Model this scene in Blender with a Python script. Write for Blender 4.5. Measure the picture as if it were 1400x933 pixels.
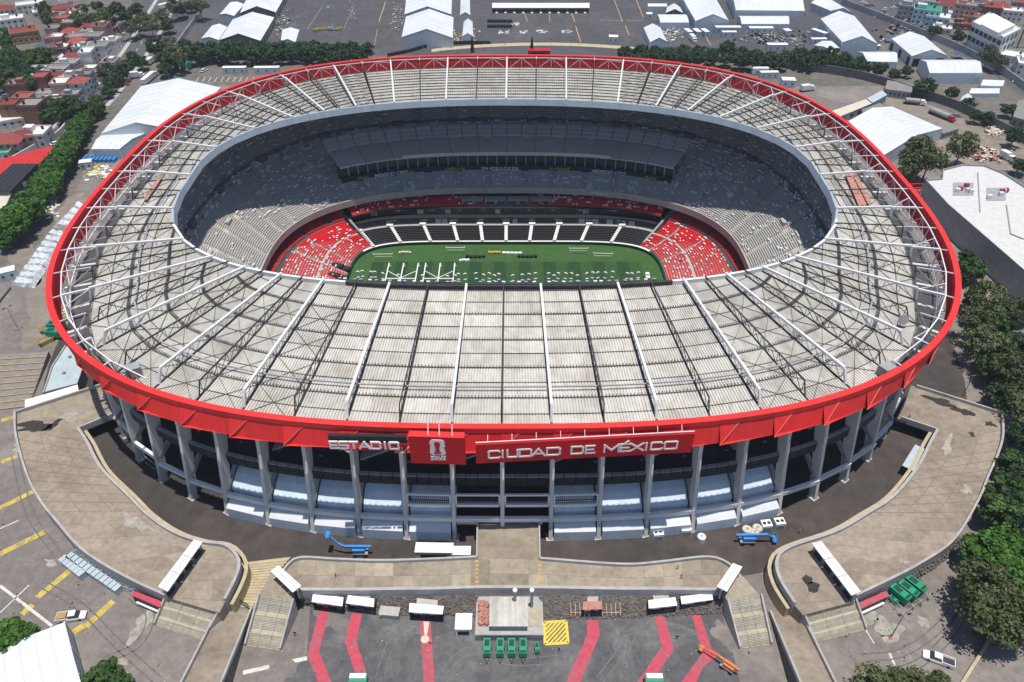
import bpy, math, random
import numpy as np
from mathutils import Vector, Matrix
random.seed(7); rng = np.random.default_rng(11)
for o in list(bpy.data.objects): bpy.data.objects.remove(o)
scene = bpy.context.scene
col = scene.collection
R = math.radians
# ---------------------------------------------------------------- camera
CAM = np.array([2.2, -225.0, 148.8]); TILT = R(39.0); FPX = 1030.0
cd = bpy.data.cameras.new('camera'); cam = bpy.data.objects.new('camera', cd); col.objects.link(cam)
cam.location = CAM; cam.rotation_euler = (math.pi/2 - TILT, 0, 0)
cd.sensor_width = 36; cd.lens = FPX/1400*36; cd.clip_start = 1; cd.clip_end = 6000
scene.camera = cam
# ---------------------------------------------------------------- world, sun, exposure
SUN_EL, SUN_AZ = R(85.4), R(148)            # azimuth measured from +Y towards +X
w = bpy.data.worlds.new('World'); scene.world = w; w.use_nodes = True
nt = w.node_tree; bg = nt.nodes['Background']
sky = nt.nodes.new('ShaderNodeTexSky'); sky.sky_type = 'NISHITA'; sky.sun_disc = False
sky.sun_elevation = SUN_EL; sky.sun_rotation = SUN_AZ; sky.altitude = 2200; sky.dust_density = 2.0
nt.links.new(sky.outputs[0], bg.inputs[0]); bg.inputs[1].default_value = 0.12
sd = bpy.data.lights.new('sun', 'SUN'); sd.energy = 4.4; sd.angle = R(0.53); sd.color = (1, .95, .87)
sun = bpy.data.objects.new('sun', sd); col.objects.link(sun)
sv = Vector((math.cos(SUN_EL)*math.sin(SUN_AZ), math.cos(SUN_EL)*math.cos(SUN_AZ), math.sin(SUN_EL)))
sun.rotation_euler = sv.to_track_quat('Z', 'Y').to_euler(); sun.location = (0, 0, 300)
vs = scene.view_settings; vs.view_transform = 'Standard'; vs.look = 'None'; vs.gamma = 1; vs.use_curve_mapping = False
vs.exposure = 0.02
try:
    scene.render.engine = 'CYCLES'; scene.cycles.max_bounces = 5; scene.cycles.diffuse_bounces = 3
except Exception: pass

# ---------------------------------------------------------------- pixel -> world (ray to a known height)
def P(u, v, z=0.0):
    x = (u-700)/FPX; y = (v-466.5)/FPX
    d = np.array([x, math.cos(TILT)-y*math.sin(TILT), -math.sin(TILT)-y*math.cos(TILT)])
    t = (z-CAM[2])/d[2]; q = CAM+d*t
    return (float(q[0]), float(q[1]), float(z))
def PX(x, y, z):
    r = np.array([x, y, z])-CAM
    dep = r[1]*math.cos(TILT)-r[2]*math.sin(TILT); dn = -r[1]*math.sin(TILT)-r[2]*math.cos(TILT)
    return 700+FPX*r[0]/dep, 466.5+FPX*dn/dep

# ---------------------------------------------------------------- materials
MATS = {}
def mat(name, c, rough=.8, var=.15, scale=.6, metal=0, bump=0, c2=None, s2=.06, a2=.0, rnd=.0, spec=.3, detail=4, stretch=None):
    """base colour with two scales of noise; a2 mixes towards c2 in large stains; rnd varies per object"""
    if name in MATS: return MATS[name]
    m = bpy.data.materials.new(name); m.use_nodes = True; n = m.node_tree.nodes; l = m.node_tree.links
    b = n['Principled BSDF']; b.inputs['Roughness'].default_value = rough; b.inputs['Metallic'].default_value = metal
    b.inputs['Specular IOR Level'].default_value = spec
    geo = n.new('ShaderNodeNewGeometry'); vec = geo.outputs['Position']
    if stretch:
        mp = n.new('ShaderNodeMapping'); mp.inputs['Scale'].default_value = stretch; l.new(vec, mp.inputs[0]); vec = mp.outputs[0]
    nz = n.new('ShaderNodeTexNoise'); nz.inputs['Scale'].default_value = scale; nz.inputs['Detail'].default_value = detail
    nz.inputs['Roughness'].default_value = .65; l.new(vec, nz.inputs['Vector'])
    mr = n.new('ShaderNodeMapRange'); mr.inputs[1].default_value = .3; mr.inputs[2].default_value = .7
    mr.inputs[3].default_value = 1-var; mr.inputs[4].default_value = 1+var; l.new(nz.outputs[0], mr.inputs[0])
    out = mr.outputs[0]
    if rnd:
        oi = n.new('ShaderNodeObjectInfo'); m2 = n.new('ShaderNodeMapRange'); m2.inputs[3].default_value = 1-rnd; m2.inputs[4].default_value = 1+rnd
        l.new(oi.outputs['Random'], m2.inputs[0]); mu = n.new('ShaderNodeMath'); mu.operation = 'MULTIPLY'
        l.new(out, mu.inputs[0]); l.new(m2.outputs[0], mu.inputs[1]); out = mu.outputs[0]
    base = None
    if c2 is not None:
        n2 = n.new('ShaderNodeTexNoise'); n2.inputs['Scale'].default_value = s2; n2.inputs['Detail'].default_value = 7
        n2.inputs['Roughness'].default_value = .7; n2.inputs['Distortion'].default_value = .6; l.new(vec, n2.inputs['Vector'])
        r2 = n.new('ShaderNodeMapRange'); r2.inputs[1].default_value = .45; r2.inputs[2].default_value = .68; r2.inputs[4].default_value = a2
        l.new(n2.outputs[0], r2.inputs[0]); mx = n.new('ShaderNodeMix'); mx.data_type = 'RGBA'
        mx.inputs[6].default_value = (*c, 1); mx.inputs[7].default_value = (*c2, 1); l.new(r2.outputs[0], mx.inputs[0]); base = mx.outputs[2]
    vm = n.new('ShaderNodeVectorMath'); vm.operation = 'SCALE'
    if base is not None: l.new(base, vm.inputs[0])
    else: vm.inputs[0].default_value = c
    l.new(out, vm.inputs['Scale']); l.new(vm.outputs[0], b.inputs['Base Color'])
    if bump:
        bp = n.new('ShaderNodeBump'); bp.inputs['Strength'].default_value = bump; bp.inputs['Distance'].default_value = .05
        l.new(nz.outputs[0], bp.inputs['Height']); l.new(bp.outputs[0], b.inputs['Normal'])
    MATS[name] = m; return m
def glass(name, c):
    m = mat(name, c, rough=.12, var=.2, scale=.4, spec=.6); return m
M = {}
M['asphalt'] = mat('asphalt', (.185, .165, .155), .9, .2, .5, c2=(.29, .255, .225), s2=.04, a2=.85)
M['asphalt_dark'] = mat('asphalt_dark', (.095, .094, .10), .85, .2, .6, c2=(.21, .20, .195), s2=.075, a2=.75)
M['asphalt_north'] = mat('asphalt_north', (.078, .076, .084), .9, .18, .25, c2=(.125, .12, .12), s2=.03, a2=.7)
M['ring_asphalt'] = mat('ring_asphalt', (.058, .05, .047), .85, .22, .3, c2=(.105, .085, .075), s2=.05, a2=.7)
M['street'] = mat('street', (.10, .10, .105), .9, .15, .4)
M['city_ground'] = mat('city_ground', (.16, .145, .13), .95, .25, .25, c2=(.09, .1, .07), s2=.03, a2=.6)
M['dirt'] = mat('dirt', (.25, .215, .18), .95, .2, .25, c2=(.16, .135, .115), s2=.05, a2=.6)
M['deck'] = mat('deck', (.31, .26, .205), .9, .2, .6, c2=(.18, .145, .118), s2=.05, a2=.85)
M['deck_slab'] = mat('deck_slab', (.33, .285, .22), .9, .16, .7, c2=(.22, .18, .14), s2=.12, a2=.75, rnd=.24)
M['wet'] = mat('wet', (.05, .042, .036), .35, .2, .8)
M['pale_patch'] = mat('pale_patch', (.36, .335, .29), .9, .25, .8, c2=(.22, .2, .175), s2=.25, a2=.95)
M['wall'] = mat('wall', (.42, .41, .40), .85, .12, .6, c2=(.28, .27, .25), s2=.2, a2=.5)
M['wall_cream'] = mat('wall_cream', (.47, .40, .26), .85, .14, .6, c2=(.5, .42, .3), s2=.2, a2=.7)
M['stone'] = mat('stone', (.13, .115, .105), .95, .45, 1.6, bump=.6, c2=(.2, .18, .16), s2=.3, a2=.6)
M['gravel'] = mat('gravel', (.24, .25, .27), .95, .5, 2.2, bump=.6)
M['concrete'] = mat('concrete', (.45, .435, .41), .85, .12, .5, c2=(.32, .3, .27), s2=.12, a2=.6)
M['column'] = mat('column', (.66, .645, .61), .8, .1, .6, c2=(.46, .44, .40), s2=.2, a2=.7, rnd=.06, stretch=(1, 1, .3))
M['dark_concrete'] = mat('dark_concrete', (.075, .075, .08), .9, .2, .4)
M['black_panel'] = mat('black_panel', (.028, .03, .034), .6, .15, .5)
M['black'] = mat('black', (.02, .021, .024), .6, .2, .8)
M['steel_dark'] = mat('steel_dark', (.05, .05, .054), .6, .3, .4)
M['steel_white'] = mat('steel_white', (.74, .74, .73), .5, .08, .5)
M['purlin'] = mat('purlin', (.075, .075, .078), .6, .3, .5)
M['steel_grey'] = mat('steel_grey', (.33, .34, .35), .55, .15, .5)
M['sheet'] = mat('sheet', (.56, .54, .495), .75, .10, .8, c2=(.36, .325, .27), s2=.2, a2=.85, rnd=.10, stretch=(1, .5, 1))
M['gutter'] = mat('gutter', (.37, .44, .50), .5, .06, .5, rnd=.06)
M['white'] = mat('white', (.80, .80, .79), .6, .05, .4)
M['tent'] = mat('tent', (.68, .70, .71), .55, .05, .12, c2=(.60, .62, .63), s2=.08, a2=.7, rnd=.04)
M['tent_wall'] = mat('tent_wall', (.52, .59, .65), .55, .05, .3)
M['tent_blue'] = mat('tent_blue', (.66, .75, .83), .5, .08, .5, c2=(.52, .62, .72), s2=.3, a2=.6, rnd=.06, stretch=(1, 1, .4))
M['red'] = mat('red', (.76, .03, .03), .6, .10, .6, c2=(.56, .045, .04), s2=.15, a2=.7, rnd=.07, stretch=(1, 1, .25))
M['red_sign'] = mat('red_sign', (.56, .006, .014), .5, .05, .3)
M['red_dark'] = mat('red_dark', (.52, .012, .02), .55, .1, .3)
M['red_seat'] = mat('red_seat', (.70, .02, .03), .5, .12, .5)
M['red_paint'] = mat('red_paint', (.50, .075, .11), .9, .15, .9, c2=(.33, .13, .145), s2=.22, a2=.85)
M['yellow_paint'] = mat('yellow_paint', (.55, .42, .08), .9, .25, .9, c2=(.24, .21, .15), s2=.5, a2=.95)
M['white_paint'] = mat('white_paint', (.6, .58, .54), .9, .25, .8)
M['orange_paint'] = mat('orange_paint', (.5, .32, .12), .9, .2, .7)
M['stand'] = mat('stand', (.45, .435, .41), .85, .12, .4, c2=(.33, .31, .29), s2=.12, a2=.6)
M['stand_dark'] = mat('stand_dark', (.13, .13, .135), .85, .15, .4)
M['seat_white'] = mat('seat_white', (.85, .85, .85), .5, .02)
M['seat_black'] = mat('seat_black', (.03, .03, .032), .6, .3, 1.2)
M['cream'] = mat('cream', (.60, .55, .44), .85, .1, .5)
M['grass_light'] = mat('grass_light', (.045, .115, .03), .9, .15, .6)
M['grass_mid'] = mat('grass_mid', (.034, .088, .027), .9, .15, .6)
M['grass_dark'] = mat('grass_dark', (.022, .062, .024), .9, .15, .6)
M['board_green'] = mat('board_green', (.012, .06, .05), .6, .1, .4)
M['glass'] = glass('glass', (.05, .06, .075)); M['glass_light'] = glass('glass_light', (.28, .34, .36))
M['window'] = glass('window', (.045, .055, .065))
M['roof_blue'] = mat('roof_blue', (.45, .53, .57), .6, .08, .4, c2=(.36, .42, .45), s2=.15, a2=.6)
M['green_box'] = mat('green_box', (.02, .30, .16), .5, .1, .6)
M['blue_lift'] = mat('blue_lift', (.06, .26, .62), .45, .1, .6)
M['orange'] = mat('orange', (.60, .19, .08), .5, .1, .6)
M['yellow'] = mat('yellow', (.75, .55, .07), .6, .1, .6)
M['rust'] = mat('rust', (.45, .22, .17), .9, .3, 1)
M['tyre'] = mat('tyre', (.025, .025, .026), .9, .1)
M['purple'] = mat('purple', (.2, .03, .25), .5, .1); M['gold'] = mat('gold', (.55, .38, .12), .6, .3, 1)
M['terracotta'] = mat('terracotta', (.27, .06, .055), .9, .25, 1.2, rnd=.3, c2=(.19, .085, .075), s2=.3, a2=.6)
M['flat_grey'] = mat('flat_grey', (.22, .21, .2), .9, .2, .8, rnd=.25)
M['flat_white'] = mat('flat_white', (.66, .655, .64), .85, .1, .5, rnd=.1)
M['wall_white'] = mat('wall_white', (.66, .65, .62), .85, .1, .5, rnd=.1)
M['wall_ochre'] = mat('wall_ochre', (.42, .25, .12), .85, .12, .5, rnd=.1)
M['wall_pink'] = mat('wall_pink', (.52, .33, .27), .85, .12, .5, rnd=.1)
M['wall_brick'] = mat('wall_brick', (.27, .13, .095), .9, .2, .9, rnd=.1)
M['wall_grey'] = mat('wall_grey', (.35, .35, .36), .85, .12, .5, rnd=.15)
M['wall_aqua'] = mat('wall_aqua', (.42, .62, .66), .85, .1, .5)
M['bark'] = mat('bark', (.11, .08, .055), .95, .3, 2)
def leafmat(name, c, c2):
    m = mat(name, c, .65, .35, .9, c2=c2, s2=.35, a2=1.0, rnd=.18, spec=.2)
    return m
M['seam'] = mat('seam', (.80, .20, .18), .6, .05)
M['leaf_dark'] = leafmat('leaf_dark', (.032, .066, .028), (.065, .112, .042))
M['leaf_mid'] = leafmat('leaf_mid', (.04, .085, .022), (.075, .135, .03))
M['leaf_bright'] = leafmat('leaf_bright', (.05, .13, .02), (.095, .19, .035))
M['leaf_olive'] = leafmat('leaf_olive', (.075, .10, .038), (.14, .155, .065))

# ---------------------------------------------------------------- mesh builder
class MB:
    def __init__(s): s.v = []; s.f = []; s.mi = []; s.cur = 0
    def add(s, vs, fs):
        b = len(s.v); s.v += [tuple(map(float, p)) for p in vs]
        for f in fs: s.f.append(tuple(b+i for i in f)); s.mi.append(s.cur)
    def quad(s, a, b, c, d): s.add([a, b, c, d], [(0, 1, 2, 3)])
    def poly(s, pts): s.add(pts, [tuple(range(len(pts)))])
    def hexa(s, p):   # 4 bottom, 4 top
        s.add(p, [(3, 2, 1, 0), (4, 5, 6, 7), (0, 1, 5, 4), (1, 2, 6, 5), (2, 3, 7, 6), (3, 0, 4, 7)])
    def box(s, c, d, rz=0):
        cx, cy, cz = c; hx, hy, hz = d[0]/2, d[1]/2, d[2]/2; k, q = math.cos(rz), math.sin(rz)
        pts = []
        for z in (-hz, hz):
            for x, y in ((-hx, -hy), (hx, -hy), (hx, hy), (-hx, hy)):
                pts.append((cx+x*k-y*q, cy+x*q+y*k, cz+z))
        s.hexa(pts)
    def beam(s, a, b, w, h=None):
        h = h or w; a = Vector(a); b = Vector(b); d = (b-a)
        if d.length < 1e-5: return
        d.normalize(); up = Vector((0, 0, 1))
        if abs(d.z) > .98: up = Vector((0, 1, 0))
        r = d.cross(up).normalized()*(w/2); u = r.cross(d).normalized()*(h/2)
        s.hexa([a-r-u, a+r-u, a+r+u, a-r+u, b-r-u, b+r-u, b+r+u, b-r+u])
    def tube(s, pts, rad, n=8, cap=True):
        pts = [Vector(p) for p in pts]
        if not hasattr(rad, '__len__'): rad = [rad]*len(pts)
        rings = []; base = len(s.v)
        for i, p in enumerate(pts):
            d = (pts[min(i+1, len(pts)-1)]-pts[max(i-1, 0)]).normalized()
            up = Vector((0, 0, 1)) if abs(d.z) < .9 else Vector((1, 0, 0))
            a = d.cross(up).normalized(); b2 = d.cross(a)
            for k in range(n):
                t = 2*math.pi*k/n; q = p+(a*math.cos(t)+b2*math.sin(t))*rad[i]; s.v.append(tuple(q))
        for i in range(len(pts)-1):
            for k in range(n):
                s.f.append((base+i*n+k, base+i*n+(k+1) % n, base+(i+1)*n+(k+1) % n, base+(i+1)*n+k)); s.mi.append(s.cur)
        if cap:
            s.f.append(tuple(base+k for k in range(n))[::-1]); s.mi.append(s.cur)
            e = base+(len(pts)-1)*n; s.f.append(tuple(e+k for k in range(n))); s.mi.append(s.cur)
    def prism(s, poly, z0, z1):
        n = len(poly); z0s = z0 if hasattr(z0, '__len__') else [z0]*n; z1s = z1 if hasattr(z1, '__len__') else [z1]*n
        vs = [(p[0], p[1], z) for p, z in zip(poly, z0s)]+[(p[0], p[1], z) for p, z in zip(poly, z1s)]
        ar = sum(poly[i][0]*poly[(i+1) % n][1]-poly[(i+1) % n][0]*poly[i][1] for i in range(n))
        fs = [tuple(range(n))[::-1], tuple(range(n, 2*n))]+[(i, (i+1) % n, n+(i+1) % n, n+i) for i in range(n)]
        if ar < 0: fs = [f[::-1] for f in fs]
        s.add(vs, fs)
    def build(s, name, m, parent=None, smooth=False):
        me = bpy.data.meshes.new(name)
        off = Vector(parent['_o']) if parent is not None and '_o' in parent else Vector((0, 0, 0))
        me.from_pydata([(x-off[0], y-off[1], z-off[2]) for x, y, z in s.v], [], s.f)
        ms = m if isinstance(m, (list, tuple)) else [m]
        for q in ms: me.materials.append(M[q] if isinstance(q, str) else q)
        if len(ms) > 1: me.polygons.foreach_set('material_index', s.mi)
        if smooth: me.polygons.foreach_set('use_smooth', [True]*len(me.polygons))
        me.update()
        o = bpy.data.objects.new(name, me); col.objects.link(o)
        if parent is not None:
            o.parent = parent
        o['_o'] = off[:] if parent is not None and '_o' in parent else (0., 0., 0.)
        return o
ROOTS = []
def tag(o, label, cat, group=None):
    o['label'] = label; o['category'] = cat
    if group: o['group'] = group
    return o
def thing(name, label, cat, loc=(0, 0, 0), group=None, world=True):
    """Empty at a thing's base; with world=True parts are given in world coordinates"""
    o = bpy.data.objects.new(name, None); col.objects.link(o); o.location = loc; o.empty_display_size = .5
    if world: o['_o'] = tuple(float(q) for q in loc)
    return tag(o, label, cat, group)
def struct(o): o['kind'] = 'structure'; return o
def stuff(o): o['kind'] = 'stuff'; return o
def copy_tree(o, parent=None):
    c = o.copy(); col.objects.link(c); c.parent = parent
    for ch in list(o.children): copy_tree(ch, c)
    return c
def place(proto, used, loc, rz=0, sc=1, label=None, group=None):
    """first call moves the prototype itself, later calls copy it"""
    o = proto if not used else copy_tree(proto); used.append(1)
    o.location = loc; o.rotation_euler = (0, 0, rz); o.scale = (sc, sc, sc) if not hasattr(sc, '__len__') else sc
    if label: o['label'] = label
    if group: o['group'] = group
    return o
def heading(u0, v0, u1, v1, z=0):
    a = P(u0, v0, z); b = P(u1, v1, z); return math.atan2(b[1]-a[1], b[0]-a[0])
def lerp(a, b, t): return tuple(a[i]+(b[i]-a[i])*t for i in range(len(a)))
def resample(pts, n):
    p = np.array(pts, float); d = np.r_[0, np.cumsum(np.hypot(*(p[1:, :2]-p[:-1, :2]).T))]
    t = np.linspace(0, d[-1], n); return [tuple(float(np.interp(q, d, p[:, k])) for k in range(p.shape[1])) for q in t]
def smooth_path(pts, n):
    """Catmull-Rom through the points, resampled"""
    p = [np.array(q, float) for q in pts]; p = [2*p[0]-p[1]]+p+[2*p[-1]-p[-2]]; out = []
    for i in range(1, len(p)-2):
        for t in np.linspace(0, 1, 8, endpoint=False):
            a, b, c, d = p[i-1], p[i], p[i+1], p[i+2]
            out.append(tuple(.5*((2*b)+(-a+c)*t+(2*a-5*b+4*c-d)*t*t+(-a+3*b-3*c+d)*t**3)))
    out.append(tuple(p[-2])); return resample(out, n)
def wall_path(mb, pts, h, th, z0=None, capw=0):
    """solid wall of thickness th following a path (x,y,z)"""
    n = len(pts); L = []; Rr = []
    for i, p in enumerate(pts):
        a = pts[max(i-1, 0)]; b = pts[min(i+1, n-1)]; dx, dy = b[0]-a[0], b[1]-a[1]; q = math.hypot(dx, dy) or 1
        nx, ny = -dy/q*th/2, dx/q*th/2; L.append((p[0]+nx, p[1]+ny)); Rr.append((p[0]-nx, p[1]-ny))
    for i in range(n-1):
        za = pts[i][2] if z0 is None else z0; zb = pts[i+1][2] if z0 is None else z0
        ta, tb = pts[i][2]+h, pts[i+1][2]+h
        vs = [(*L[i], za), (*Rr[i], za), (*Rr[i+1], zb), (*L[i+1], zb), (*L[i], ta), (*Rr[i], ta), (*Rr[i+1], tb), (*L[i+1], tb)]
        fs = [(4, 5, 6, 7), (0, 1, 5, 4)[::-1] if False else (1, 2, 6, 5), (3, 0, 4, 7)]
        if i == 0: fs.append((0, 1, 5, 4))
        if i == n-2: fs.append((2, 3, 7, 6))
        mb.add(vs, fs)
# ---------------------------------------------------------------- superellipse rings of the stadium
def unit(psi, n):
    c, s = math.cos(psi), math.sin(psi); r = (abs(c)**n+abs(s)**n)**(-1/n); return r*c, r*s
def ring(a, b, n, psi, z=0.):
    x, y = unit(psi, n); return (a*x, b*y, z)
A0, B0, N0, ZR = 128.65, 115.65, 2.76, 37.0       # rim
NT = 66
_ps = np.linspace(-math.pi/2, 1.5*math.pi, 20001); _pp = np.array([ring(A0, B0, N0, p)[:2] for p in _ps])
_al = np.r_[0, np.cumsum(np.hypot(*(_pp[1:]-_pp[:-1]).T))]; PER = _al[-1]
NC = 72                                            # columns; trusses are spaced a little wider
_kd = [0, 1, 3, 5, 7, 9, 11, 13, 15, 17, 19, 21, 23, 25, 27, 29, 31, 33]
_ko = [0, 4.8, 14.9, 25.2, 35.2, 45.8, 56.3, 67.4, 79, 91, 102.8, 114.4, 125.8, 137, 147, 157.5, 168.4, 180]
def psi_at(k):                                     # truss position, 0 = front centre, runs to +x
    k %= NT; d = min(k, NT-k); a = float(np.interp(d, _kd, _ko)); return R(-90+a*(1 if k <= NT/2 else -1)) % (2*math.pi)
def col_at(k): return float(np.interp((k/NC % 1)*PER, _al, _ps)) % (2*math.pi)   # column position
def off_pt(psi, d, z):
    """rim point moved inwards by d metres along the inward normal"""
    e = 1e-3; p = ring(A0, B0, N0, psi); q = ring(A0, B0, N0, psi+e); tx, ty = q[0]-p[0], q[1]-p[1]; L = math.hypot(tx, ty)
    return (p[0]-ty/L*d, p[1]+tx/L*d, z)
# ================================================================ GROUND
def sheet(name, pts, z, m, parent=None):
    mb = MB(); mb.poly([(p[0], p[1], z) for p in pts]); return mb.build(name, m, parent)
def pxs(l, z=0): return [P(u, v, z) for u, v in l]
def hole_sheet(name, z, m, R0=2500):
    """ground as one sheet reaching past every view, with the bowl of the pitch cut out of it"""
    mb = MB(); n = 96
    ins = [ring(100, 88, N0, 2*math.pi*i/n, z) for i in range(n)]
    outs = [(R0*math.cos(2*math.pi*i/n), R0*math.sin(2*math.pi*i/n), z) for i in range(n)]
    for i in range(n): mb.quad(ins[i], outs[i], outs[(i+1) % n], ins[(i+1) % n])
    return mb.build(name, m)
struct(hole_sheet('ground', 0, 'city_ground'))

# ================================================================ STADIUM
ST = thing('stadium', 'huge oval football stadium with grey roof, red rim and concrete columns', 'stadium')
psis = [psi_at(k) for k in range(NT)]
def after(a, b): return b if b > a else b+2*math.pi
FRONT = lambda k: min(k % NT, NT-k % NT)        # distance in bays from the front centre
CFRONT = lambda k: min(k % NC, NC-k % NC)
# ---- stands -----------------------------------------------------
def nx(n, f): return n if not hasattr(n, '__len__') else n[0]+(n[1]-n[0])*f
def stand(name, s0, s1, rows, n, m, p0=0, p1=2*math.pi, seg=220, riser=None, parent=ST):
    """stepped terrace between stations (a,b,z); one mesh"""
    mb = MB(); P_ = []
    full = abs(p1-p0-2*math.pi) < 1e-6
    ps = [p0+(p1-p0)*i/seg for i in range(seg+1)]
    for r in range(rows):
        a = s0[0]+(s1[0]-s0[0])*r/rows; b = s0[1]+(s1[1]-s0[1])*r/rows; z = s0[2]+(s1[2]-s0[2])*(r+1)/rows
        a1 = s0[0]+(s1[0]-s0[0])*(r+1)/rows; b1 = s0[1]+(s1[1]-s0[1])*(r+1)/rows
        zp = s0[2]+(s1[2]-s0[2])*r/rows; us = [unit(p, nx(n, r/rows)) for p in ps]; us1 = [unit(p, nx(n, (r+1)/rows)) for p in ps]
        P_.append([(a*x, b*y, zp) for x, y in us]); P_.append([(a*x, b*y, z) for x, y in us])
        if r == rows-1: P_.append([(a1*x, b1*y, z) for x, y in us1])
        # a strip: riser at (a), tread to (a1) closes with the next riser base
    base = len(mb.v); W = seg+1
    for row in P_: mb.v += row
    for j in range(len(P_)-1):
        for i in range(seg):
            q = base+j*W+i; mb.f.append((q, q+1, q+W+1, q+W)); mb.mi.append(0)
    o = mb.build(name, m, parent); return o
def strip(mb, s0, s1, n, p0, p1, seg):
    us = [unit(p0+(p1-p0)*i/seg, nx(n, 0)) for i in range(seg+1)]; vs_ = [unit(p0+(p1-p0)*i/seg, nx(n, 1)) for i in range(seg+1)]
    for i in range(seg):
        (x0, y0), (x1, y1) = us[i], us[i+1]; (x2, y2), (x3, y3) = vs_[i+1], vs_[i]
        mb.quad((s0[0]*x0, s0[1]*y0, s0[2]), (s0[0]*x1, s0[1]*y1, s0[2]), (s1[0]*x2, s1[1]*y2, s1[2]), (s1[0]*x3, s1[1]*y3, s1[2]))
def bench_rows(name, s0, s1, rows, n, m, p0, p1, gaps, seg_m=6., h=.42, d=.42, skip=None, parent=ST):
    """continuous rows of fixed seats with gaps at the aisles (too many to count): one part"""
    mb = MB(); segs = max(8, int((p1-p0)*90/seg_m))
    for r in range(rows):
        f = (r+.15)/rows; a = s0[0]+(s1[0]-s0[0])*f; b = s0[1]+(s1[1]-s0[1])*f; z = s0[2]+(s1[2]-s0[2])*(r+1)/rows
        f2 = (r+.15+.55)/rows; a2 = s0[0]+(s1[0]-s0[0])*f2; b2 = s0[1]+(s1[1]-s0[1])*f2
        if skip and skip(r): continue
        for i in range(segs):
            pa = p0+(p1-p0)*i/segs; pb = p0+(p1-p0)*(i+1)/segs
            if gaps and any(abs(((pa+pb)/2-g+math.pi) % (2*math.pi)-math.pi) < (pb-pa)*.5 for g in gaps): continue
            x0, y0 = unit(pa, nx(n, f)); x1, y1 = unit(pb, nx(n, f))
            q = [(a*x0, b*y0), (a*x1, b*y1), (a2*x1, b2*y1), (a2*x0, b2*y0)]
            mb.add([(x, y, z) for x, y in q[:2]]+[(x, y, z+h) for x, y in q], [(0, 1, 3, 2), (2, 3, 4, 5)])
    return stuff(mb.build(name, m, parent))
M['suite_roof'] = mat('suite_roof', (.70, .70, .70), .5, .06, .3, rnd=.06)
UP0, UP1 = (86.2, 55.4, 2.4), (119, 107, 25.0)
NS = 2.6
stand('upper_terrace', UP0, UP1, 52, NS, 'stand')
aisles = [2*math.pi*(i+.5)/44 for i in range(44)]
upf = lambda f: tuple(UP0[k]+(UP1[k]-UP0[k])*f for k in range(3))
M['bench'] = mat('bench', (.50, .485, .46), .8, .10, .6, c2=(.38, .36, .33), s2=.15, a2=.6)
FAR0, FAR1 = R(58), R(122)              # sector of the far suites, in unit-space angle
box_rows = range(8, 20)
bench_rows('bench_rows', UP0, UP1, 52, NS, 'bench', 0, 2*math.pi, aisles, 3.0, .45)
# aisle stair lines and the two ring walkways of the upper terrace
mb = MB()
for f0, f1 in ((.36, .40),): strip(mb, tuple(q+(.25 if i == 2 else 0) for i, q in enumerate(upf(f0))), tuple(q+(.25 if i == 2 else 0)for i, q in enumerate(upf(f0+.045))), NS, 0, 2*math.pi, 220)
o = mb.build('walkway', 'cream', ST)
mb = MB(); a = upf(.605); strip(mb, (a[0], a[1], a[2]+.5), (a[0]+1.6, a[1]+2.0, a[2]+.5), NS, 0, 2*math.pi, 220); strip(mb, (a[0]+1.6, a[1]+2., a[2]+.5), (a[0]+1.65, a[1]+2.05, a[2]+2.6), NS, 0, 2*math.pi, 220)
mb.build('upper_walkway', 'stand_dark', ST)
for ai in range(44):                    # entrance mouths on both walkways
    for f, hgt, wd in ((.40, 1.9, 3.4), (.635, 2.4, 4.2)):
        if (ai+(f > .5)) % 2: continue
        p = aisles[ai]+.07; a = upf(f); x, y = unit(p, NS); x2, y2 = unit(p+.01, NS)
        rz = math.atan2(a[1]*(y2-y), a[0]*(x2-x)); mb = MB()
        mb.box((a[0]*x, a[1]*y, a[2]+hgt/2-.1), (wd, 1.5, hgt), rz)
        o = mb.build('vomitory', 'concrete' if f < .5 else 'stand_dark', ST)
# parapet and slab edge of the upper terrace
mb = MB(); PPA, PPB = 84.8, 54.2
strip(mb, (PPA, PPB, .9), (PPA, PPB, 3.6), NS, 0, 2*math.pi, 220); strip(mb, (PPA, PPB, 3.6), (PPA+.5, PPB+.5, 3.6), NS, 0, 2*math.pi, 220)
strip(mb, (PPA+.5, PPB+.5, 3.6), (PPA+.5, PPB+.5, 2.4), NS, 0, 2*math.pi, 220); strip(mb, (PPA+.5, PPB+.5, 2.4), (86.2, 55.4, 2.4), NS, 0, 2*math.pi, 220)
mb.build('terrace_parapet', 'concrete', ST)
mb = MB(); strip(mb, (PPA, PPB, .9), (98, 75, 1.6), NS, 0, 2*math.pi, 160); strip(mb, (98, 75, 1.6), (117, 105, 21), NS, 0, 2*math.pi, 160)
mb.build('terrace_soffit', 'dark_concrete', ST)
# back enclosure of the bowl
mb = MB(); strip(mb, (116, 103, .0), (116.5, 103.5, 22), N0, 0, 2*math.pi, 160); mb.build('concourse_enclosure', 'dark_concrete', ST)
mb = MB(); strip(mb, (119, 107, 25.0), (119, 107, 30.2), NS, 0, 2*math.pi, 160); mb.build('back_wall', 'dark_concrete', ST)
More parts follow.
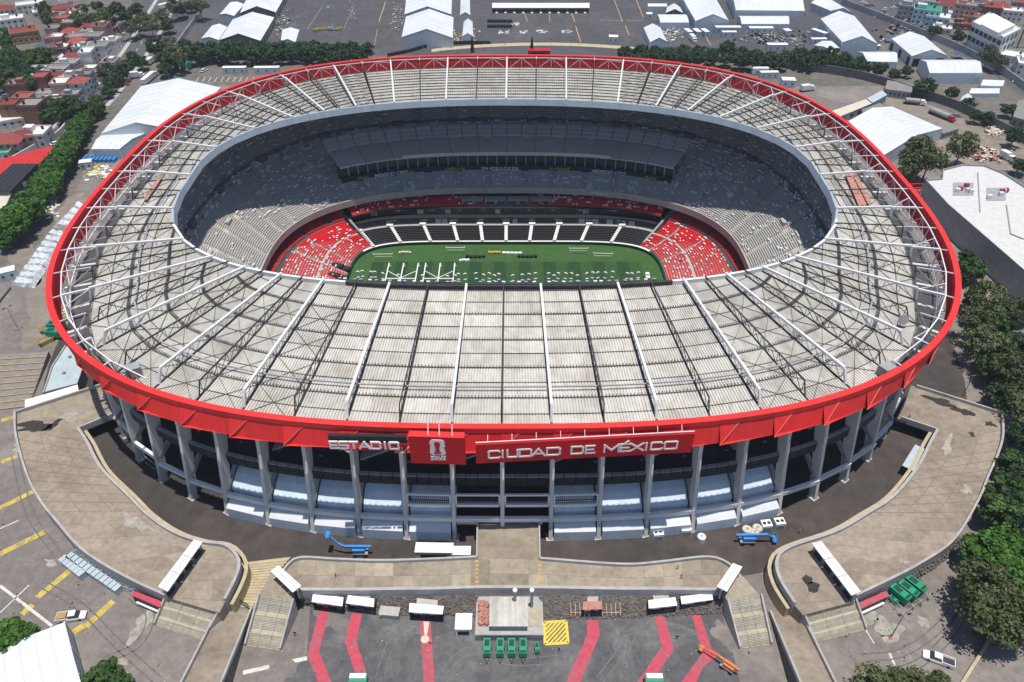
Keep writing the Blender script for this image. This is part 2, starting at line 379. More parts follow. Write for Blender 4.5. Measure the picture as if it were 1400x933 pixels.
# lower bowl: red terraces at both ends, short black terrace and suites along the far and near sides
LN = 5.6; LR = (5.6, 2.9)
LO0, LO1 = (60.3, 36.9, -11.2), (82., 51.0, -4.5)
def lower_sector(p0, p1):
    stand('red_terrace', LO0, LO1, 22, LR, 'stand', p0, p1, 90)
    g = [p0+(p1-p0)*(i+.5)/9 for i in range(9)]
    bench_rows('red_seat_rows', LO0, LO1, 22, LR, 'red_seat', p0, p1, g, 1.3, .45, skip=lambda r: r == 9)
    mb = MB(); a = LO0; c = LO1
    f = 9/22; q0 = tuple(a[k]+(c[k]-a[k])*f+(.55 if k == 2 else 0) for k in range(3)); f = 10/22; q1 = tuple(a[k]+(c[k]-a[k])*f+(.45 if k == 2 else 0) for k in range(3))
    strip(mb, q0, q1, (nx(LR, 9/22), nx(LR, 10/22)), p0, p1, 80); mb.build('terrace_walkway', 'concrete', ST)
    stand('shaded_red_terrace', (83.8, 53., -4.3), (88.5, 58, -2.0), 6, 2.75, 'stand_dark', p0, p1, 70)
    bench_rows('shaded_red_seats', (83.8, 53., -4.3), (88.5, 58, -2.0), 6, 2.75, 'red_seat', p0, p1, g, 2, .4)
    mb = MB(); strip(mb, (82., 51, -4.5), (83.8, 53., -4.3), (2.9, 2.75), p0, p1, 70); mb.build('concourse', 'dark_concrete', ST); mb = MB(); strip(mb, (88.5, 58, -2.0), (89, 58.6, .5), 2.75, p0, p1, 70); mb.build('concourse_wall', 'dark_concrete', ST)
PA = R(45)
lower_sector(-PA, PA); lower_sector(math.pi-PA, math.pi+PA)
for p0, p1, far in ((PA, math.pi-PA, 1), (math.pi+PA, 2*math.pi-PA, 0)):
    stand('black_terrace', (60.3, 36.9, -11.2), (66.5, 45.2, -9.2), 9, LN, 'stand_dark', p0, p1, 60)
    ng = 10; g = [p0+(p1-p0)*(i+.02)/ng for i in range(ng+1)]
    bench_rows('black_seat_rows', (60.3, 36.9, -11.2), (66.5, 45.2, -9.2), 9, LN, 'seat_black', p0, p1, [], 1.0, .45)
    for q in g[1:]:                       # white aisle stairs between the black blocks
        mb = MB()
        for r in range(9):
            a = 60.2+6.4*r/9; b = 36.8+8.5*r/9; z = -10.75+2.1*(r)/9; x, y = unit(q, LN)
            mb.box((a*x, b*y, z+.12), (1.3, 1.1, .3), 0)
        mb.box((67.2*x, 45.2*y, -8.3), (2.6, 1.4, .9)); mb.build('aisle_stair', 'white', ST)
    mb = MB(); strip(mb, (66.5, 45.2, -9.2), (66.6, 45.4, -8.9), LN, p0, p1, 60); strip(mb, (66.6, 45.4, -8.9), (68, 47, -8.9), LN, p0, p1, 60)
    mb.build('suite_terrace', 'wall_grey', ST)
    for lev, (b0, z0, z1) in enumerate(((46.6, -8.9, -6.2), (49.6, -6.1, -3.5))):
        a0 = 68+lev*4; nn = 46
        mb = MB(); strip(mb, (a0, b0, z0), (a0, b0, z1), LN, p0, p1, 60); strip(mb, (a0, b0, z1), (a0+3.2, b0+(2.6 if lev == 0 else 1.2), z1+.1), LN, p0, p1, 60); mb.build('suite_wall', 'black', ST)
        for i in range(nn):
            pa = p0+(p1-p0)*(i+.06)/nn; pb = p0+(p1-p0)*(i+.94)/nn
            mb = MB(); strip(mb, (a0-.2, b0-.2, z0+.25), (a0-.2, b0-.2, z1-.3), LN, pa, pb, 1)
            mb.build('suite_window', 'glass_light' if random.random() < .09 else 'glass', ST)
    stand('mid_terrace', (75, 51.0, -3.3), (79.5, 56.2, -1.2), 5, (3.6, 3.2), 'stand_dark', p0, p1, 60)
    pm = (p0+p1)/2
    for s0, s1 in ((p0, pm-R(6)), (pm+R(6), p1)):
        bench_rows('red_seat_rows', (75, 51.0, -3.3), (79.5, 56.2, -1.2), 5, (3.6, 3.2), 'red_seat', s0, s1, [s0+(s1-s0)*i/4 for i in (1, 2, 3)], 1.5, .45)
    mb = MB()                            # central press box
    for i in range(4):
        mb.box((-14+i*9.3, (53.2 if far else -53.2), -2.0), (8.8, 3.0, 2.6))
    mb.build('press_box', 'wall_grey', ST)
    for i in range(8):
        mb = MB(); mb.box((-15.7+i*4.5, (51.65 if far else -51.65), -2.0), (3.2, .1, 1.3)); mb.build('press_window', 'glass', ST)
    mb = MB(); strip(mb, (79.5, 56.2, -1.2), (80, 57, .9), 3.2, p0, p1, 60); mb.build('mid_wall', 'black', ST)
    for e in (p0, p1):                   # end walls of the suites
        x, y = unit(e, LN); mb = MB()
        mb.prism([(62*x-.5, 38*y), (62*x+.5, 38*y), (80*x+.5, 57*y), (80*x-.5, 57*y)], -11.5, [-9.8, -9.8, -.8, -.8]); mb.build('flank_wall', 'wall_grey', ST)
# suites let into the upper terrace on the far and near sides
for p0, p1, sy in ((R(48), R(132), 1), (R(228), R(312), -1)):
    mb = MB(); nn = 34
    f0 = upf(.165); zt = f0[2]
    strip(mb, (f0[0], f0[1], zt), (f0[0], f0[1], zt+2.7), NS, p0, p1, 60); o = mb.build('board', 'board_green', ST)
    mb = MB(); strip(mb, (f0[0]+.6, f0[1]+.6, zt+2.2), (f0[0]+2, f0[1]+2, zt+2.2), NS, p0, p1, 60); strip(mb, (f0[0]+2, f0[1]+2, zt+2.2), (f0[0]+2, f0[1]+2, zt+7.0), NS, p0, p1, 60); mb.build('suite_front', 'black', ST)
    for i in range(nn):
        pa = p0+(p1-p0)*(i+.1)/nn; pb = p0+(p1-p0)*(i+.9)/nn
        mb = MB(); strip(mb, (f0[0]+1.8, f0[1]+1.8, zt+2.7), (f0[0]+1.8, f0[1]+1.8, zt+6.0), NS, pa, pb, 1); mb.build('suite_window', 'glass', ST)
        mb = MB(); x, y = unit(pa-.004, NS); mb.box(((f0[0]+1.1)*x, (f0[1]+1.1)*y, zt+4.6), (.5, .8, 4.4)); mb.build('suite_pier', 'wall_grey', ST)
    for i in range(12):                   # sloping roof panels over the suites
        pa = p0+(p1-p0)*i/12; pb = p0+(p1-p0)*(i+.985)/12; b = upf(.475)
        mb = MB(); strip(mb, (f0[0]+.4, f0[1]+.4, zt+7.2), (b[0]-.5, b[1]-.5, b[2]+.9), NS, pa, pb, 4); strip(mb, (f0[0]+.4, f0[1]+.4, zt+6.7), (f0[0]+.4, f0[1]+.4, zt+7.2), NS, pa, pb, 4)
        mb.build('suite_roof_panel', 'suite_roof', ST)
    if sy > 0:
        mb = MB(); strip(mb, (f0[0]+.2, f0[1]+.2, zt+6.9), (f0[0]+.2, f0[1]+.2, zt+8.3), NS, R(64), R(116), 30); mb.build('roof_edge_sign', 'steel_white', ST)
        for g0, g1 in ((63, 66.5), (74, 79), (101, 106), (113.5, 117), (52, 55), (125, 128)):
            for q in range(9):
                pa = R(g0+(g1-g0)*q/9); pb = R(g0+(g1-g0)*(q+.6)/9); mb = MB(); z0 = zt+random.uniform(.3, .8); strip(mb, (f0[0]-.1, f0[1]-.1, z0), (f0[0]-.1, f0[1]-.1, z0+random.uniform(.8, 1.4)), NS, pa, pb, 1); mb.build('gold_motif', 'gold', ST)
    for row in range(3):                  # grey covered seating bays above the suite roof
        for i in range(24):
            pa = p0+(p1-p0)*(i+.04)/24; pb = p0+(p1-p0)*(i+.96)/24; b = upf(.486+.042*row); c = upf(.486+.042*row+.03)
            mb = MB(); strip(mb, (b[0], b[1], b[2]+1.3), (c[0], c[1], c[2]+1.2), NS, pa, pb, 3); strip(mb, (b[0], b[1], b[2]), (b[0], b[1], b[2]+1.3), NS, pa, pb, 3); mb.build('bay_cover', 'suite_roof', ST)
# loose white seats dotted over the terraces
mb = MB()
def dots(s0, s1, rows, n, p0, p1, cnt, zoff, keep=lambda x, y, f: True):
    k = 0; tries = 0
    while k < cnt and tries < cnt*6:
        tries += 1
        r = random.randrange(rows); f = (r+.45)/rows; p = random.uniform(p0, p1); x, y = unit(p, nx(n, f))
        a = [s0[q]+(s1[q]-s0[q])*f for q in range(3)]
        if not keep(a[0]*x, a[1]*y, f): continue
        rep = random.choice((1, 1, 1, 2, 3))
        for j in range(rep):
            x, y = unit(p+j*.008, nx(n, f))
            mb.box((a[0]*x, a[1]*y, a[2]+zoff), (.5, .5, .5), p)
        k += 1
dots(UP0, UP1, 52, NS, 0, 2*math.pi, 2300, .95, lambda x, y, f: not (.14 < f < .61 and abs(x) < 64 and abs(y) > 40) and not (abs(x) > 66 and y < 36 and f < .55 and random.random() < .75))
for q in ((-PA, PA), (math.pi-PA, math.pi+PA)): dots(LO0, LO1, 22, LR, q[0], q[1], 300, .95)
for q in ((PA, math.pi-PA), (math.pi+PA, 2*math.pi-PA)): dots((75, 51.0, -3.3), (79.5, 56.2, -1.2), 5, (3.6, 3.2), q[0], q[1], 90, .95, lambda x, y, f: abs(x) > 12)
stuff(mb.build('loose_seats', 'seat_white', ST))
# pitch wall
mb = MB(); strip(mb, (59.6, 36.1, -12.5), (59.6, 36.1, -11.2), LN, 0, 2*math.pi, 120); strip(mb, (59.6, 36.1, -11.2), (60.3, 36.9, -11.2), LN, 0, 2*math.pi, 120)
mb.build('pitch_wall', 'board_green', ST)
mb = MB(); strip(mb, (59.65, 36.15, -11.15), (60.3, 37.0, -11.1), LN, R(40), R(140), 60); mb.build('wall_coping', 'white', ST)

# ---- roof ---------------------------------------------------------
AI, BI, NI, ZI, ZIS = 102.6, 62.6, 2.95, 36.2, 34.6      # opening
ZOS = 32.6; BIF, RISE = 48.6, 6.5       # far side of the opening sits higher and further in
def opening(psi, grow=0., dz=0.):
    x, y = unit(psi, 2.3 if math.sin(psi) > 0 else 2.8); return ((AI+grow)*x, ((BIF if y > 0 else BI)+grow)*y, RISE*max(0., y)+dz)
def eave_inset(p):
    x, y = unit(p, N0); t = min(1., max(0., (y+.84)/.3)); t = t*t*(3-2*t); u = min(1., max(0., (y-.55)/.35)); return 3.2+6.8*t-5.0*u
OUT = [off_pt(p, eave_inset(p), ZOS) for p in psis]
_ka = [0, 5.4, 16.4, 25.8, 32.2, 38.2, 45., 54.5, 70.2, 90, 109, 124, 134.5, 142, 149, 157, 167.6, 180]
def psi_in(k):
    k %= NT; d = min(k, NT-k); a = float(np.interp(d, _kd, _ka)); return R(-90+a*(1 if k <= NT/2 else -1))
INN = [opening(psi_in(k), 0, ZIS) for k in range(NT)]
LEN = [math.dist(OUT[k][:2], INN[k][:2]) for k in range(NT)]
STEP = 4.9
def rp(k, d, dz=0):
    k %= NT; t = min(d/LEN[k], 1.0); a, b = OUT[k], INN[k]
    return (a[0]+(b[0]-a[0])*t, a[1]+(b[1]-a[1])*t, a[2]+(b[2]-a[2])*t+dz)
cells = []
for k in range(NT):
    k2 = (k+1) % NT; j = 0
    while j*STEP < max(LEN[k], LEN[k2])-.2:
        d0, d1 = j*STEP, (j+1)*STEP
        c = [rp(k, d0), rp(k2, d0), rp(k2, d1), rp(k, d1)]
        if max(LEN[k], LEN[k2])-d1 < 1.2: c[2] = rp(k2, 1e3); c[3] = rp(k, 1e3); d1 = 1e3
        cy = sum(q[1] for q in c)/4; cells.append((cy, k, j, c)); j += 1
cells.sort(key=lambda q: q[0])
def corrugated(mb, c, lift):
    n = 16; p = []
    for i in range(n):
        for g, h in ((0, .0), (.16, .0), (.24, .24), (.92, .24)):
            f = min(1, (i+g)/n); a = lerp(c[0], c[1], f); b = lerp(c[3], c[2], f)
            p.append(((a[0], a[1], a[2]+h+lift-.02), (b[0], b[1], b[2]+h+lift+.14)))
    for i in range(len(p)-1): mb.quad(p[i][0], p[i+1][0], p[i+1][1], p[i][1])
rest = MB()
for idx, (cy, k, j, c) in enumerate(cells):
    # shrink sideways so that bays stay apart
    c = [lerp(c[0], c[1], .012), lerp(c[0], c[1], .988), lerp(c[3], c[2], .988), lerp(c[3], c[2], .012)]
    if idx < 300:
        mb = MB(); corrugated(mb, c, random.uniform(-.04, .05)); mb.build('roof_sheet', 'sheet', ST)
    else: corrugated(rest, c, random.uniform(-.04, .05))
stuff(rest.build('roof_sheets', 'sheet', ST))
pur = MB()
for k in range(NT):                        # purlins, one ring segment per bay
    k2 = (k+1) % NT; j = 0; mb = MB(); br = MB()
    while j*STEP < min(LEN[k], LEN[k2])+.5:
        a, b = rp(k, j*STEP, .38), rp(k2, j*STEP, .38)
        side = abs(a[0]) > 62 or a[1] > 30
        mb.beam(a, b, .34 if j % 2 == 0 else .16, .3)
        if j % 2 == 0:
            for i in range(14):
                p0 = lerp(a, b, i/14); mb.beam((p0[0], p0[1], p0[2]), (p0[0]+(rp(k, 1e3)[0]-rp(k, 0)[0])/LEN[k]*.8, p0[1]+(rp(k, 1e3)[1]-rp(k, 0)[1])/LEN[k]*.8, p0[2]+.1), .16)
        j += 1
    dmax = min(LEN[k], LEN[k2]); j = 0
    if abs(OUT[k][0]) > 55:
        while (j+2)*STEP < dmax:
            a, b = rp(k, j*STEP, .5), rp(k2, (j+2)*STEP, .5); c, d = rp(k2, j*STEP, .5), rp(k, (j+2)*STEP, .5)
            mb.beam(a, b, .11); mb.beam(c, d, .11); j += 2
    mb.build('purlin_bay', 'purlin', ST)
mb = MB(); d = 9.0                          # long silver rail running round the near half of the roof
for k in range(-17, 17):
    a, b = rp(k, 12.2, 1.5), rp(k+1, 12.2, 1.5); mb.beam(a, b, .35, .25)
mb.build('cable_rail', 'steel_grey', ST)
for k in range(NT):                         # radial trusses, white and dark in turn
    white = k % 2 == 1; L = LEN[k]; big = MB(); web = MB(); dark = MB()
    near = FRONT(k) < 11
    zin = INN[k][2]+ZI-ZIS+.2; zt = lambda d: (ZR-.3)+(zin-(ZR-.3))*min(max(d/L, 0), 1)
    def tp(d): q = rp(k, d); return (q[0], q[1], zt(d))
    d0 = 4.2 if near else .8
    cw = .58 if white else .28
    big.beam(tp(d0), tp(L), cw, cw)
    o0 = rp(k, -0.6) if False else OUT[k]
    eb = rp(k, max(0, d0-1.6), .4); big.beam(tp(d0), eb, cw*.9)
    n = max(5, int(L/3.6)); bm = 'steel_white' if white else 'steel_dark'
    for i in range(n+1):
        d_ = d0+(L-d0)*i/n; a = tp(d_); b = rp(k, d_, .4)
        tw = .11 if white else .11
        if a[2]-b[2] > .5: web.beam(a, b, tw)
        if i < n: web.beam(rp(k, d_, .4), tp(d0+(L-d0)*(i+1)/n), tw)
    dark.beam(rp(k, 0, .35), rp(k, L, .35), .42, .4)
    off = .9
    t = big.build('roof_truss', bm, ST)
    web.build('truss_web', 'steel_grey' if white else 'steel_dark', t); dark.build('bottom_chord', 'steel_dark', t)
# gutter round the opening
for k in range(NT):
    A_, B_ = INN[k], INN[(k+1) % NT]; L_ = math.dist(A_[:2], B_[:2]); nxx, nyy = (B_[1]-A_[1])/L_, -(B_[0]-A_[0])/L_      # outward
    for i in range(3):
        a, b = lerp(A_, B_, i/3), lerp(A_, B_, (i+.994)/3); up = ZI-ZIS; mb = MB()
        g = lambda p, d, z: (p[0]+nxx*d, p[1]+nyy*d, p[2]+z)
        mb.hexa([g(a, -.6, up-2.2), g(b, -.6, up-2.2), g(b, .5, up-1.9), g(a, .5, up-1.9), g(a, -.1, up), g(b, -.1, up), g(b, .6, up), g(a, .6, up)])
        mb.build('gutter_panel', ('white' if abs(a[0]) > 44 else 'steel_dark') if a[1] < -30 else 'gutter', ST)
# dark equipment truss along the near edge of the opening
mb = MB(); xs = np.linspace(-44, 44, 45)
def ne(x, d, z):
    t = abs(x)/AI; y = -BI*(1-t**NI)**(1/NI); return (x, y+d, z)
for i in range(44):
    for d, z in ((.9, ZI-.4), (.9, ZI-2.6), (2.2, ZI-1.4)): mb.beam(ne(xs[i], d, z), ne(xs[i+1], d, z), .3)
    mb.beam(ne(xs[i], .9, ZI-.4), ne(xs[i+1], 2.2, ZI-1.4), .16); mb.beam(ne(xs[i], .9, ZI-2.6), ne(xs[i+1], .9, ZI-.4), .16)
mb.build('lighting_truss', 'steel_dark', ST)
for i in range(44):
    if random.random() < .85:
        x = xs[i]+random.uniform(-.4, .4); q = ne(x, 2.8, ZI-1.3); mb = MB(); mb.box(q, (.9, .5, .9), random.uniform(-.3, .3)); mb.build('floodlight', 'steel_grey' if random.random() < .7 else 'white', ST)
# rim: folded red panels outside, white lattice inside
for k in range(NT):
    pa = psis[k]; pb = after(pa, psis[(k+1) % NT])
    pm = [pa+(pb-pa)*i/4 for i in range(5)]
    mb = MB()
    for i in range(4):                      # lip
        o0, o1 = off_pt(pm[i], 0, ZR), off_pt(pm[i+1], 0, ZR); i0, i1 = off_pt(pm[i], 1.5, ZR), off_pt(pm[i+1], 1.5, ZR)
        l0, l1 = off_pt(pm[i], 0, ZR-1.3), off_pt(pm[i+1], 0, ZR-1.3)
        mb.quad(i0, o0, o1, i1); mb.quad(o0, l0, l1, o1)
        j0, j1 = off_pt(pm[i], 1.5, ZR-1.2), off_pt(pm[i+1], 1.5, ZR-1.2); mb.quad(i1, j1, j0, i0)
    lip = mb.build('rim_lip', 'red', ST)
    mb = MB()
    zb = ZR-5.8
    T0, T1 = off_pt(pa, .25, ZR-1.25), off_pt(pb, .25, ZR-1.25); Bm0, Bm1 = off_pt(pa, .9, zb), off_pt(pb, .9, zb)
    ln = [1-min(1., max(0., (unit(q, N0)[1]+.92)/.22)) for q in (pa, (pa+pb)/2, pb)]
    Bm0 = off_pt(pa, .4-2.2*ln[0], zb); Bm1 = off_pt(pb, .9-1.9*ln[2], zb)
    tm = off_pt((pa+pb)/2, .25, ZR-1.25); bmid = off_pt((pa+pb)/2, .9-1.95*ln[1], zb); q1 = off_pt(pa+(pb-pa)*.36, .25, ZR-1.25)
    bq = off_pt(pa+(pb-pa)*.05, .85-1.95*ln[0], zb)
    mb.add([T0, q1, tm, T1, Bm1, bmid, bq, Bm0], [(0, 7, 1), (1, 7, 6), (1, 6, 5, 2), (2, 5, 4, 3)])
    inn = [off_pt(pa, 1.3, ZR-1.2), off_pt(pb, 1.3, ZR-1.2), off_pt(pb, 1.6, zb), off_pt(pa, 1.6, zb)]
    mb.quad(*inn); mb.quad(Bm0, Bm1, inn[2], inn[3])
    pnl = mb.build('fascia_panel', 'red', ST)
    mb = MB(); mb.beam(Bm0, off_pt(pa+(pb-pa)*.36, .18, ZR-1.3), .12); mb.build('fold_seam', 'seam', pnl)
    ribs = MB()
    for i in range(8):
        q = pa+(pb-pa)*(i+.5)/8; ribs.beam(off_pt(q, 1.7, ZR-1.2), off_pt(q, 1.75, zb), .22, .12)
    ribs.build('panel_rib', 'red_dark', pnl)
    lat = MB()
    c = 3.4; t0, t1 = off_pt(pa, c, ZR-.4), off_pt(pb, c, ZR-.4); b0, b1 = off_pt(pa, c+.4, zb+.3), off_pt(pb, c+.4, zb+.3)
    tm, bm_ = lerp(t0, t1, .5), lerp(b0, b1, .5)
    if FRONT(k) <= 7: continue
    lat.beam(t0, t1, .28); lat.beam(b0, b1, .28); lat.beam(t0, b0, .24); lat.beam(tm, bm_, .16)
    lat.beam(b0, tm, .2); lat.beam(b1, tm, .2)
    lat.beam(t0, off_pt(pa, 1.4, ZR-.5), .25); lat.beam(b0, off_pt(pa, 1.5, zb+.2), .25)
    # struts back to the roof truss
    o0 = rp(k, .8); tr = (o0[0], o0[1], ZR-.6)
    lat.beam(t0, tr, .5 if k % 2 else .22); lat.beam(b0, tr, .2); lat.beam(b0, rp(k, 0, .4), .18)
    if k % 2: lat.beam(lerp(t0, t1, .5), tr, .15)
    lat.build('rim_lattice', 'steel_white', ST)
# grey backs under the gap between rim and roof
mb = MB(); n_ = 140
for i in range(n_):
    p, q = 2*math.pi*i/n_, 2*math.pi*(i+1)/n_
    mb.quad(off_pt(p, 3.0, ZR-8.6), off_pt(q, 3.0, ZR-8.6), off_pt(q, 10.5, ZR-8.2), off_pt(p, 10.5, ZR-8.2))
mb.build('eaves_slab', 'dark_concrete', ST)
# ---- columns -------------------------------------------------------
def radial_prism(mb, psi, prof, th):
    """profile of (inset, z) extruded tangentially"""
    e = 1e-3; p = ring(A0, B0, N0, psi); q = ring(A0, B0, N0, psi+e); tx, ty = q[0]-p[0], q[1]-p[1]; L = math.hypot(tx, ty); tx, ty = tx/L*th/2, ty/L*th/2
    a = [off_pt(psi, d, z) for d, z in prof]; n = len(a)
    vs = [(x-tx, y-ty, z) for x, y, z in a]+[(x+tx, y+ty, z) for x, y, z in a]
    fs = [tuple(range(n)), tuple(range(2*n-1, n-1, -1))]+[(i, n+i, n+(i+1) % n, (i+1) % n) for i in range(n)]
    mb.add(vs, fs)
for k in range(NC):
    mb = MB(); p = col_at(k)
    prof = [(-.9, 0), (3.9, 22.5), (4.2, 25.2), (3.6, 27.4), (2.2, 29.0), (1.6, 29.6), (1.6, 30.1), (8.6, 30.2), (7.4, 22), (1.0, 0)]
    sh = min(5., max(0., (unit(p, N0)[1]+.95)*17)); prof = [(d+sh*max(0., 1-z/24), z) for d, z in prof]
    radial_prism(mb, p, prof, .9); cobj = mb.build('column', 'column', ST)
    mb = MB(); mb.box(off_pt(p, .1+sh, .2), (2.2, 2.2, .4), p); mb.build('base_block', 'concrete', cobj)
    if CFRONT(k) > 24: continue
    pb = after(p, col_at(k+1))
    mb = MB(); mb.beam(off_pt(p, 1.0+sh*.75, 6.0), off_pt(pb, 1.0+sh*.75, 6.0), .8, 1.3); mb.build('ring_beam', 'steel_white', ST)
    mb = MB(); mb.beam(off_pt(p, 7.5, 27.0), off_pt(pb, 7.5, 27.0), .9, 1.4); mb.build('head_beam', 'wall_grey', ST)
    npn = 4
    for i in range(npn):
        q0, q1 = p+(pb-p)*(i+.03)/npn, p+(pb-p)*(i+.97)/npn
        mb = MB(); a, b, c, d = off_pt(q0, 4.6, 0), off_pt(q1, 4.6, 0), off_pt(q1, 5.6, 0), off_pt(q0, 5.6, 0)
        mb.prism([a[:2], b[:2], c[:2], d[:2]], 13.6, 16.4); mb.build('parapet_panel', ['black_panel'], ST)
        mb = MB(); mb.prism([a[:2], b[:2], c[:2], d[:2]], 16.4, 16.55); mb.build('parapet_coping', 'wall_grey', ST)
    # inclined props and stair flights behind
    mb = MB(); mb.beam(off_pt(p, 3, 7), off_pt(p, 11.5, 14), .9, 1.1); mb.build('raker', 'wall_grey', ST); mb = MB(); mb.beam(off_pt(p, 8, 24), off_pt(p, 12, 18), .8, 1.0); mb.build('raker', 'wall_grey', ST)
    if k % 2: mb = MB(); mb.beam(off_pt(p, 9.5, 17), off_pt(pb, 10, 22.5), 2.2, .5); mb.build('ramp_flight', 'wall_grey', ST)
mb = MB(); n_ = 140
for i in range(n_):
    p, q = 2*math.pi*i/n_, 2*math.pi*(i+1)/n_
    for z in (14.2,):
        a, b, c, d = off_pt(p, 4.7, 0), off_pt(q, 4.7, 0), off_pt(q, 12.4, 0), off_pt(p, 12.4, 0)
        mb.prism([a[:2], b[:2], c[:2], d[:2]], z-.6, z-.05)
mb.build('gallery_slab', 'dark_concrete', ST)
for i in range(-2, 2):                      # grilles over the main entrance
    p, q = col_at(i+.06), col_at(i+.94); mb = MB()
    a, b = off_pt(p, 1.9, 10.2), off_pt(q, 1.9, 10.2); mb.beam(a, b, .9, .8); a2, b2 = off_pt(p, 1.9, 13.6), off_pt(q, 1.9, 13.6); mb.beam(a2, b2, .5, .4)
    mb.beam(a, a2, .35); mb.beam(b, b2, .35); g = mb.build('entrance_frame', 'steel_white', ST)
    mb = MB()
    for j in range(1, 22): mb.beam(lerp(a, b, j/22), lerp(a2, b2, j/22), .1)
    mb.beam(lerp(a, a2, .4), lerp(b, b2, .4), .2); mb.build('bars', 'steel_dark', g)
# ---- pitch ----------------------------------------------------------
mb = MB(); n_ = 120; mb.poly([ring(60.0, 36.5, LN, 2*math.pi*i/n_, -12.5) for i in range(n_)])
pitch = struct(mb.build('pitch', 'grass_light'))
pr = 105/22
mb = MB(); mb.quad((-52.5, -34, -12.485), (52.5, -34, -12.485), (52.5, 23.5, -12.485), (-52.5, 23.5, -12.485)); mb.build('mown_field', 'grass_mid', pitch)
for i in range(22):
    if i % 2 == 0:
        x0 = -52.5+i*pr; mb = MB(); mb.quad((x0, -34, -12.47), (x0+pr, -34, -12.47), (x0+pr, 23.5, -12.47), (x0, 23.5, -12.47)); mb.build('mown_stripe', 'grass_dark', pitch)

# dark covers over the lowest seats at the west corner, and small roof fittings
for i in range(5):
    for j in range(2):
        f = .06+.12*j; p = R(158+i*8.5); a = [LO0[q]+(LO1[q]-LO0[q])*f for q in range(3)]; x, y = unit(p, nx(LR, f)); mb = MB(); mb.box((a[0]*x, a[1]*y, a[2]+.9), (2.2, 4.4, .5), math.atan2(a[1]*y, a[0]*x)*.35+.2); mb.build('seat_cover', 'black_panel', ST)
def roof_quad(name, pts, m, z):
    q = pxs(pts, z); mb = MB(); mb.prism([p[:2] for p in q], z, z+.12); return mb.build(name, m, ST)
roof_quad('primer_sheet', [(1155, 237), (1162, 236), (1185, 280), (1174, 282)], 'rust', 34.9); roof_quad('primer_sheet', [(1164, 236), (1169, 236), (1192, 278), (1187, 280)], 'rust', 34.9)
roof_quad('primer_sheet', [(196, 272), (201, 274), (221, 244), (217, 243)], 'rust', 34.6)
for u, v in ((182, 507), (1212, 506)):
    c = P(u, v, 34.5); mb = MB(); mb.box((c[0], c[1], 34.6), (3.4, 2.6, 2.4), .5); mb.build('roof_box', 'steel_grey', ST)
c = P(1233, 437, 35); mb = MB(); mb.tube([(c[0], c[1], 33.4), (c[0], c[1], 35)], .15, 8); mb.tube([(c[0], c[1]-.1, 35.2), (c[0], c[1]-.5, 35.4), (c[0], c[1]-.8, 35.5)], [.3, 1.0, 1.4], 16); mb.build('dish', 'steel_grey', ST)
# ================================================================ SIGNS ON THE FACADE
GL = {  # stroke letters in a box 1 wide, 1 high
 'C': [[(1, .86), (.9, 1), (.1, 1), (0, .9), (0, .1), (.1, 0), (.9, 0), (1, .14)]], 'I': [[(.5, 0), (.5, 1)]],
 'U': [[(0, 1), (0, .1), (.1, 0), (.9, 0), (1, .1), (1, 1)]], 'D': [[(0, 0), (0, 1), (.85, 1), (1, .85), (1, .15), (.85, 0), (0, 0)]],
 'A': [[(0, 0), (.5, 1), (1, 0)], [(.2, .3), (.8, .3)]], 'E': [[(1, 1), (0, 1), (0, 0), (1, 0)], [(0, .5), (.9, .5)]],
 'M': [[(0, 0), (0, 1), (.5, .25), (1, 1), (1, 0)]], 'X': [[(0, 0), (1, 1)], [(0, 1), (1, 0)]],
 'O': [[(.1, 1), (0, .9), (0, .1), (.1, 0), (.9, 0), (1, .1), (1, .9), (.9, 1), (.1, 1)]],
 'S': [[(1, 1), (.08, 1), (0, .92), (0, .58), (.08, .5), (.92, .5), (1, .42), (1, .08), (.92, 0), (0, 0)]], 'T': [[(0, 1), (1, 1)], [(.5, 1), (.5, 0)]]}
def letter(ch, origin, ex, ez, ny, wd, hh, st, dp, m, parent, accent=False):
    """strokes laid in the plane (ex, ez), pushed out along ny"""
    mb = MB(); c = 0
    def pt(x, y, d): return Vector(origin)+Vector(ex)*(x*wd)+Vector(ez)*(y*hh)+Vector(ny)*d
    strokes = list(GL[ch])
    if accent: strokes.append([(.45, 1.14), (.8, 1.42)])
    for s_ in strokes:
        for (x0, y0), (x1, y1) in zip(s_[:-1], s_[1:]):
            a, b = pt(x0, y0, 0), pt(x1, y1, 0); d = (b-a).normalized(); side = d.cross(Vector(ny)).normalized()*(st/2)
            a -= d*st*.42; b += d*st*.42; o = Vector(ny)*(dp+.004*c); c += 1
            mb.hexa([a-side, a+side, b+side, b-side, a-side+o, a+side+o, b+side+o, b-side+o])
    return mb.build('letter', m, parent)
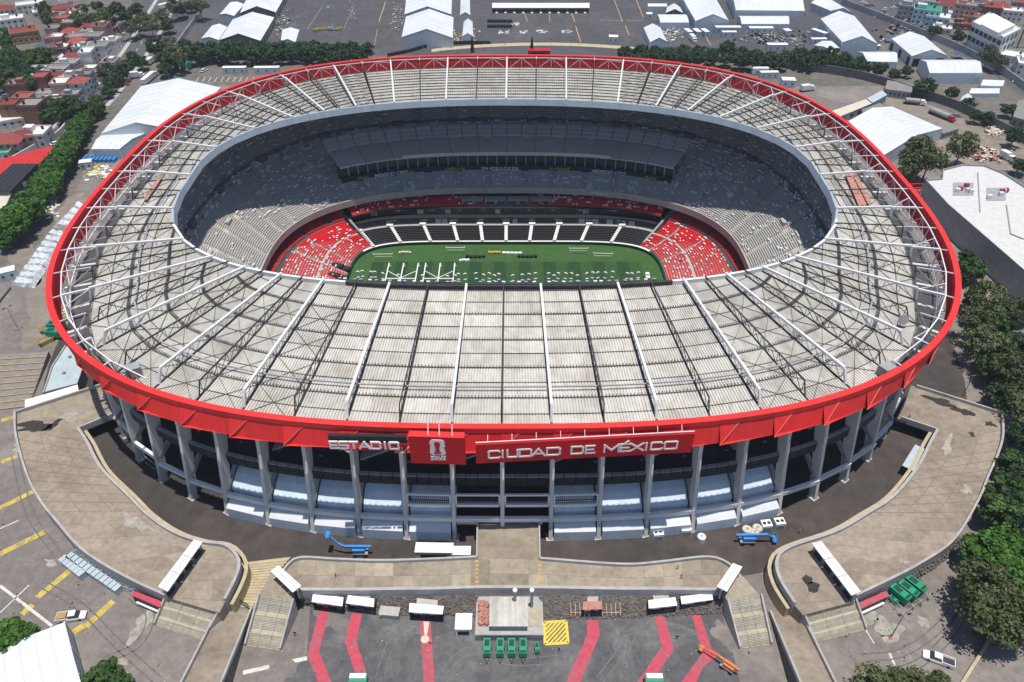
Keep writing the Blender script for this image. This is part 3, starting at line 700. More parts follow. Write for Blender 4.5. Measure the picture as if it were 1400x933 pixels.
def text_mesh(txt, name, loc, wid, hgt, m, parent, rx=math.pi/2, dp=.06, rz=0, bold=.012):
    cu = bpy.data.curves.new(name, 'FONT'); cu.body = txt; cu.size = 1; cu.extrude = .02; cu.offset = bold; cu.align_x = 'CENTER'; cu.resolution_u = 3
    t = bpy.data.objects.new(name, cu); col.objects.link(t); bpy.context.view_layer.update()
    me = bpy.data.meshes.new_from_object(t.evaluated_get(bpy.context.evaluated_depsgraph_get())); bpy.data.objects.remove(t)
    v = np.array([q.co[:] for q in me.vertices]); w0 = v[:, 0].max()-v[:, 0].min(); h0 = v[:, 1].max()-v[:, 1].min(); c0 = (v[:, 0].max()+v[:, 0].min())/2; b0 = v[:, 1].min()
    mt = Matrix.Translation(loc) @ Matrix.Rotation(rz, 4, 'Z') @ Matrix.Rotation(rx, 4, 'X')
    off = Vector(parent['_o']) if '_o' in parent else Vector((0, 0, 0))
    for q in me.vertices:
        q.co = mt @ Vector(((q.co.x-c0)*wid/w0, (q.co.y-b0)*hgt/h0, q.co.z*dp/.02))-off
    me.materials.clear(); me.materials.append(M[m]); o = bpy.data.objects.new(name, me); col.objects.link(o); o.parent = parent; return o
FY = -118.2
TL = 20  # signs lean back a little: top further from the street
def sign_frame(u0, v0, u1, v1, ht, y):
    """board whose top edge runs between two pixels on the plane y"""
    def on(u, v):
        x = (u-700)/FPX; q = (v-466.5)/FPX; d = np.array([x, math.cos(TILT)-q*math.sin(TILT), -math.sin(TILT)-q*math.cos(TILT)]); t = (y-CAM[1])/d[1]; return CAM+d*t
    return on(u0, v0), on(u1, v1)
# city name board
a, b = sign_frame(650, 609, 952, 601, 0, FY); a[1] = FY; b[1] = FY+1.6; H_ = 5.6
sg = thing('name_board', 'long red board lettered CIUDAD DE MÉXICO hung below the stadium rim', 'sign', (float(a[0]), FY, float(a[2])-H_))
A_, B_ = Vector(a), Vector(b); ex = (B_-A_).normalized(); ez = Vector((0, 0, 1)); ny = ex.cross(ez).normalized()
mb = MB(); q = Vector((0, 0, -H_)); th = -ny*.9; mb.hexa([A_+q, B_+q, B_+q+th, A_+q+th, A_, B_, B_+th, A_+th]); mb.build('board', 'red_sign', sg)
Lw = (B_-A_).length; txt = 'CIUDAD DE MÉXICO'
us = [(668, 683), (687, 687.5), (694, 708), (711, 727), (728, 746), (749, 767), None, (783, 799), (803, 815), None, (829, 849), (852, 864), (866, 883), (887, 887.5), (894, 909), (913, 930)]
for ch, sp in zip(txt, us):
    if not sp: continue
    x0, x1 = (sp[0]-650)/302*Lw, (sp[1]-650)/302*Lw
    letter('E' if ch == 'É' else ch, A_+ex*x0+ez*(-H_+1.55)+ny*.02, ex, ez, ny, x1-x0, 2.1, .38, .14, 'white', sg, accent=ch == 'É')
mb = MB()
for i in range(9):
    p0 = A_+ex*(Lw*(i+.5)/9)+th*.5; mb.beam(p0, p0+Vector((0, 1.4, 1.0)), .1)
mb.beam(A_+th*.5+ez*.25, B_+th*.5+ez*.25, .2); mb.build('hanger', 'steel_white', sg)
# emblem board
a, b = sign_frame(558, 597, 635, 602, 0, FY-.4); H_ = 8.0; sg = thing('emblem_board', 'square red board with white tournament emblem and trophy beside the lettering', 'sign', (float(a[0]), float(a[1]), float(a[2])-H_))
A_, B_ = Vector(a), Vector(b); B_.z = A_.z-.5; ex = (B_-A_).normalized(); ez = Vector((0, 0, 1)); ny = ex.cross(ez).normalized(); th = -ny*1.6
mb = MB(); q = Vector((0, 0, -H_)); mb.hexa([A_+q, B_+q, B_+q+th, A_+q+th, A_, B_, B_+th, A_+th]); mb.build('board', 'red_sign', sg)
mb = MB(); mb.hexa([A_+ez*.0+ny*.02, B_+ny*.02, B_+th, A_+th, A_+ez*.06+ny*.02, B_+ez*.06+ny*.02, B_+th+ez*.06, A_+th+ez*.06]); mb.build('top_cap', 'red', sg)
C_ = A_+ex*(.505*(B_-A_).length)+ez*(-H_*.98)
def flat(name, pts, d, m):
    mb = MB(); n = len(pts); f = [C_+ex*x+ez*y+ny*d for x, y in pts]; g = [C_+ex*x+ez*y+ny*(d-.1) for x, y in pts]
    mb.add([*f, *g], [tuple(range(n)), *[(i, n+i, n+(i+1) % n, (i+1) % n) for i in range(n)]]); return mb.build(name, m, sg)
def rr(x0, x1, y0, y1, r, n=5):
    o = []
    for cx, cy, a0 in ((x1-r, y1-r, 0), (x0+r, y1-r, 90), (x0+r, y0+r, 180), (x1-r, y0+r, 270)):
        for i in range(n+1): t = R(a0+90*i/n); o.append((cx+r*math.cos(t), cy+r*math.sin(t)))
    return o
flat('emblem_numeral', [(-1.55, 6.15), (-1.5, 6.55), (-1.2, 7.0), (-.8, 7.2), (.8, 7.2), (1.3, 7.0), (1.55, 6.5), (1.55, 6.15), (1.3, 5.9), (1.6, 5.6), (1.55, 5.2), (1.2, 4.85), (-1.5, 4.85), (-1.5, 5.3), (-1.15, 5.6), (-1.5, 5.75)], .12, 'white')
flat('emblem_numeral', [(-1.5, 4.75), (1.1, 4.75), (1.5, 4.4), (1.35, 4.05), (1.6, 3.7), (1.6, 3.1), (1.2, 2.75), (.8, 2.65), (-.8, 2.65), (-1.2, 2.75), (-1.55, 3.1), (-1.6, 3.7), (-1.55, 4.3)], .13, 'white')
tr = [(-.7, 3.55), (.7, 3.55), (.45, 3.95), (.3, 4.6), (.4, 5.1), (.55, 5.6), (.62, 6.1), (.45, 6.5), (.15, 6.68), (-.15, 6.68), (-.45, 6.5), (-.62, 6.1), (-.55, 5.6), (-.4, 5.1), (-.3, 4.6), (-.45, 3.95)]
flat('emblem_trophy', tr, .26, 'red_sign')
for tx, y, wd, hh, mm in (('FIFA', 2.95, 1.5, .4, 'red_sign'), ('WORLD CUP', 1.95, 3.2, .5, 'white'), ('2026', 1.2, 3.2, .65, 'white')):
    p = C_+ex*0+ez*y+ny*.16; text_mesh(tx, 'lettering', p, wd, hh, mm, sg, rz=math.atan2(ex.y, ex.x), bold=.03, dp=.05)
mb = MB()
for f in (.35, .55, .78): p0 = A_+(B_-A_)*f+th*.4; mb.beam(p0, p0+Vector((0, 1.0, 2.2)), .2)
mb.build('hanger', 'steel_white', sg)
# ESTADIO letters
a, b = sign_frame(449, 601, 556, 609, 0, FY+1.2); sg = thing('letter_sign', 'white letters ESTADIO standing in front of a black beam under the rim', 'sign', (float(a[0]), float(a[1]), float(a[2])-3))
A_, B_ = Vector(a), Vector(b); B_.z = A_.z-.3; ex = (B_-A_).normalized(); ny = ex.cross(ez).normalized(); Lw = (B_-A_).length
mb = MB(); q = Vector((0, 0, -2.2)); th = -ny*.8; mb.hexa([A_+q+ez*1.2, B_+q+ez*1.2, B_+q+th+ez*1.2, A_+q+th+ez*1.2, A_+ez*1.0, B_+ez*1.0, B_+th+ez*1.0, A_+th+ez*1.0]); mb.build('backing_beam', 'black', sg)
for ch, (u0, u1) in zip('ESTADIO', ((451, 461), (464, 475), (478, 489), (491.5, 505), (508, 520), (526.5, 527), (533, 545))):
    x0, x1 = (u0-449)/107*Lw, (u1-449)/107*Lw; letter(ch, A_+ex*x0+ez*(-2.05)+ny*.3, ex, ez, ny, x1-x0, 1.85, .38, .3, 'white', sg)
mb = MB(); mb.beam(A_+ez*-1.1, B_+ez*-1.1, .25); mb.build('rail', 'red_sign', sg)
mb = MB()
for u in (473, 549):
    c = A_+ex*((u-449)/107*Lw)+ez*-3.9
    for dx in (-1.8, -.1, 1.4): mb.beam(c, c+ex*dx+ez*1.6+Vector((0, .4, 0)), .17)
mb.build('bracket', 'steel_white', sg)
# words on the boards inside the bowl
def far_text(txt, u, v, wpx, z, hh, y):
    p = P(u, v, z); w_ = (P(u+wpx/2, v, z)[0]-P(u-wpx/2, v, z)[0]); x = p[0]; sl = math.atan2(y(x+w_/2)-y(x-w_/2), w_)
    text_mesh(txt, 'board_lettering', (x, min(y(x), (y(x+w_/2)+y(x-w_/2))/2)-.25, z), w_, hh, 'seat_white', ST, bold=.03, dp=.05, rz=sl)
f0 = upf(.165)
by = lambda x: f0[1]*(1-min(abs(x)/f0[0], .99)**NS)**(1/NS)-.15
for t_, u, wd in (('MEXICO CITY', 538, 44), ('FIFA WORLD CUP 2026', 684, 50), ('MEXICO CITY', 831, 45)): far_text(t_, u, 231, wd, f0[2]+.55, 1.5, by)
py_ = lambda x: PPB*(1-min(abs(x)/PPA, .99)**NS)**(1/NS)-.12
far_text('MEXICO CITY', 819, 257, 27, 1.9, .9, py_)

# ================================================================ FRONT: RING ROAD, DECKS, STAIRS, LOT
DK = 4.5
L_in = pxs([(108, 588), (120, 606), (140, 643), (175, 678), (204, 707), (241, 731), (279, 743), (308, 747), (324, 761), (328, 776), (321, 797), (308, 822)], DK)
L_out = pxs([(22, 566), (24, 600), (40, 655), (60, 692), (78, 714), (107, 748), (139, 772), (188, 799), (228, 817)], DK)
R_in = pxs([(1281, 590), (1272, 605), (1252, 643), (1220, 681), (1185, 704), (1143, 728), (1077, 751), (1061, 770), (1066, 795), (1086, 827)], DK)
R_out = pxs([(1369, 567), (1368, 607), (1347, 659), (1337, 684), (1303, 740), (1257, 773), (1211, 797), (1169, 817)], DK)
F_up = pxs([(386, 790), (392, 777), (410, 765), (459, 767), (520, 769), (590, 767), (652, 764), (738, 766), (848, 774), (901, 771), (968, 764), (998, 775), (1008, 790)], DK)
F_lo = pxs([(386, 790), (410, 809), (470, 809), (501, 809), (560, 808), (590, 808), (652, 806), (738, 806), (848, 808), (901, 808), (973, 809), (985, 808), (1008, 790)], DK)
# ring road and paved lots (sheets)
n_ = 120
def apron_sheet():
    mb = MB(); n = 96; o = resample(pxs([(1560, 560), (1330, 250), (1215, 118), (190, 118), (60, 330), (-160, 470), (-400, 1250), (1800, 1250), (1560, 560)]), 400)
    oa = np.array([math.atan2(p[1], p[0]) for p in o])
    ins = [ring(105, 92, N0, 2*math.pi*i/n, .02) for i in range(n)]; out = []
    for p in ins:
        a = math.atan2(p[1], p[0]); k = int(np.argmin(np.abs((oa-a+math.pi) % (2*math.pi)-math.pi))); out.append((o[k][0], o[k][1], .02))
    for i in range(n): mb.quad(ins[i], out[i], out[(i+1) % n], ins[(i+1) % n])
    return mb.build('asphalt_apron', 'asphalt')
struct(apron_sheet())
mb = MB()
for i in range(n_):
    p, q = 2*math.pi*i/n_, 2*math.pi*(i+1)/n_; mb.quad(off_pt(p, -14, .04), off_pt(q, -14, .04), off_pt(q, 17, .04), off_pt(p, 17, .04))
struct(mb.build('ring_road', 'ring_asphalt'))
lot = struct(sheet('front_lot', pxs([(424, 826), (985, 830), (1030, 1000), (330, 1000), (420, 895)]), .05, 'asphalt_dark'))
struct(sheet('north_parking', pxs([(150, -60), (1300, -60), (1190, 75), (1190, 88), (1010, 84), (860, 90), (560, 76), (250, 72), (228, 90), (215, 70)]), .05, 'asphalt_north'))
def dkpart(name, inner, outer, m='deck', z0=0.0):
    """solid plaza between two edge paths"""
    n = 40; a, b = smooth_path(inner, n), smooth_path(outer, n); mb = MB(); 
    for i in range(n-1):
        mb.quad(a[i], b[i], b[i+1], a[i+1])
        for e in (a, b): mb.quad((*e[i][:2], z0), (*e[i+1][:2], z0), (*e[i+1][:2], DK), (*e[i][:2], DK))
    for i in (0, n-1): mb.quad((*a[i][:2], z0), (*b[i][:2], z0), b[i], a[i])
    o = struct(mb.build(name, m)); return o, a, b
dl, la, lb = dkpart('west_deck', L_in, L_out); dr, ra, rb = dkpart('east_deck', R_in, R_out)
df, fa, fb = dkpart('front_deck', F_up, F_lo)
def slab_z(mb, poly, z0, z1): mb.prism(poly, z0, z1)
mb = MB(); c = pxs([(22, 566), (144, 527), (159, 567), (108, 588)], DK)
mb.prism([q[:2] for q in (c[0], c[3], P(166, 565, DK), P(150, 522, DK))], DK-.9, DK-.01); struct(mb.build('west_bridge', 'deck'))
mb = MB(); mb.prism([q[:2] for q in pxs([(1369, 567), (1281, 590), (1225, 572), (1246, 527)], DK)], DK-.9, DK-.01); struct(mb.build('east_bridge', 'deck'))
mb = MB(); mb.prism([q[:2] for q in pxs([(652, 806), (738, 806), (737, 712), (653, 712)], DK)], DK-.8, DK+.02); mainb = struct(mb.build('main_bridge', 'deck_slab'))
# slabs with open joints on the front deck and on the lower ends of the side decks
def slab_grid(paths, cols, rows, i0, i1, parent, skip=.0):
    a, b = paths; a = resample(a[i0:i1], cols+1); b = resample(b[i0:i1], cols+1)
    for i in range(cols):
        for j in range(rows):
            if random.random() < skip: continue
            q = [lerp(lerp(a[i+di], b[i+di], (j+dj)/rows), lerp(a[i+di], b[i+di], (j+dj)/rows), 0) for di, dj in ((0, 0), (0, 1), (1, 1), (1, 0))]
            cx = tuple(sum(p[k] for p in q)/4 for k in range(2)); mb = MB()
            mb.prism([lerp(p[:2], cx, .022) for p in q], DK-.02, DK+.05); mb.build('slab', 'deck_slab', parent)
slab_grid((fa, fb), 22, 2, 2, 38, df)
M['deck_slab_brown'] = mat('deck_slab_brown', (.31, .26, .21), .9, .18, .7, c2=(.19, .155, .125), s2=.12, a2=.65, rnd=.14)
def slab_grid2(paths, cols, rows, i0, i1, parent, m):
    a, b = paths; a = resample(a[i0:i1], cols+1); b = resample(b[i0:i1], cols+1)
    for i in range(cols):
        for j in range(rows):
            q = [lerp(a[i+di], b[i+di], (j+dj)/rows) for di, dj in ((0, 0), (0, 1), (1, 1), (1, 0))]
            cx = tuple(sum(p[k] for p in q)/4 for k in range(2)); mb = MB(); mb.prism([lerp(p[:2], cx, .02) for p in q], DK-.02, DK+.04); mb.build('slab', m, parent)
slab_grid2((la, lb), 7, 4, 19, 40, dl, 'deck_slab_brown'); slab_grid2((ra, rb), 7, 4, 20, 40, dr, 'deck_slab_brown')
# stains and patches lying on the decks
def blot(name, uv, z, m, parent, jag=.25, n=64):
    pts = []; ph = [random.random()*6.28 for _ in range(6)]; am = [jag*random.uniform(.3, 1)/(1+.35*i) for i in range(6)]
    for i in range(n):
        t = 2*math.pi*i/n; r = 1+sum(am[q]*math.sin((q+2)*t+ph[q]) for q in range(6))+.03*random.uniform(-1, 1); r = max(r, .25)
        dx, dy = uv[2]*r*math.cos(t), uv[3]*r*math.sin(t); k, s_ = math.cos(uv[4]), math.sin(uv[4])
        pts.append(P(uv[0]+dx*k-dy*s_, uv[1]+dx*s_+dy*k, z))
    mb = MB(); mb.poly(pts[::-1]); return mb.build(name, m, parent)
for q in ((48, 583, 24, 7, -.12), (72, 581, 14, 3, -.5)): blot('damp_stain', q, DK+.06, 'wet', dl, .35)
for q in ((1285, 549, 26, 3.5, .3), (1318, 563, 14, 4, .35), (1354, 580, 7, 3, .3), (1329, 594, 5, 2.2, .5)): blot('damp_stain', q, DK+.06, 'wet', dr, .35)
for q in ((1104, 793, 7, 6, .8), (1112, 803, 8, 8, .2)): blot('damp_stain', q, DK+.07, 'wet', dr, .15)
for q in ((95, 570, 14, 5, -.1), (185, 715, 22, 8, .6)): blot('pale_patch', q, DK+.055, 'pale_patch', dl, .4)
for q in ((1322, 670, 10, 4, .5), (1295, 610, 6, 12, .4), (1235, 768, 6, 3, .3)): blot('pale_patch', q, DK+.055, 'pale_patch', dr, .4)
# parapets
def parapet(name, path, h, th, m, parent, z0=None, n=None):
    mb = MB(); wall_path(mb, path, h, th, z0); return mb.build(name, m, parent)
parapet('parapet', smooth_path(L_out, 40), 1.1, .5, 'wall', dl, 0.); parapet('parapet', smooth_path(R_out, 40), 1.1, .5, 'wall', dr, 0.)
parapet('parapet', smooth_path(L_in, 50), .9, .7, 'wall', dl, 0.); parapet('parapet', smooth_path(R_in, 50), .9, .7, 'wall', dr, 0.)
def offset(path, d):
    out = []
    for i, p in enumerate(path):
        a = path[max(i-1, 0)]; b = path[min(i+1, len(path)-1)]; dx, dy = b[0]-a[0], b[1]-a[1]; L = math.hypot(dx, dy) or 1; out.append((p[0]-dy/L*d, p[1]+dx/L*d, p[2]))
    return out
parapet('yellow_kerb', [(x, y, .05) for x, y, z in offset(smooth_path(L_in, 50), 1.2)], 3.6, .8, 'wall_cream', dl)
parapet('yellow_kerb', [(x, y, .05) for x, y, z in offset(smooth_path(R_in, 50), -1.2)], 3.6, .8, 'wall_cream', dr)
parapet('parapet', smooth_path(F_up[:7], 30), .9, .5, 'wall', df, 0.); parapet('parapet', smooth_path(F_up[7:], 30), .9, .5, 'wall', df, 0.)
parapet('parapet', smooth_path(F_lo[1:-1], 40), 1.0, .7, 'wall', df, 0.)
for l in (((22, 566), (144, 527)), ((108, 588), (159, 567))): parapet('parapet', resample(pxs(l, DK), 4), 1.0, .45, 'wall', dl, DK-.9)
for l in (((1369, 567), (1252, 530)), ((1281, 590), (1231, 573))): parapet('parapet', resample(pxs(l, DK), 4), 1.0, .45, 'wall', dr, DK-.9)
for l in (((652, 764), (653, 713)), ((738, 766), (737, 713))): parapet('parapet', resample(pxs(l, DK), 3), 1.0, .35, 'wall', mainb, DK-.8)
for u in (652, 738):
    for i in range(14): 
        if i % 2: continue
        v = 766+i*2.8; q = pxs([(u-2.2, v), (u+2.2, v), (u+2.2, v+2.8), (u-2.2, v+2.8)], DK+.06); mb = MB(); mb.poly(q[::-1]); mb.build('hatch_stripe', 'orange_paint', mainb)
# handrails over the yellow kerb
# ---- staircases
def stairs(label, top, bot, ztop, name='staircase', n=27, landings=(9, 18)):
    """top and bottom edges as pixel pairs; treads as separate steps"""
    t0, t1 = P(*top[0], ztop), P(*top[1], ztop); b0, b1 = P(*bot[0], 0), P(*bot[1], 0)
    s = thing(name, label, 'stairs', (float((b0[0]+b1[0])/2), float((b0[1]+b1[1])/2), 0.), 'stairs down from the raised decks')
    tot = n+len(landings)*3; k = 0; r = 0
    for i in range(n):
        w_ = 4 if i in landings else 1
        f0, f1 = k/tot, (k+w_)/tot; k += w_
        z = ztop*(1-(i+1)/n)+.02; 
        q = [lerp(t0, b0, f0), lerp(t1, b1, f0), lerp(t1, b1, f1), lerp(t0, b0, f1)]
        mb = MB(); mb.prism([p[:2] for p in q], 0.0, z+.12); mb.build('landing' if w_ > 1 else 'step', 'cream_step' if w_ > 1 else 'step', s)
        if w_ > 1 or i == n-1:
            e = [lerp(t0, b0, f1-.01), lerp(t1, b1, f1-.01), lerp(t1, b1, f1), lerp(t0, b0, f1)]; mb = MB(); mb.prism([p[:2] for p in e], z+.125, z+.15); mb.build('nosing', 'yellow_paint', s)
    for a, b in ((t0, b0), (t1, b1)):
        mb = MB(); wall_path(mb, [(*a[:2], a[2]), (*b[:2], .1)], 1.0, .35, 0.0); mb.build('side_wall', 'wall', s)
    for j in (1, 2):
        mb = MB(); a = lerp(t0, t1, j/3); b = lerp(b0, b1, j/3); mb.beam((a[0], a[1], a[2]+.95), (b[0], b[1], 1.05), .05)
        for q in range(6): c = lerp(a, b, q/5); mb.beam(c, (c[0], c[1], c[2]+.95), .05)
        mb.build('handrail', 'wall', s)
    return s
M['step'] = mat('step', (.36, .335, .28), .9, .15, .9, c2=(.25, .22, .18), s2=.3, a2=.6, rnd=.12); M['cream_step'] = mat('cream_step', (.44, .40, .31), .9, .15, .8, c2=(.3, .26, .2), s2=.3, a2=.6)
stairs('wide concrete stairs beside the red roofed booth with blue barrier row', ((228, 817), (300, 838)), ((212, 856), (280, 877)), 3.4)
stairs('concrete stairs beside the red roofed booth and green generators', ((1169, 822), (1098, 841)), ((1183, 862), (1114, 880)), 3.4)
stairs('concrete stairs between the ramp with support post and the first tunnel canopy', ((355, 815), (402, 822)), ((336, 884), (384, 890)), DK)
stairs('concrete stairs next to the orange boom lift', ((994, 822), (1040, 815)), ((1011, 888), (1054, 882)), DK)
# deck landings above the front stairs
for c in (((370, 782), (400, 800), (402, 822), (355, 815)), ((1008, 780), (985, 802), (994, 822), (1040, 815))):
    mb = MB(); mb.prism([q[:2] for q in pxs(c, DK)], 0, DK-.03); mb.build('stair_head', 'deck_slab', df)
mb = MB(); q = pxs([(228, 817), (300, 838), (308, 822)], DK); mb.prism([p[:2] for p in q], 0, DK-.05); mb.build('stair_head', 'deck', dl)
mb = MB(); q = pxs([(1169, 822), (1098, 841), (1086, 827), (1169, 817)], DK); mb.prism([p[:2] for p in q], 0, DK-.05); mb.build('stair_head', 'deck', dr)
# ---- ramps rising from the ring road to the street
def ramp(label, top, bot, z1, sg_):
    a0, a1 = P(*top[0], .1), P(*top[1], .1); b0, b1 = P(*bot[0], z1), P(*bot[1], z1)
    s = thing('ramp', label, 'ramp', (float((a0[0]+a1[0])/2), float((a0[1]+a1[1])/2), 0.))
    e = lambda p, q, t: tuple(p[i]+(q[i]-p[i])*t for i in range(3))
    b0, b1 = e(a0, b0, 1.25), e(a1, b1, 1.25)
    mb = MB(); mb.hexa([(*a0[:2], 0), (*a1[:2], 0), (*b1[:2], b1[2]-1.0), (*b0[:2], b0[2]-1.0), a0, a1, b1, b0]); mb.build('road_deck', 'deck', s)
    for p, q in ((a0, b0), (a1, b1)):
        mb = MB(); wall_path(mb, resample([p, q], 6), 1.0, .45, None); mb.build('side_wall', 'wall', s)
        mb = MB(); wall_path(mb, [(q_[0], q_[1], q_[2]-.02) for q_ in resample([p, q], 6)], 0.0, .4, 0.0); mb.build('stone_face', 'stone', s)
    return s
ramp('brown ramp rising between stone walls past the yellow ribbed slope', ((303, 829), (345, 834)), ((247, 940), (302, 940)), 5.0, -1)
ramp('brown ramp rising between stone walls near the lone white pickup', ((1052, 838), (1090, 832)), ((1095, 940), (1143, 940)), 5.0, 1)
# yellow ribbed slope leading up to the gate
mb = MB(); q = pxs([(330, 770), (398, 762), (362, 800), (345, 832), (306, 828), (322, 798)], 0); struct_y = None
o = sheet('ribbed_slope', q, .12, 'wall_cream'); struct(o)
for i in range(16):
    f = (i+.5)/16; a = lerp(P(330, 772, .2), P(307, 827, .2), f); b = lerp(P(396, 764, .2), P(344, 831, .2), f); mb = MB(); mb.beam(a, b, .35, .16); mb.build('rib', 'wall_cream', o)
for l, n_l in (((305, 828), (323, 833)), ((327, 826), (342, 833))) and [(((304, 829), (321, 832)), 'g'), (((325, 824), (342, 834)), 'g')]:
    a, b = P(*l[0], 0), P(*l[1], 0); g = thing('steel_gate', 'black barred steel gate leaf at the foot of the ribbed slope', 'gate', a, 'gate leaves at the ramp'); mb = MB()
    mb.beam((*a[:2], .3), (*b[:2], .3), .12); mb.beam((*a[:2], 2.0), (*b[:2], 2.0), .12); mb.build('frame', 'black', g)
    for i in range(9): mb = MB(); c = lerp(a, b, i/8); mb.beam((*c[:2], .1), (*c[:2], 2.1), .09); mb.build('bar', 'black', g)
# embankment of dark stone under the front deck
def embank(name, top, bot, m, ztop):
    mb = MB(); n = 40; a = resample(pxs(top, ztop), n); b = resample(pxs(bot, .06), n)
    for i in range(n-1): mb.quad(a[i], b[i], b[i+1], a[i+1])
    return mb.build(name, m, None)
def rocks(parent, top, bot, ztop, cnt, m, r=(.25, .5)):
    mb = MB(); a = pxs(top, ztop); b = pxs(bot, .06); n = 60; a = resample(a, n); b = resample(b, n)
    for _ in range(cnt):
        i = random.randrange(n); c = lerp(a[i], b[i], random.random()); s = random.uniform(*r); t = random.random()*3
        mb.prism([(c[0]+s*math.cos(t+q*1.25)*random.uniform(.7, 1.1), c[1]+s*math.sin(t+q*1.25)*random.uniform(.7, 1.1)) for q in range(5)], c[2]-.1, c[2]+s*random.uniform(.25, .6))
    return stuff(mb.build('stones', m, parent))
for nm, t, b, m, cnt, lb_ in (('embankment', [(404, 812), (500, 812), (652, 809)], [(420, 828), (517, 840), (651, 843)], 'stone', 900, 'dark stone embankment below the deck with three white tunnel canopies'),
                         ('embankment', [(738, 809), (848, 811), (990, 812)], [(741, 846), (847, 846), (1000, 838)], 'stone', 900, 'dark stone embankment below the deck with the rusty unfinished tunnel'),
                         ('gravel_bank', [(107, 750), (139, 775), (188, 801)], [(98, 757), (128, 783), (181, 812)], 'gravel', 500, 'grey gravel bank below the curved deck wall beside the turnstile row'),
                         ('embankment', [(1312, 735), (1257, 775), (1190, 806)], [(1318, 745), (1264, 786), (1196, 818)], 'stone', 500, 'dark stone bank below the deck by the green generators')):
    o = embank(nm, t, b, m, 3.6 if 'gravel' not in nm else 2.6); tag(o, lb_, 'embankment'); rocks(o, t, b, 3.4 if 'gravel' not in nm else 2.5, cnt, m)
# painted red paths
paths = [[(437, 833, 451, 834), (420, 895, 436, 891), (440, 945, 458, 945)], [(481, 838, 495, 840), (471, 877, 487, 876), (494, 945, 509, 945)], [(574, 848, 588.5, 848), (580, 945, 595, 945)],
         [(802, 848, 818, 848), (803, 868, 820, 868), (769, 945, 788, 945)], [(894, 841, 908, 841), (905, 884, 921, 889), (863, 945, 881, 945)], [(944, 836, 956, 836), (961, 892, 973, 887), (923, 945, 946, 945)]]
for pth in paths:
    for s0, s1 in zip(pth[:-1], pth[1:]):
        mb = MB(); mb.poly(pxs([(s0[0], s0[1]), (s1[0], s1[1]), (s1[2], s1[3]), (s0[2], s0[3])], .075)); mb.build('painted_path', 'red_paint', lot)
    if pth is paths[5]:
        mb = MB(); mb.poly(pxs([(961, 892), (973, 887), (984, 894), (962, 912)], .079)); mb.build('painted_path', 'red_paint', lot)
mb = MB(); mb.poly(pxs([(579, 850), (587, 850), (584, 868), (580, 868)], .085)); mb.build('pale_mark', 'cream', lot)
mb = MB(); c = P(581, 874, .089); mb.poly([(c[0]+.9*math.cos(t), c[1]+.9*math.sin(t), .089) for t in np.linspace(0, 2*math.pi, 18)[:-1]]); mb.build('pale_mark', 'cream', lot)
for q, m in (((455, 850, 20, 12, .3), 'asphalt'), ((850, 880, 9, 22, -.3), 'pale_grey'), ((925, 856, 17, 4, .3), 'pale_grey'), ((995, 870, 14, 24, -.5), 'asphalt'), ((905, 900, 5, 12, .3), 'pale_grey'), ((800, 890, 4, 14, .2), 'pale_grey'), ((540, 862, 10, 6, .2), 'pale_grey'), ((566, 862, 14, 9, .2), 'pale_grey'), ((385, 905, 22, 25, .3), 'asphalt')):
    M.setdefault('pale_grey', mat('pale_grey', (.15, .15, .155), .9, .3, .8)); blot('dust_patch', q, .064+random.random()*.006, m, lot, .3)
# hatched box
hb = MB(); A1, B1, C1, D1 = pxs([(744, 851), (774, 849), (777, 879), (745, 881)], .08)
mb = MB()
for p, q in ((A1, B1), (B1, C1), (C1, D1), (D1, A1)): mb.beam(p, q, .55, .02)
mb.build('hatch_border', 'yellow', lot)
for i in range(1, 10):
    f = i/10*2; p = lerp(A1, B1, min(f, 1)) if f <= 1 else lerp(B1, C1, f-1); q = lerp(A1, D1, min(f, 1)) if f <= 1 else lerp(D1, C1, f-1)
    mb = MB(); mb.beam(p, q, .42, .018); mb.build('hatch_stripe', 'yellow', lot)
# parking lines west, east and by the north front
def line(u0, v0, u1, v1, w_, m, z=.06, parent=None):
    a, b = P(u0, v0, z), P(u1, v1, z); mb = MB(); mb.beam(a, b, w_, .012); return mb.build('painted_line', m, parent)
apron = bpy.data.objects['asphalt_apron']; npark = bpy.data.objects['north_parking']
for u0, v0, u1, v1 in ((-20, 705, 45, 672), (-5, 760, 64, 726), (51, 817, 96, 780), (117, 857, 155, 822), (2, 575, 22, 570), (2, 632, 28, 622), (95, 868, 115, 855), (30, 840, 45, 827)): line(u0, v0, u1, v1, 1.5, 'yellow_paint', .05, apron)
for u0, v0, u1, v1, w_ in ((0, 801, 71, 856, .6), (0, 838, 40, 800, .3), (0, 723, 25, 712, .3), (332, 920, 420, 900, .9), (1216, 893, 1230, 925, .5), (1170, 838, 1195, 880, .25), (1255, 545, 1275, 600, .3)): line(u0, v0, u1, v1, w_, 'white_paint', .055, apron)
for i in range(13):
    line(268+i*8.4, 112, 272+i*8.4, 105.5, .35, 'white_paint', .06, apron)
for u0, v0, u1, v1, w_ in ((518, 30, 527, 3, .6), (512, 62, 516, 40, .3), (838, -5, 851, 30, .5), (868, -5, 879, 23, .5), (855, 35, 860, 48, .5), (780, 15, 786, 30, .6), (787, 36, 794, 58, .6), (717, 18, 721, 30, .4), (751, 20, 752, 30, .4), (820, 28, 880, 28, .5), (420, 40, 440, 10, .25), (485, 5, 470, 40, .2), (965, 50, 972, 62, .5)): line(u0, v0, u1, v1, w_, 'orange_paint', .07, npark)
for k in range(7):
    for j in range(5): line(842+k*.5+j*0, 36+j*3.2, 868, 36+j*3.2, .18, 'orange_paint', .066, npark) if k == 0 else None
for j in range(6): line(700, 18+j*2.6, 735, 18+j*2.6, .15, 'orange_paint', .066, npark)
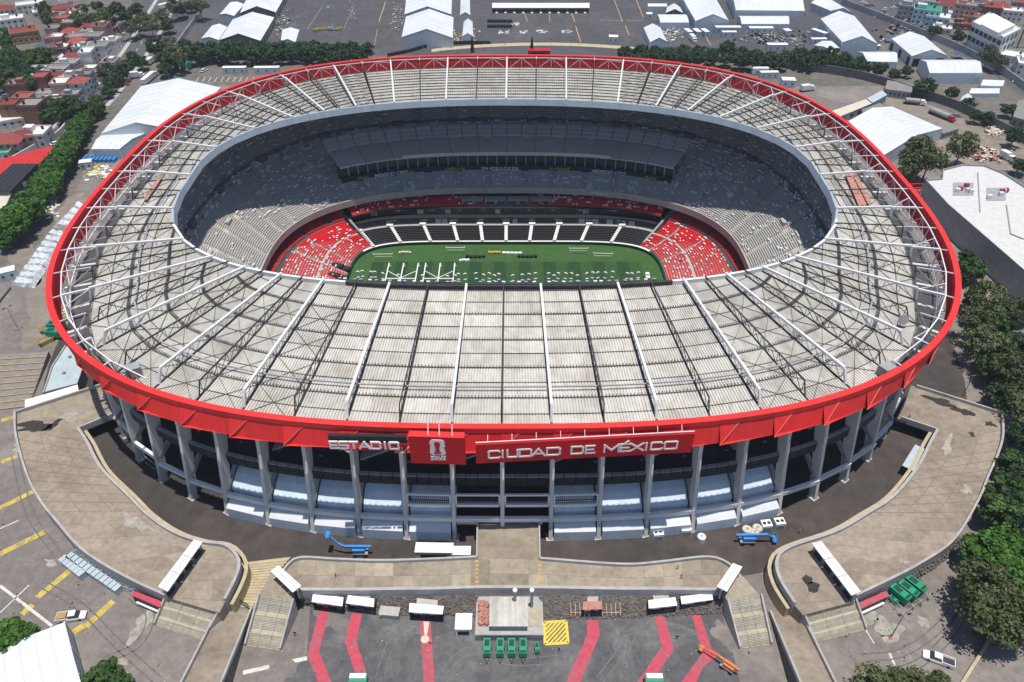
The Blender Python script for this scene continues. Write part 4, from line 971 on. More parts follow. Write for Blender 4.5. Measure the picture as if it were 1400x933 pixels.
for q in ((196, 852, 30, 9, -.8), (165, 905, 10, 6, 0), (30, 615, 14, 8, .2), (70, 770, 9, 4, .3), (1215, 862, 18, 16, .2), (1190, 843, 12, 9, .4), (1262, 850, 9, 6, .8)): blot('pale_patch', q, .06, 'pale_patch', apron, .3)
for q in ((60, 430, 30, 40, .3), (40, 360, 20, 30, .5), (100, 290, 16, 30, .5)): blot('dusty_patch', q, .045, 'dirt', apron, .3)
struct(sheet('dirt_yard', pxs([(1190, 118), (1290, 150), (1400, 200), (1440, 235), (1330, 232), (1300, 240), (1215, 180)]), .045, 'dirt'))

M['tyre_mark'] = mat('tyre_mark', (.145, .132, .125), .9, .3, 1.2); M['joint'] = mat('joint', (.17, .145, .12), .9, .2, 1)
def arc_line(parent, path, w_, m, z, name):
    mb = MB(); a, b = offset(path, w_/2), offset(path, -w_/2)
    for i in range(len(path)-1): mb.quad((*a[i][:2], z), (*b[i][:2], z), (*b[i+1][:2], z), (*a[i+1][:2], z))
    return mb.build(name, m, parent)
for prt, a, b in ((dl, la, lb), (dr, ra, rb)):
    for f in (.33, .66): arc_line(prt, [lerp(p, q, f) for p, q in zip(a[2:22], b[2:22])], .12, 'joint', DK+.02, 'joint_line')
    for i in range(3, 20, 2): mb = MB(); mb.beam((*a[i][:2], DK+.02), (*b[i][:2], DK+.02), .12, .01); mb.build('joint_line', 'joint', prt)
for pts, prt in (([(140, 905), (190, 880), (205, 840), (180, 815)], apron), ([(60, 800), (110, 830), (160, 880), (215, 930)], apron), ([(1180, 900), (1240, 890), (1300, 840), (1320, 780)], apron), ([(1200, 925), (1260, 905), (1310, 850), (1332, 770)], apron), ([(20, 560+60), (40, 700), (80, 760)], apron), ([(600, 930), (640, 890), (700, 905), (780, 900)], lot), ([(820, 930), (850, 890), (870, 860)], lot), ([(520, 925), (530, 890), (548, 860)], lot)):
    pth = smooth_path([P(u, v, 0) for u, v in pts], 22)
    for d in (-.8, .8): arc_line(prt, offset(pth, d), .28, 'tyre_mark' if prt is apron else 'pale_grey', .068, 'tyre_mark')
# ================================================================ THINGS AROUND THE FRONT
# hospitality tents between the columns
for i in range(-6, 6):
    if i in (0, -1): continue
    p, q = col_at(i+.07), col_at(i+.93)
    a, b = off_pt(p, -.9, 0), off_pt(q, -.9, 0); c, d = off_pt(q, 2.8, 0), off_pt(p, 2.8, 0); e, f = off_pt(q, 11.5, 0), off_pt(p, 11.5, 0)
    t = thing('fabric_tent', f"white fabric tent, {['first', 'second', 'third', 'fourth', 'fifth'][(i-1) if i > 0 else -i-2]} from the main bridge on the side of the {'cream tanks' if i > 0 else 'ESTADIO letters'}", 'tent', lerp(a, b, .5), 'white tents between the stadium columns')
    z = lambda p_, h: (p_[0], p_[1], h)
    mb = MB(); mb.quad(z(a, .1), z(b, .1), z(b, 3.4), z(a, 3.4)); mb.quad(z(b, .1), z(c, .1), z(c, 5.0), z(b, 3.4)); mb.quad(z(d, .1), z(a, .1), z(a, 3.4), z(d, 5.0)); mb.build('wall', 'tent_blue', t)
    n = 6; mb = MB()
    for j in range(n):
        f0, f1 = j/n, (j+1)/n; h0, h1 = 3.4+1.6*math.sin(f0*1.57), 3.4+1.6*math.sin(f1*1.57)
        mb.quad(z(lerp(a, d, f0), h0), z(lerp(b, c, f0), h0), z(lerp(b, c, f1), h1), z(lerp(a, d, f1), h1))
    mb.build('roof', 'tent', t)
    mb = MB(); g = [9.5, 10.6, 10.9]
    for j in range(3):
        f0, f1 = j/3, (j+1)/3; hh = [6.6, 9.2, 10.8, 11.5]; mb.quad(z(lerp(d, f, f0), hh[j]), z(lerp(c, e, f0), hh[j]), z(lerp(c, e, f1), hh[j+1]), z(lerp(d, f, f1), hh[j+1]))
    mb.quad(z(d, 5.0), z(c, 5.0), z(c, 6.6), z(d, 6.6)); mb.build('upper_roof', 'tent_blue', t)
# flat canopies over the deck gates
def canopy(label, c4, h=3.4):
    """four pixel corners of the roof, first two form one short end"""
    q = pxs(c4, DK+h); t = thing('gate_canopy', label, 'canopy', (q[0][0], q[0][1], DK), 'white canopies over the deck gates')
    for f0, f1 in ((0, .47), (.53, 1)):
        for g0, g1 in ((0, .325), (.335, .66), (.67, 1)):
            e0, e1 = lerp(q[0], q[1], f0), lerp(q[0], q[1], f1); d0, d1 = lerp(q[3], q[2], f0), lerp(q[3], q[2], f1)
            mb = MB(); mb.prism([p[:2] for p in (lerp(e0, d0, g0), lerp(e1, d1, g0), lerp(e1, d1, g1), lerp(e0, d0, g1))], DK+h-.25, DK+h); mb.build('roof_panel', 'white', t)
    m0, m1 = lerp(q[0], q[1], .5), lerp(q[3], q[2], .5); mb = MB(); mb.beam((*m0[:2], DK+h-.2), (*m1[:2], DK+h-.2), .5, .3); mb.build('gutter', 'steel_grey', t)
    for i in range(5): mb = MB(); p = lerp(m0, m1, i/4); mb.beam((*p[:2], DK), (*p[:2], DK+h-.3), .3); mb.build('post', 'steel_grey', t)
    for i in range(4): mb = MB(); p = lerp(m0, m1, i/4+.05); r = lerp(m0, m1, i/4+.2); mb.beam((*p[:2], DK+.6), (*r[:2], DK+.6), .5, 1.1); mb.build('turnstile', 'black_panel', t)
canopy('long white canopy above the wide stairs by the gravel bank', ((216, 802), (229, 809), (277, 741), (265, 738)))
canopy('long white canopy on the deck with the dark damp stain', ((1110, 743), (1123, 740), (1177, 809), (1164, 814)))
canopy('short white canopy beside the yellow ribbed slope', ((370, 781), (381, 773), (412, 801), (400, 810)))
canopy('short white canopy above the stairs by the orange lift', ((980, 802), (994, 809), (1015, 775), (1002, 770)))
# tunnel mouths with canopies
def tunnel(label, c4, style='white'):
    """pixel corners of the roof at 3.6 m: back-left, back-right, front-right, front-left"""
    h = 3.6; q = pxs(c4, h); bl, br, fr, fl = [Vector(p) for p in q]
    t = thing('tunnel_entrance', label, 'entrance', (float(fl.x), float(fl.y), 0.), 'tunnel entrances below the front deck')
    dz = lambda v, z: (v.x, v.y, z)
    mb = MB(); mb.prism([p[:2] for p in q], h-.22, [h+.35, h+.35, h, h]); mb.build('roof', 'white' if style == 'white' else 'rust', t)
    fw = fr-fl; inw = (bl-fl); f1 = fl+inw*.12; f2 = fr+inw*.12
    mb = MB(); mb.hexa([dz(f1, h-1.0), dz(f2, h-1.0), dz(f2+inw*.1, h-1.0), dz(f1+inw*.1, h-1.0), dz(f1, h-.24), dz(f2, h-.24), dz(f2+inw*.1, h-.24), dz(f1+inw*.1, h-.24)]); fa_ = mb.build('fascia', 'black', t)
    for s0, s1, m in ((.12, .4, 'white'), (.42, .58, 'purple'), (.6, .8, 'gold')):
        mb = MB(); p0, p1 = f1+fw*s0-inw*.02, f1+fw*s1-inw*.02; mb.quad(dz(p0, h-.85), dz(p1, h-.85), dz(p1, h-.4), dz(p0, h-.4)); mb.build('sign_strip', m, fa_)
    for s in (0, .97):
        mb = MB(); p = f1+fw*s; k = p+fw*.03; mb.prism([dz(p, 0)[:2], dz(k, 0)[:2], dz(k+inw*1.2, 0)[:2], dz(p+inw*1.2, 0)[:2]], 0, h-.25); mb.build('side_wall', 'black_panel', t)
    for i in range(4):
        mb = MB(); p = f1+fw*(.08+.22*i)+inw*.35; k = p+fw*.17; mb.quad(dz(p, .1), dz(k, .1), dz(k, 2.6), dz(p, 2.6)); mb.build('door', 'glass' if i % 2 else 'black', t)
    mb = MB(); b0, b1 = bl+fw*.2, br-fw*.2; k = inw*.9; mb.prism([dz(b0, 0)[:2], dz(b1, 0)[:2], dz(b1+k, 0)[:2], dz(b0+k, 0)[:2]], .5, h-.3); mb.build('tunnel_roof', 'concrete', t)
    return t
tunnel('white roofed tunnel entrance beside the concrete stairs, over a bent red path', ((428, 814), (470, 818), (468, 829), (426, 823)))
tunnel('white roofed tunnel entrance with purple sign strip over the second red path', ((476, 815), (512, 820), (511, 830), (473, 825)))
tunnel('white roofed tunnel entrance standing alone over the straight red path', ((560, 826), (607, 830), (605, 840), (559, 837)))
tr_ = tunnel('rusty unfinished tunnel entrance with scaffold wings', ((797, 824), (823, 823), (824, 833), (796, 834)), 'rust')
mb = MB()
for s in (0, 1):
    x0 = 783 if s == 0 else 824
    for i in range(5): a = P(x0+i*6.2-(2 if s == 0 else 0), 838, 2.2); mb.beam((a[0], a[1], 1.2), (a[0], a[1]+2.2, 2.4), .14); mb.beam((a[0], a[1], 0), (a[0], a[1], 1.3), .12)
    a, b = P(x0-2, 838, 1.3), P(x0+25, 838, 1.3); mb.beam(a, b, .14)
mb.build('scaffold', 'wall_pink', tr_)
tunnel('white roofed tunnel entrance with dusty path edge beside yellow machine', ((886, 822), (923, 818), (926, 828), (887, 832)))
tunnel('white roofed tunnel entrance at the end of the slope, by the curved stone edge', ((930, 817), (973, 812), (975, 820), (932, 826)))
# plant building in front of the main bridge
t = thing('plant_building', 'low building with ribbed white roof and corrugated front below the bridge', 'building', P(696, 876, 0))
a0, b0 = P(650, 876, 0), P(743, 876, 0); yb = P(700, 812, 4)[1]
mb = MB(); mb.prism([(a0[0], a0[1]), (b0[0], b0[1]), (b0[0], yb+1.0), (a0[0], yb+1.0)], 0, 2.3); mb.build('base_wall', 'wall', t)
for i in range(26): mb = MB(); x = a0[0]+(b0[0]-a0[0])*(i+.5)/26; mb.box((x, a0[1]-.06, 1.15), (.28, .1, 2.2)); mb.build('cladding_rib', 'steel_grey', t)
ra0, rb0 = P(669, 857, 4.2), P(722, 857, 4.2); rbk = P(670, 817, 4.6)
mb = MB(); mb.prism([(ra0[0]+.3, ra0[1]+.4), (rb0[0]-.3, ra0[1]+.4), (rb0[0]-.3, rbk[1]), (ra0[0]+.3, rbk[1])], 2.2, 4.1); mb.build('upper_wall', 'wall_grey', t)
for i in range(14):
    x0 = ra0[0]+(rb0[0]-ra0[0])*i/14; x1 = ra0[0]+(rb0[0]-ra0[0])*(i+.93)/14; mb = MB(); mb.hexa([(x0, ra0[1], 4.15), (x1, ra0[1], 4.15), (x1, rbk[1], 4.5), (x0, rbk[1], 4.5), (x0, ra0[1], 4.3), (x1, ra0[1], 4.3), (x1, rbk[1], 4.66), (x0, rbk[1], 4.66)]); mb.build('roof_sheet', 'sheet', t)
mb = MB(); mb.prism([p[:2] for p in pxs([(653, 857), (668, 857), (668, 822), (653, 822)], 2.4)], 2.31, 2.4); mb.build('planting_bed', 'rust', t)
mb = MB()
for _ in range(260):
    p = P(random.uniform(654, 667), random.uniform(824, 855), 2.4); s = random.uniform(.15, .4); mb.prism([(p[0]+s*math.cos(q), p[1]+s*math.sin(q)) for q in (0, 2.1, 4.2)], 2.35, 2.4+s*2)
stuff(mb.build('shrub_stems', 'rust', t))
mb = MB(); mb.prism([p[:2] for p in pxs([(723, 857), (741, 857), (741, 832), (723, 832)], 2.4)], 2.31, 2.38); mb.build('paved_bed', 'cream_step', t)
for u in (704, 727):
    p = P(u, 818, 5.5); l = thing('vent_stack', 'grey flue standing on the deck edge above the low plant building', 'flue', (p[0], p[1], 2.3), 'flues by the plant building'); mb = MB(); mb.tube([(p[0], p[1], 2.31), (p[0], p[1], 8.2)], .35, 10); mb.build('pipe', 'steel_grey', l); mb = MB(); mb.tube([(p[0], p[1], 8.2), (p[0], p[1], 8.6)], .5, 10); mb.build('cowl', 'steel_white', l)
def boxbuild(name, label, cat, u, v, sx, sy, sz, rz=0, m='white', z=0, front='black', group=None, rib=True, wm=None, extra=None):
    """kiosk / container standing at the pixel of its front-bottom-centre"""
    p = P(u, v, z); t = thing(name, label, cat, (p[0], p[1], z), group, world=False); t.rotation_euler = (0, 0, rz)
    mb = MB(); mb.box((0, sy/2, sz/2-.06), (sx, sy, sz-.12)); mb.build('body', wm or m, t)
    mb = MB(); mb.box((0, sy/2, sz), (sx+.16, sy+.16, .16)); mb.build('roof', m, t)
    if front:
        mb = MB(); mb.box((0, -.03, sz*.45), (sx*.72, .08, sz*.5)); mb.build('window', front, t)
    if rib:
        for i in range(max(2, int(sx/1.4))): mb = MB(); mb.box((-sx/2+sx*(i+.5)/max(2, int(sx/1.4)), sy/2, sz+.1), (.1, sy, .06)); mb.build('roof_rib', m, t)
    return t
boxbuild('kiosk', 'small white kiosk with black counter window beside the low plant building', 'kiosk', 634, 870, 3.4, 3.6, 2.7, 0, 'white')
for u, v, lb_ in ((531, 935, 'green kiosk with white lettered top standing on the second red path'), (873, 930, 'green kiosk with white top standing on the fifth red path')):
    u2 = 491 if u == 531 else 893
    t = boxbuild('sign_kiosk', lb_, 'kiosk', u2, 941, 3.4, 1.6, 2.6, 0, 'green_box', 0, None)
    mb = MB(); mb.box((0, .8, 3.0), (3.2, 1.0, .9)); mb.build('sign_box', 'white', t)
boxbuild('stall_box', 'pale counter box on the slope between two tunnel canopies', 'box', 532, 847, 4.2, 2.0, 1.6, -.1, 'concrete', 0, None)
# red-roofed ticket booths
for lb_, c in (('red roofed booth with dark front by the gravel bank and turnstile row', ((182, 808), (222, 823), (219, 831), (179, 814))), ('red roofed booth with white counter beside the green generators', ((1173, 825), (1212, 808), (1216, 815), (1177, 833)))):
    q = pxs(c, 3.2); t = thing('ticket_booth', lb_, 'booth', (q[3][0], q[3][1], 0.), 'red roofed ticket booths'); mb = MB(); mb.prism([p[:2] for p in q], 3.0, 3.25); mb.build('roof', 'red_paint', t)
    g = [lerp(q[0], q[3], .2), lerp(q[1], q[2], .2), lerp(q[1], q[2], .8), lerp(q[0], q[3], .8)]; mb = MB(); mb.prism([p[:2] for p in g], 0, 3.0); mb.build('body', 'black_panel', t)
    mb = MB(); e0, e1 = lerp(q[3], q[2], .1), lerp(q[3], q[2], .9); mb.beam((*e0[:2], 1.0), (*e1[:2], 1.0), .6, .5); mb.build('counter', 'white', t)
# turnstile row in the west lot
for (u0, v0, u1, v1, n) in ((88, 769, 117, 792, 6), (97, 765, 166, 812, 12)):
    for i in range(n):
        f = (i+.5)/n; p = P(u0+(u1-u0)*f, v0+(v1-v0)*f, 0); t = thing('turnstile_box', 'pale blue turnstile cabinet in the row below the gravel bank', 'turnstile', p, 'turnstile cabinets in the west lot', world=False); t.rotation_euler = (0, 0, heading(u0, v0, u1, v1))
        mb = MB(); mb.box((0, 0, .95), (1.15, 1.5, 1.9)); mb.build('cabinet', 'tent_wall', t); mb = MB(); mb.box((0, 0, 1.98), (1.25, 1.7, .12)); mb.build('lid', 'roof_blue', t)
# green generators
def generator(s=1):
    t = thing('generator', 'x', 'generator', world=False); mb = MB(); mb.box((0, 0, 1.35), (1.5, 3.4, 1.5)); mb.build('housing', 'green_box', t)
    mb = MB(); mb.box((0, -1.3, 2.14), (1.2, .5, .08)); mb.box((0, .6, 2.14), (1.0, 1.4, .08)); mb.build('vent', 'board_green', t)
    for x in (-.8, .8): mb = MB(); mb.tube([(x-.12, .2, .35), (x+.12, .2, .35)], .35, 12); mb.build('wheel', 'tyre', t)
    mb = MB(); mb.beam((-.5, -1.7, .5), (0, -3.0, .45), .12); mb.beam((.5, -1.7, .5), (0, -3.0, .45), .12); mb.box((0, 0, .5), (1.2, 3.2, .2)); mb.build('tow_bar', 'steel_dark', t); return t
gen = generator(); used = []
for u in (666, 684, 699.5, 715): place(gen, used, P(u, 890, 0), 0, 1.0, 'green trailer generator parked in the line before the low plant building', 'green generators before the plant building')
place(gen, used, P(734, 889, 0), .1, .62, 'smallest green trailer generator at the end of the line by the hatched box', 'green generators before the plant building')
for u, v in ((1227, 818), (1238, 813), (1248, 806)): place(gen, used, P(u, v, 0), .62, 1.25, 'large green generator inside the wire pen by the red roofed booth', 'green generators in the pen')
place(gen, used, P(1220, 823, 0), .62, .6, 'little green generator at the end of the fenced three', 'green generators in the pen')
for u, v, r in ((78, 462, 1.5), (80, 452, 1.55)): place(gen, used, P(u, v, 0), r, 1.5, 'green waste container beside yellow skips near the stepped terrace', 'green containers west')
for u, v in ((242, 93), (251, 93), (260, 93)): place(gen, used, P(u, v, 0), .3, 1.7, 'green container under the trees at the north west lot', 'green containers north west')
t = thing('wire_fence', 'thin wire fence pen around the large green generators', 'fence', P(1230, 845, 0)); mb = MB(); pts = pxs([(1208, 815), (1230, 845), (1273, 815), (1256, 795)]); pp = resample(pts, 12)
for i, p in enumerate(pp): mb.beam(p, (p[0], p[1], 1.6), .07)
for h in (.5, 1.0, 1.6):
    for a, b in zip(pp[:-1], pp[1:]): mb.beam((*a[:2], h), (*b[:2], h), .05)
mb.build('wire', 'steel_grey', t)
# boom lifts
def boom_lift(label, u, v, rz, m, pts, group):
    t = thing('boom_lift', label, 'boom lift', P(u, v, 0), group, world=False); t.rotation_euler = (0, 0, rz)
    mb = MB(); mb.box((0, 0, .75), (3.4, 1.9, .5)); mb.build('chassis', 'steel_grey', t)
    for x in (-1.2, 1.2):
        for y in (-1.05, 1.05): mb = MB(); mb.tube([(x, y-.2, .5), (x, y+.2, .5)], .5, 12); mb.build('wheel', 'tyre', t)
    mb = MB(); mb.box((-.3, 0, 1.6), (2.8, 1.7, 1.1)); mb.build('turret', m, t)
    mb = MB()
    for a, b, w_ in zip(pts[:-1], pts[1:], (.55, .42, .34, .3)): mb.beam(a, b, w_)
    mb.build('boom', m, t); e = pts[-1]
    mb = MB(); mb.box((e[0], e[1], e[2]+.1), (1.1, 2.0, .12))
    for x in (-.5, .5):
        for y in (-.95, .95): mb.beam((e[0]+x, e[1]+y, e[2]), (e[0]+x, e[1]+y, e[2]+1.1), .08)
    for y in (-.95, .95): mb.beam((e[0]-.5, e[1]+y, e[2]+1.1), (e[0]+.5, e[1]+y, e[2]+1.1), .08)
    for x in (-.5, .5): mb.beam((e[0]+x, e[1]-.95, e[2]+1.1), (e[0]+x, e[1]+.95, e[2]+1.1), .08)
    mb.build('basket', m, t); return t
boom_lift('blue boom lift with raised basket on the ring road below the name letters', 494, 757, 0, 'blue_lift', [(2.6, 0, 2.6), (-3.6, 0, 2.7), (-5.0, .3, 3.4), (-7.0, .8, 6.0)], 'blue boom lifts')
boom_lift('blue boom lift with its arm folded flat beside cream tanks', 1020, 741, math.pi, 'blue_lift', [(2.8, 0, 2.5), (-4.5, 0, 2.7), (-5.6, 0, 1.9), (-6.4, 0, 1.0)], 'blue boom lifts')
boom_lift('orange boom lift parked across the last red path', 994, 914, 2.45, 'orange', [(-2.8, 0, 2.4), (3.0, 0, 2.6), (5.4, 0, 2.1), (7.2, 0, 1.2)], None).scale = (.82, .82, .82)
boom_lift('teal boom lift with upright arm in the north parking', 453, 42, 0, 'roof_blue', [(1, 0, 2.5), (-.5, 0, 5), (0, 0, 11), (.2, 0, 14)], None)
# air handling units and tanks on the ring road
for u, v, lb_ in ((900, 739, 'white air handling unit with two fans next to the tent edge'), (938, 733, 'white air handling unit with two fans next to the tent edge'), (1066, 724, 'white air handling unit at the end of the cream tanks'), (1048, 727, 'white air handling unit at the end of the cream tanks')):
    t = thing('air_handler', lb_, 'air unit', P(u, v, 0), 'air handling units by the tents', world=False); t.rotation_euler = (0, 0, .12); mb = MB(); mb.box((0, 1, 1.0), (2.4, 2.0, 2.0)); mb.build('casing', 'white', t)
    for x in (-.55, .55): mb = MB(); mb.tube([(x, 1, 2.0), (x, 1, 2.06)], .42, 14); mb.build('fan', 'black', t)
    mb = MB(); mb.box((0, -.02, .9), (2.0, .08, 1.2)); mb.build('grille', 'steel_grey', t)
for u, v, r_, lb_ in ((958, 739, 1.05, 'short white round tank on the ring road between air units'), (1020, 729, 1.2, 'cream round tank in the cluster by the blue lift'), (1034, 727, 1.2, 'cream round tank in the cluster by the blue lift'), (1030, 733, 1.1, 'cream round tank in the cluster by the blue lift')):
    p = P(u, v, 0); t = thing('water_tank', lb_, 'tank', p, 'round water tanks', world=False); mb = MB(); mb.tube([(0, 0, 0), (0, 0, 1.5), (0, 0, 1.75)], [r_, r_, r_*.8], 18); mb.build('drum', 'white' if u == 958 else 'cream', t); mb = MB(); mb.tube([(0, 0, 1.75), (0, 0, 1.85)], r_*.3, 12); mb.build('lid', 'steel_grey', t)
boxbuild('site_cabin', 'long white site cabin half hidden behind the deck wall', 'cabin', 594, 766, 8.6, 2.6, 2.9, -.02, 'white', 0, 'black', 'site cabins by the main bridge')
boxbuild('site_cabin', 'short white site cabin beside the main bridge', 'cabin', 631, 767, 4.2, 2.3, 2.3, 0, 'white', 0, 'black', 'site cabins by the main bridge')
rz = heading(1236, 650, 1262, 607)
t = boxbuild('box_trailer', 'pale blue roofed box trailer parked on the ring road by the deck wall', 'trailer', 1236, 652, 2.8, 9.5, 3.2, rz-math.pi/2, 'roof_blue', 0, None, None, True, 'steel_dark')
for x in (-1.2, 1.2):
    for y in (1.5, 7, 8.2): mb = MB(); mb.tube([(x-.15, y, .45), (x+.15, y, .45)], .45, 10); mb.build('wheel', 'tyre', t)
# lamp posts
def lamp_post():
    t = thing('lamp_post', 'x', 'lamp post', world=False); mb = MB(); mb.tube([(0, 0, 0), (0, 0, 9)], [.14, .08], 8); mb.build('pole', 'steel_grey', t)
    mb = MB(); mb.beam((0, 0, 8.9), (.9, 0, 9.2), .1); mb.beam((0, 0, 8.9), (-.9, 0, 9.2), .1); mb.build('arm', 'steel_grey', t)
    for x in (-1, 1): mb = MB(); mb.box((x, 0, 9.2), (.8, .35, .16)); mb.build('lamp', 'black', t)
    mb = MB(); mb.box((0, 0, .25), (.6, .6, .5)); mb.build('base', 'orange', t); return t
lp = lamp_post(); used = []
for u, v, lb_ in ((1217, 873, 'tall lamp post with orange base near the lone white pickup'), (26, 452, 'tall lamp post on the west lot near the tarp covered stacks'), (1314, 546, 'tall lamp post behind the deck with damp stains'), (234, 118, 'tall lamp post beside the big white marquee'), (690, 62, 'tall lamp post behind the far rim of the stadium'), (578, 68, 'tall lamp post in front of the central north marquee'), (1350, 60, 'tall lamp post by the perimeter street wall')): place(lp, used, P(u, v, 0), random.random(), 1, lb_, 'lamp posts')
M['car_blue'] = mat('car_blue', (.06, .1, .25), .3, .02, spec=.6); M['car_grey'] = mat('car_grey', (.22, .23, .25), .3, .02, spec=.6)
# cables and clutter on the lots
def clutter(name, label, cat, u, v, du, dv, cnt, ms, smin, smax, zmax, z=.06):
    mb = MB()
    for _ in range(cnt):
        mb.cur = random.randrange(len(ms)); p = P(u+random.gauss(0, du), v+random.gauss(0, dv), z); s = random.uniform(smin, smax); t = random.random()*3; h = random.uniform(.1, zmax)
        mb.box((p[0], p[1], z+h/2), (s, s*random.uniform(.3, 1.0), h), t)
    o = mb.build(name, ms); tag(o, label, cat); return stuff(o)
clutter('debris', 'scattered small debris and litter on the front lot', 'debris', 700, 890, 190, 22, 120, ['wall_grey', 'pale_grey', 'black', 'steel_grey'], .1, .3, .15)
clutter('debris', 'scattered pale litter on the west lot', 'debris', 70, 780, 60, 60, 90, ['cream', 'wall_grey', 'black'], .12, .35, .15)
clutter('debris', 'scattered litter on the east lot', 'debris', 1230, 880, 50, 35, 70, ['cream', 'wall_grey', 'black'], .12, .35, .15)
clutter('stored_material', 'jumble of pale building material beside the north west marquee', 'material', 386, 30, 8, 10, 120, ['wall_grey', 'cream', 'steel_grey', 'black', 'dirt'], .4, 1.8, .9)
clutter('stored_material', 'jumble of white material west of the central north marquee', 'material', 544, 22, 5, 11, 70, ['wall_grey', 'cream', 'steel_grey'], .4, 1.6, .9)
clutter('stored_material', 'strewn grey material on the north west parking', 'material', 481, 16, 3.5, 8, 50, ['wall_grey', 'steel_grey'], .4, 1.5, .5)
clutter('stored_material', 'mixed crates and bundles among the containers behind the tree row', 'material', 1060, 52, 26, 6, 240, ['wall_grey', 'cream', 'steel_grey', 'black', 'black_panel', 'dirt', 'steel_grey', 'stand_dark', 'car_blue'], .5, 2.0, 1.4)
clutter('stored_material', 'pale clutter around the central north marquee door', 'material', 632, 52, 14, 4, 80, ['white', 'cream', 'yellow_paint'], .5, 1.8, .8)
clutter('stored_material', 'small white bundles near the container trucks', 'material', 918, 45, 8, 7, 100, ['white', 'cream', 'steel_grey'], .4, 2.0, 1.0)
clutter('rubble_pile', 'heap of pale rubble in the dirt yard', 'rubble', 1359, 181, 5, 2.5, 200, ['cream', 'wall_pink', 'white'], .5, 1.6, 1.4)
clutter('rubble_pile', 'timber and scrap heap beside the big white roofed hall', 'rubble', 1350, 214, 12, 4, 220, ['cream', 'rust', 'white', 'black', 'wall_ochre'], .5, 2.0, 1.4)
clutter('stored_material', 'pipes and bundles by the blue drums west', 'material', 137, 236, 9, 4, 90, ['white', 'cream', 'steel_grey', 'yellow_paint'], .5, 2.6, .8)
clutter('stored_material', 'white bundles along the tree shade west', 'material', 72, 275, 4, 10, 70, ['white', 'cream', 'steel_grey'], .5, 2.0, .8)
clutter('street_stalls', 'row of dark stalls and goods along the far street', 'stalls', 1255, 36, 26, 7, 260, ['black', 'stand_dark', 'steel_grey', 'wall_pink', 'wall_grey', 'car_grey'], .8, 2.6, 2.0)
clutter('debris', 'scattered grit and small litter on the north parking', 'debris', 640, 30, 260, 18, 160, ['wall_grey', 'pale_grey', 'black', 'steel_grey'], .3, .8, .3)
# things on the pitch
def goal(u, v, rz, lb_):
    t = thing('goal', lb_, 'goal', P(u, v, -12.45), 'goals on the pitch', world=False); t.rotation_euler = (0, 0, rz); mb = MB()
    for x in (-3.66, 3.66): mb.beam((x, 0, 0), (x, 0, 2.44), .22); 
    mb.beam((-3.75, 0, 2.44), (3.75, 0, 2.44), .22); mb.build('goal_frame', 'seat_white', t); mb = MB()
    for x in (-3.66, 3.66): mb.beam((x, 0, 2.4), (x, 1.2, 2.3), .12); mb.beam((x, 1.2, 2.3), (x, 2.0, 0), .12)
    mb.beam((-3.66, 2, .06), (3.66, 2, .06), .12); mb.build('back_frame', 'white', t); return t
goal(524, 355, .03, 'white goal standing by the corner of the pitch near the red seats'); goal(623, 346, 0, 'white goal lying near the touchline below the black seats'); goal(791, 347, 0, 'white goal turned to the stand on the right part of the pitch'); goal(824, 354, -.05, 'white goal nearest the end of the pitch with the white vehicle')
for u in (549, 600):
    t = thing('lighting_rig', 'white wheeled grow light rig with long arms on the pitch', 'lighting rig', P(u, 383, -12.45), 'grow light rigs', world=False); mb = MB()
    for x in (-5.6, 0, 5.6): mb.beam((x, 9, 1.6), (x, -5, 1.6), .42, .4)
    mb.beam((-5.6, -2, 1.9), (5.6, -2, 1.9), .42, .4); mb.build('arm', 'seat_white', t); mb = MB(); mb.beam((0, -2, 2.2), (5.2, 3.0, 1.9), .28); mb.beam((0, -2, 2.2), (-5.2, 3.0, 1.9), .28); mb.build('brace', 'white', t)
    for x in (-5.6, 0, 5.6):
        for y in (8.5, -4.5): mb = MB(); mb.tube([(x, y-.3, .55), (x, y+.3, .55)], .55, 10); mb.build('wheel', 'white', t); mb = MB(); mb.beam((x, y, .5), (x, y, 1.7), .25); mb.build('leg', 'white', t)
fan_t = thing('lamp_stand', 'white round headed work lamp on the near edge of the pitch', 'work lamp', world=False); mb = MB(); mb.beam((0, 0, 0), (0, 0, 1.5), .18); mb.box((0, 0, .1), (1.2, .9, .2)); mb.build('stand', 'white', fan_t); mb = MB(); mb.tube([(0, -.1, 2.0), (0, .25, 2.1)], .75, 12); mb.build('head', 'seat_white', fan_t)
used = []
for u, v in [(490, 381), (496, 380), (508, 381), (513, 381), (524, 383), (622, 386), (627, 384), (636, 384), (651, 383), (661, 385), (669, 383), (676, 386), (682, 384), (701, 386), (714, 385), (723, 384), (732, 383), (750, 383), (757, 386), (763, 383), (773, 383), (781, 383), (789, 386), (802, 383), (810, 382), (817, 382), (827, 382), (837, 381), (857, 383), (863, 383), (872, 382), (578, 386), (612, 387), (545, 385)]:
    place(fan_t, used, P(u, v-2, -12.45), random.uniform(-.5, .5), 1, 'white round headed work lamp on the near edge of the pitch', 'work lamps along the pitch')
for u, v, w_, m, lb_ in ((650, 352, 8, 'black_panel', 'black equipment cases in a row on the pitch'), (721, 352, 8, 'black_panel', 'black equipment cases with white tops on the pitch'), (676, 347, 5, 'gold', 'tan folded sheet lying on the pitch'), (700, 348, 8, 'seat_white', 'long white roll lying on the pitch'), (554, 347, 5, 'cream', 'cream bundles near the touchline'), (635, 358, 4, 'seat_white', 'flat white sheet on the grass')):
    t = thing('equipment_case' if 'case' in lb_ else 'bundle', lb_, 'equipment', P(u, v, -12.45), None, world=False)
    for i in range(5): mb = MB(); mb.box((-w_/2+w_*(i+.5)/5, random.uniform(-.3, .3), .5), (w_/5*.86, 1.1, random.uniform(.7, 1.0))); mb.build('case' if 'case' in lb_ else 'piece', m, t)

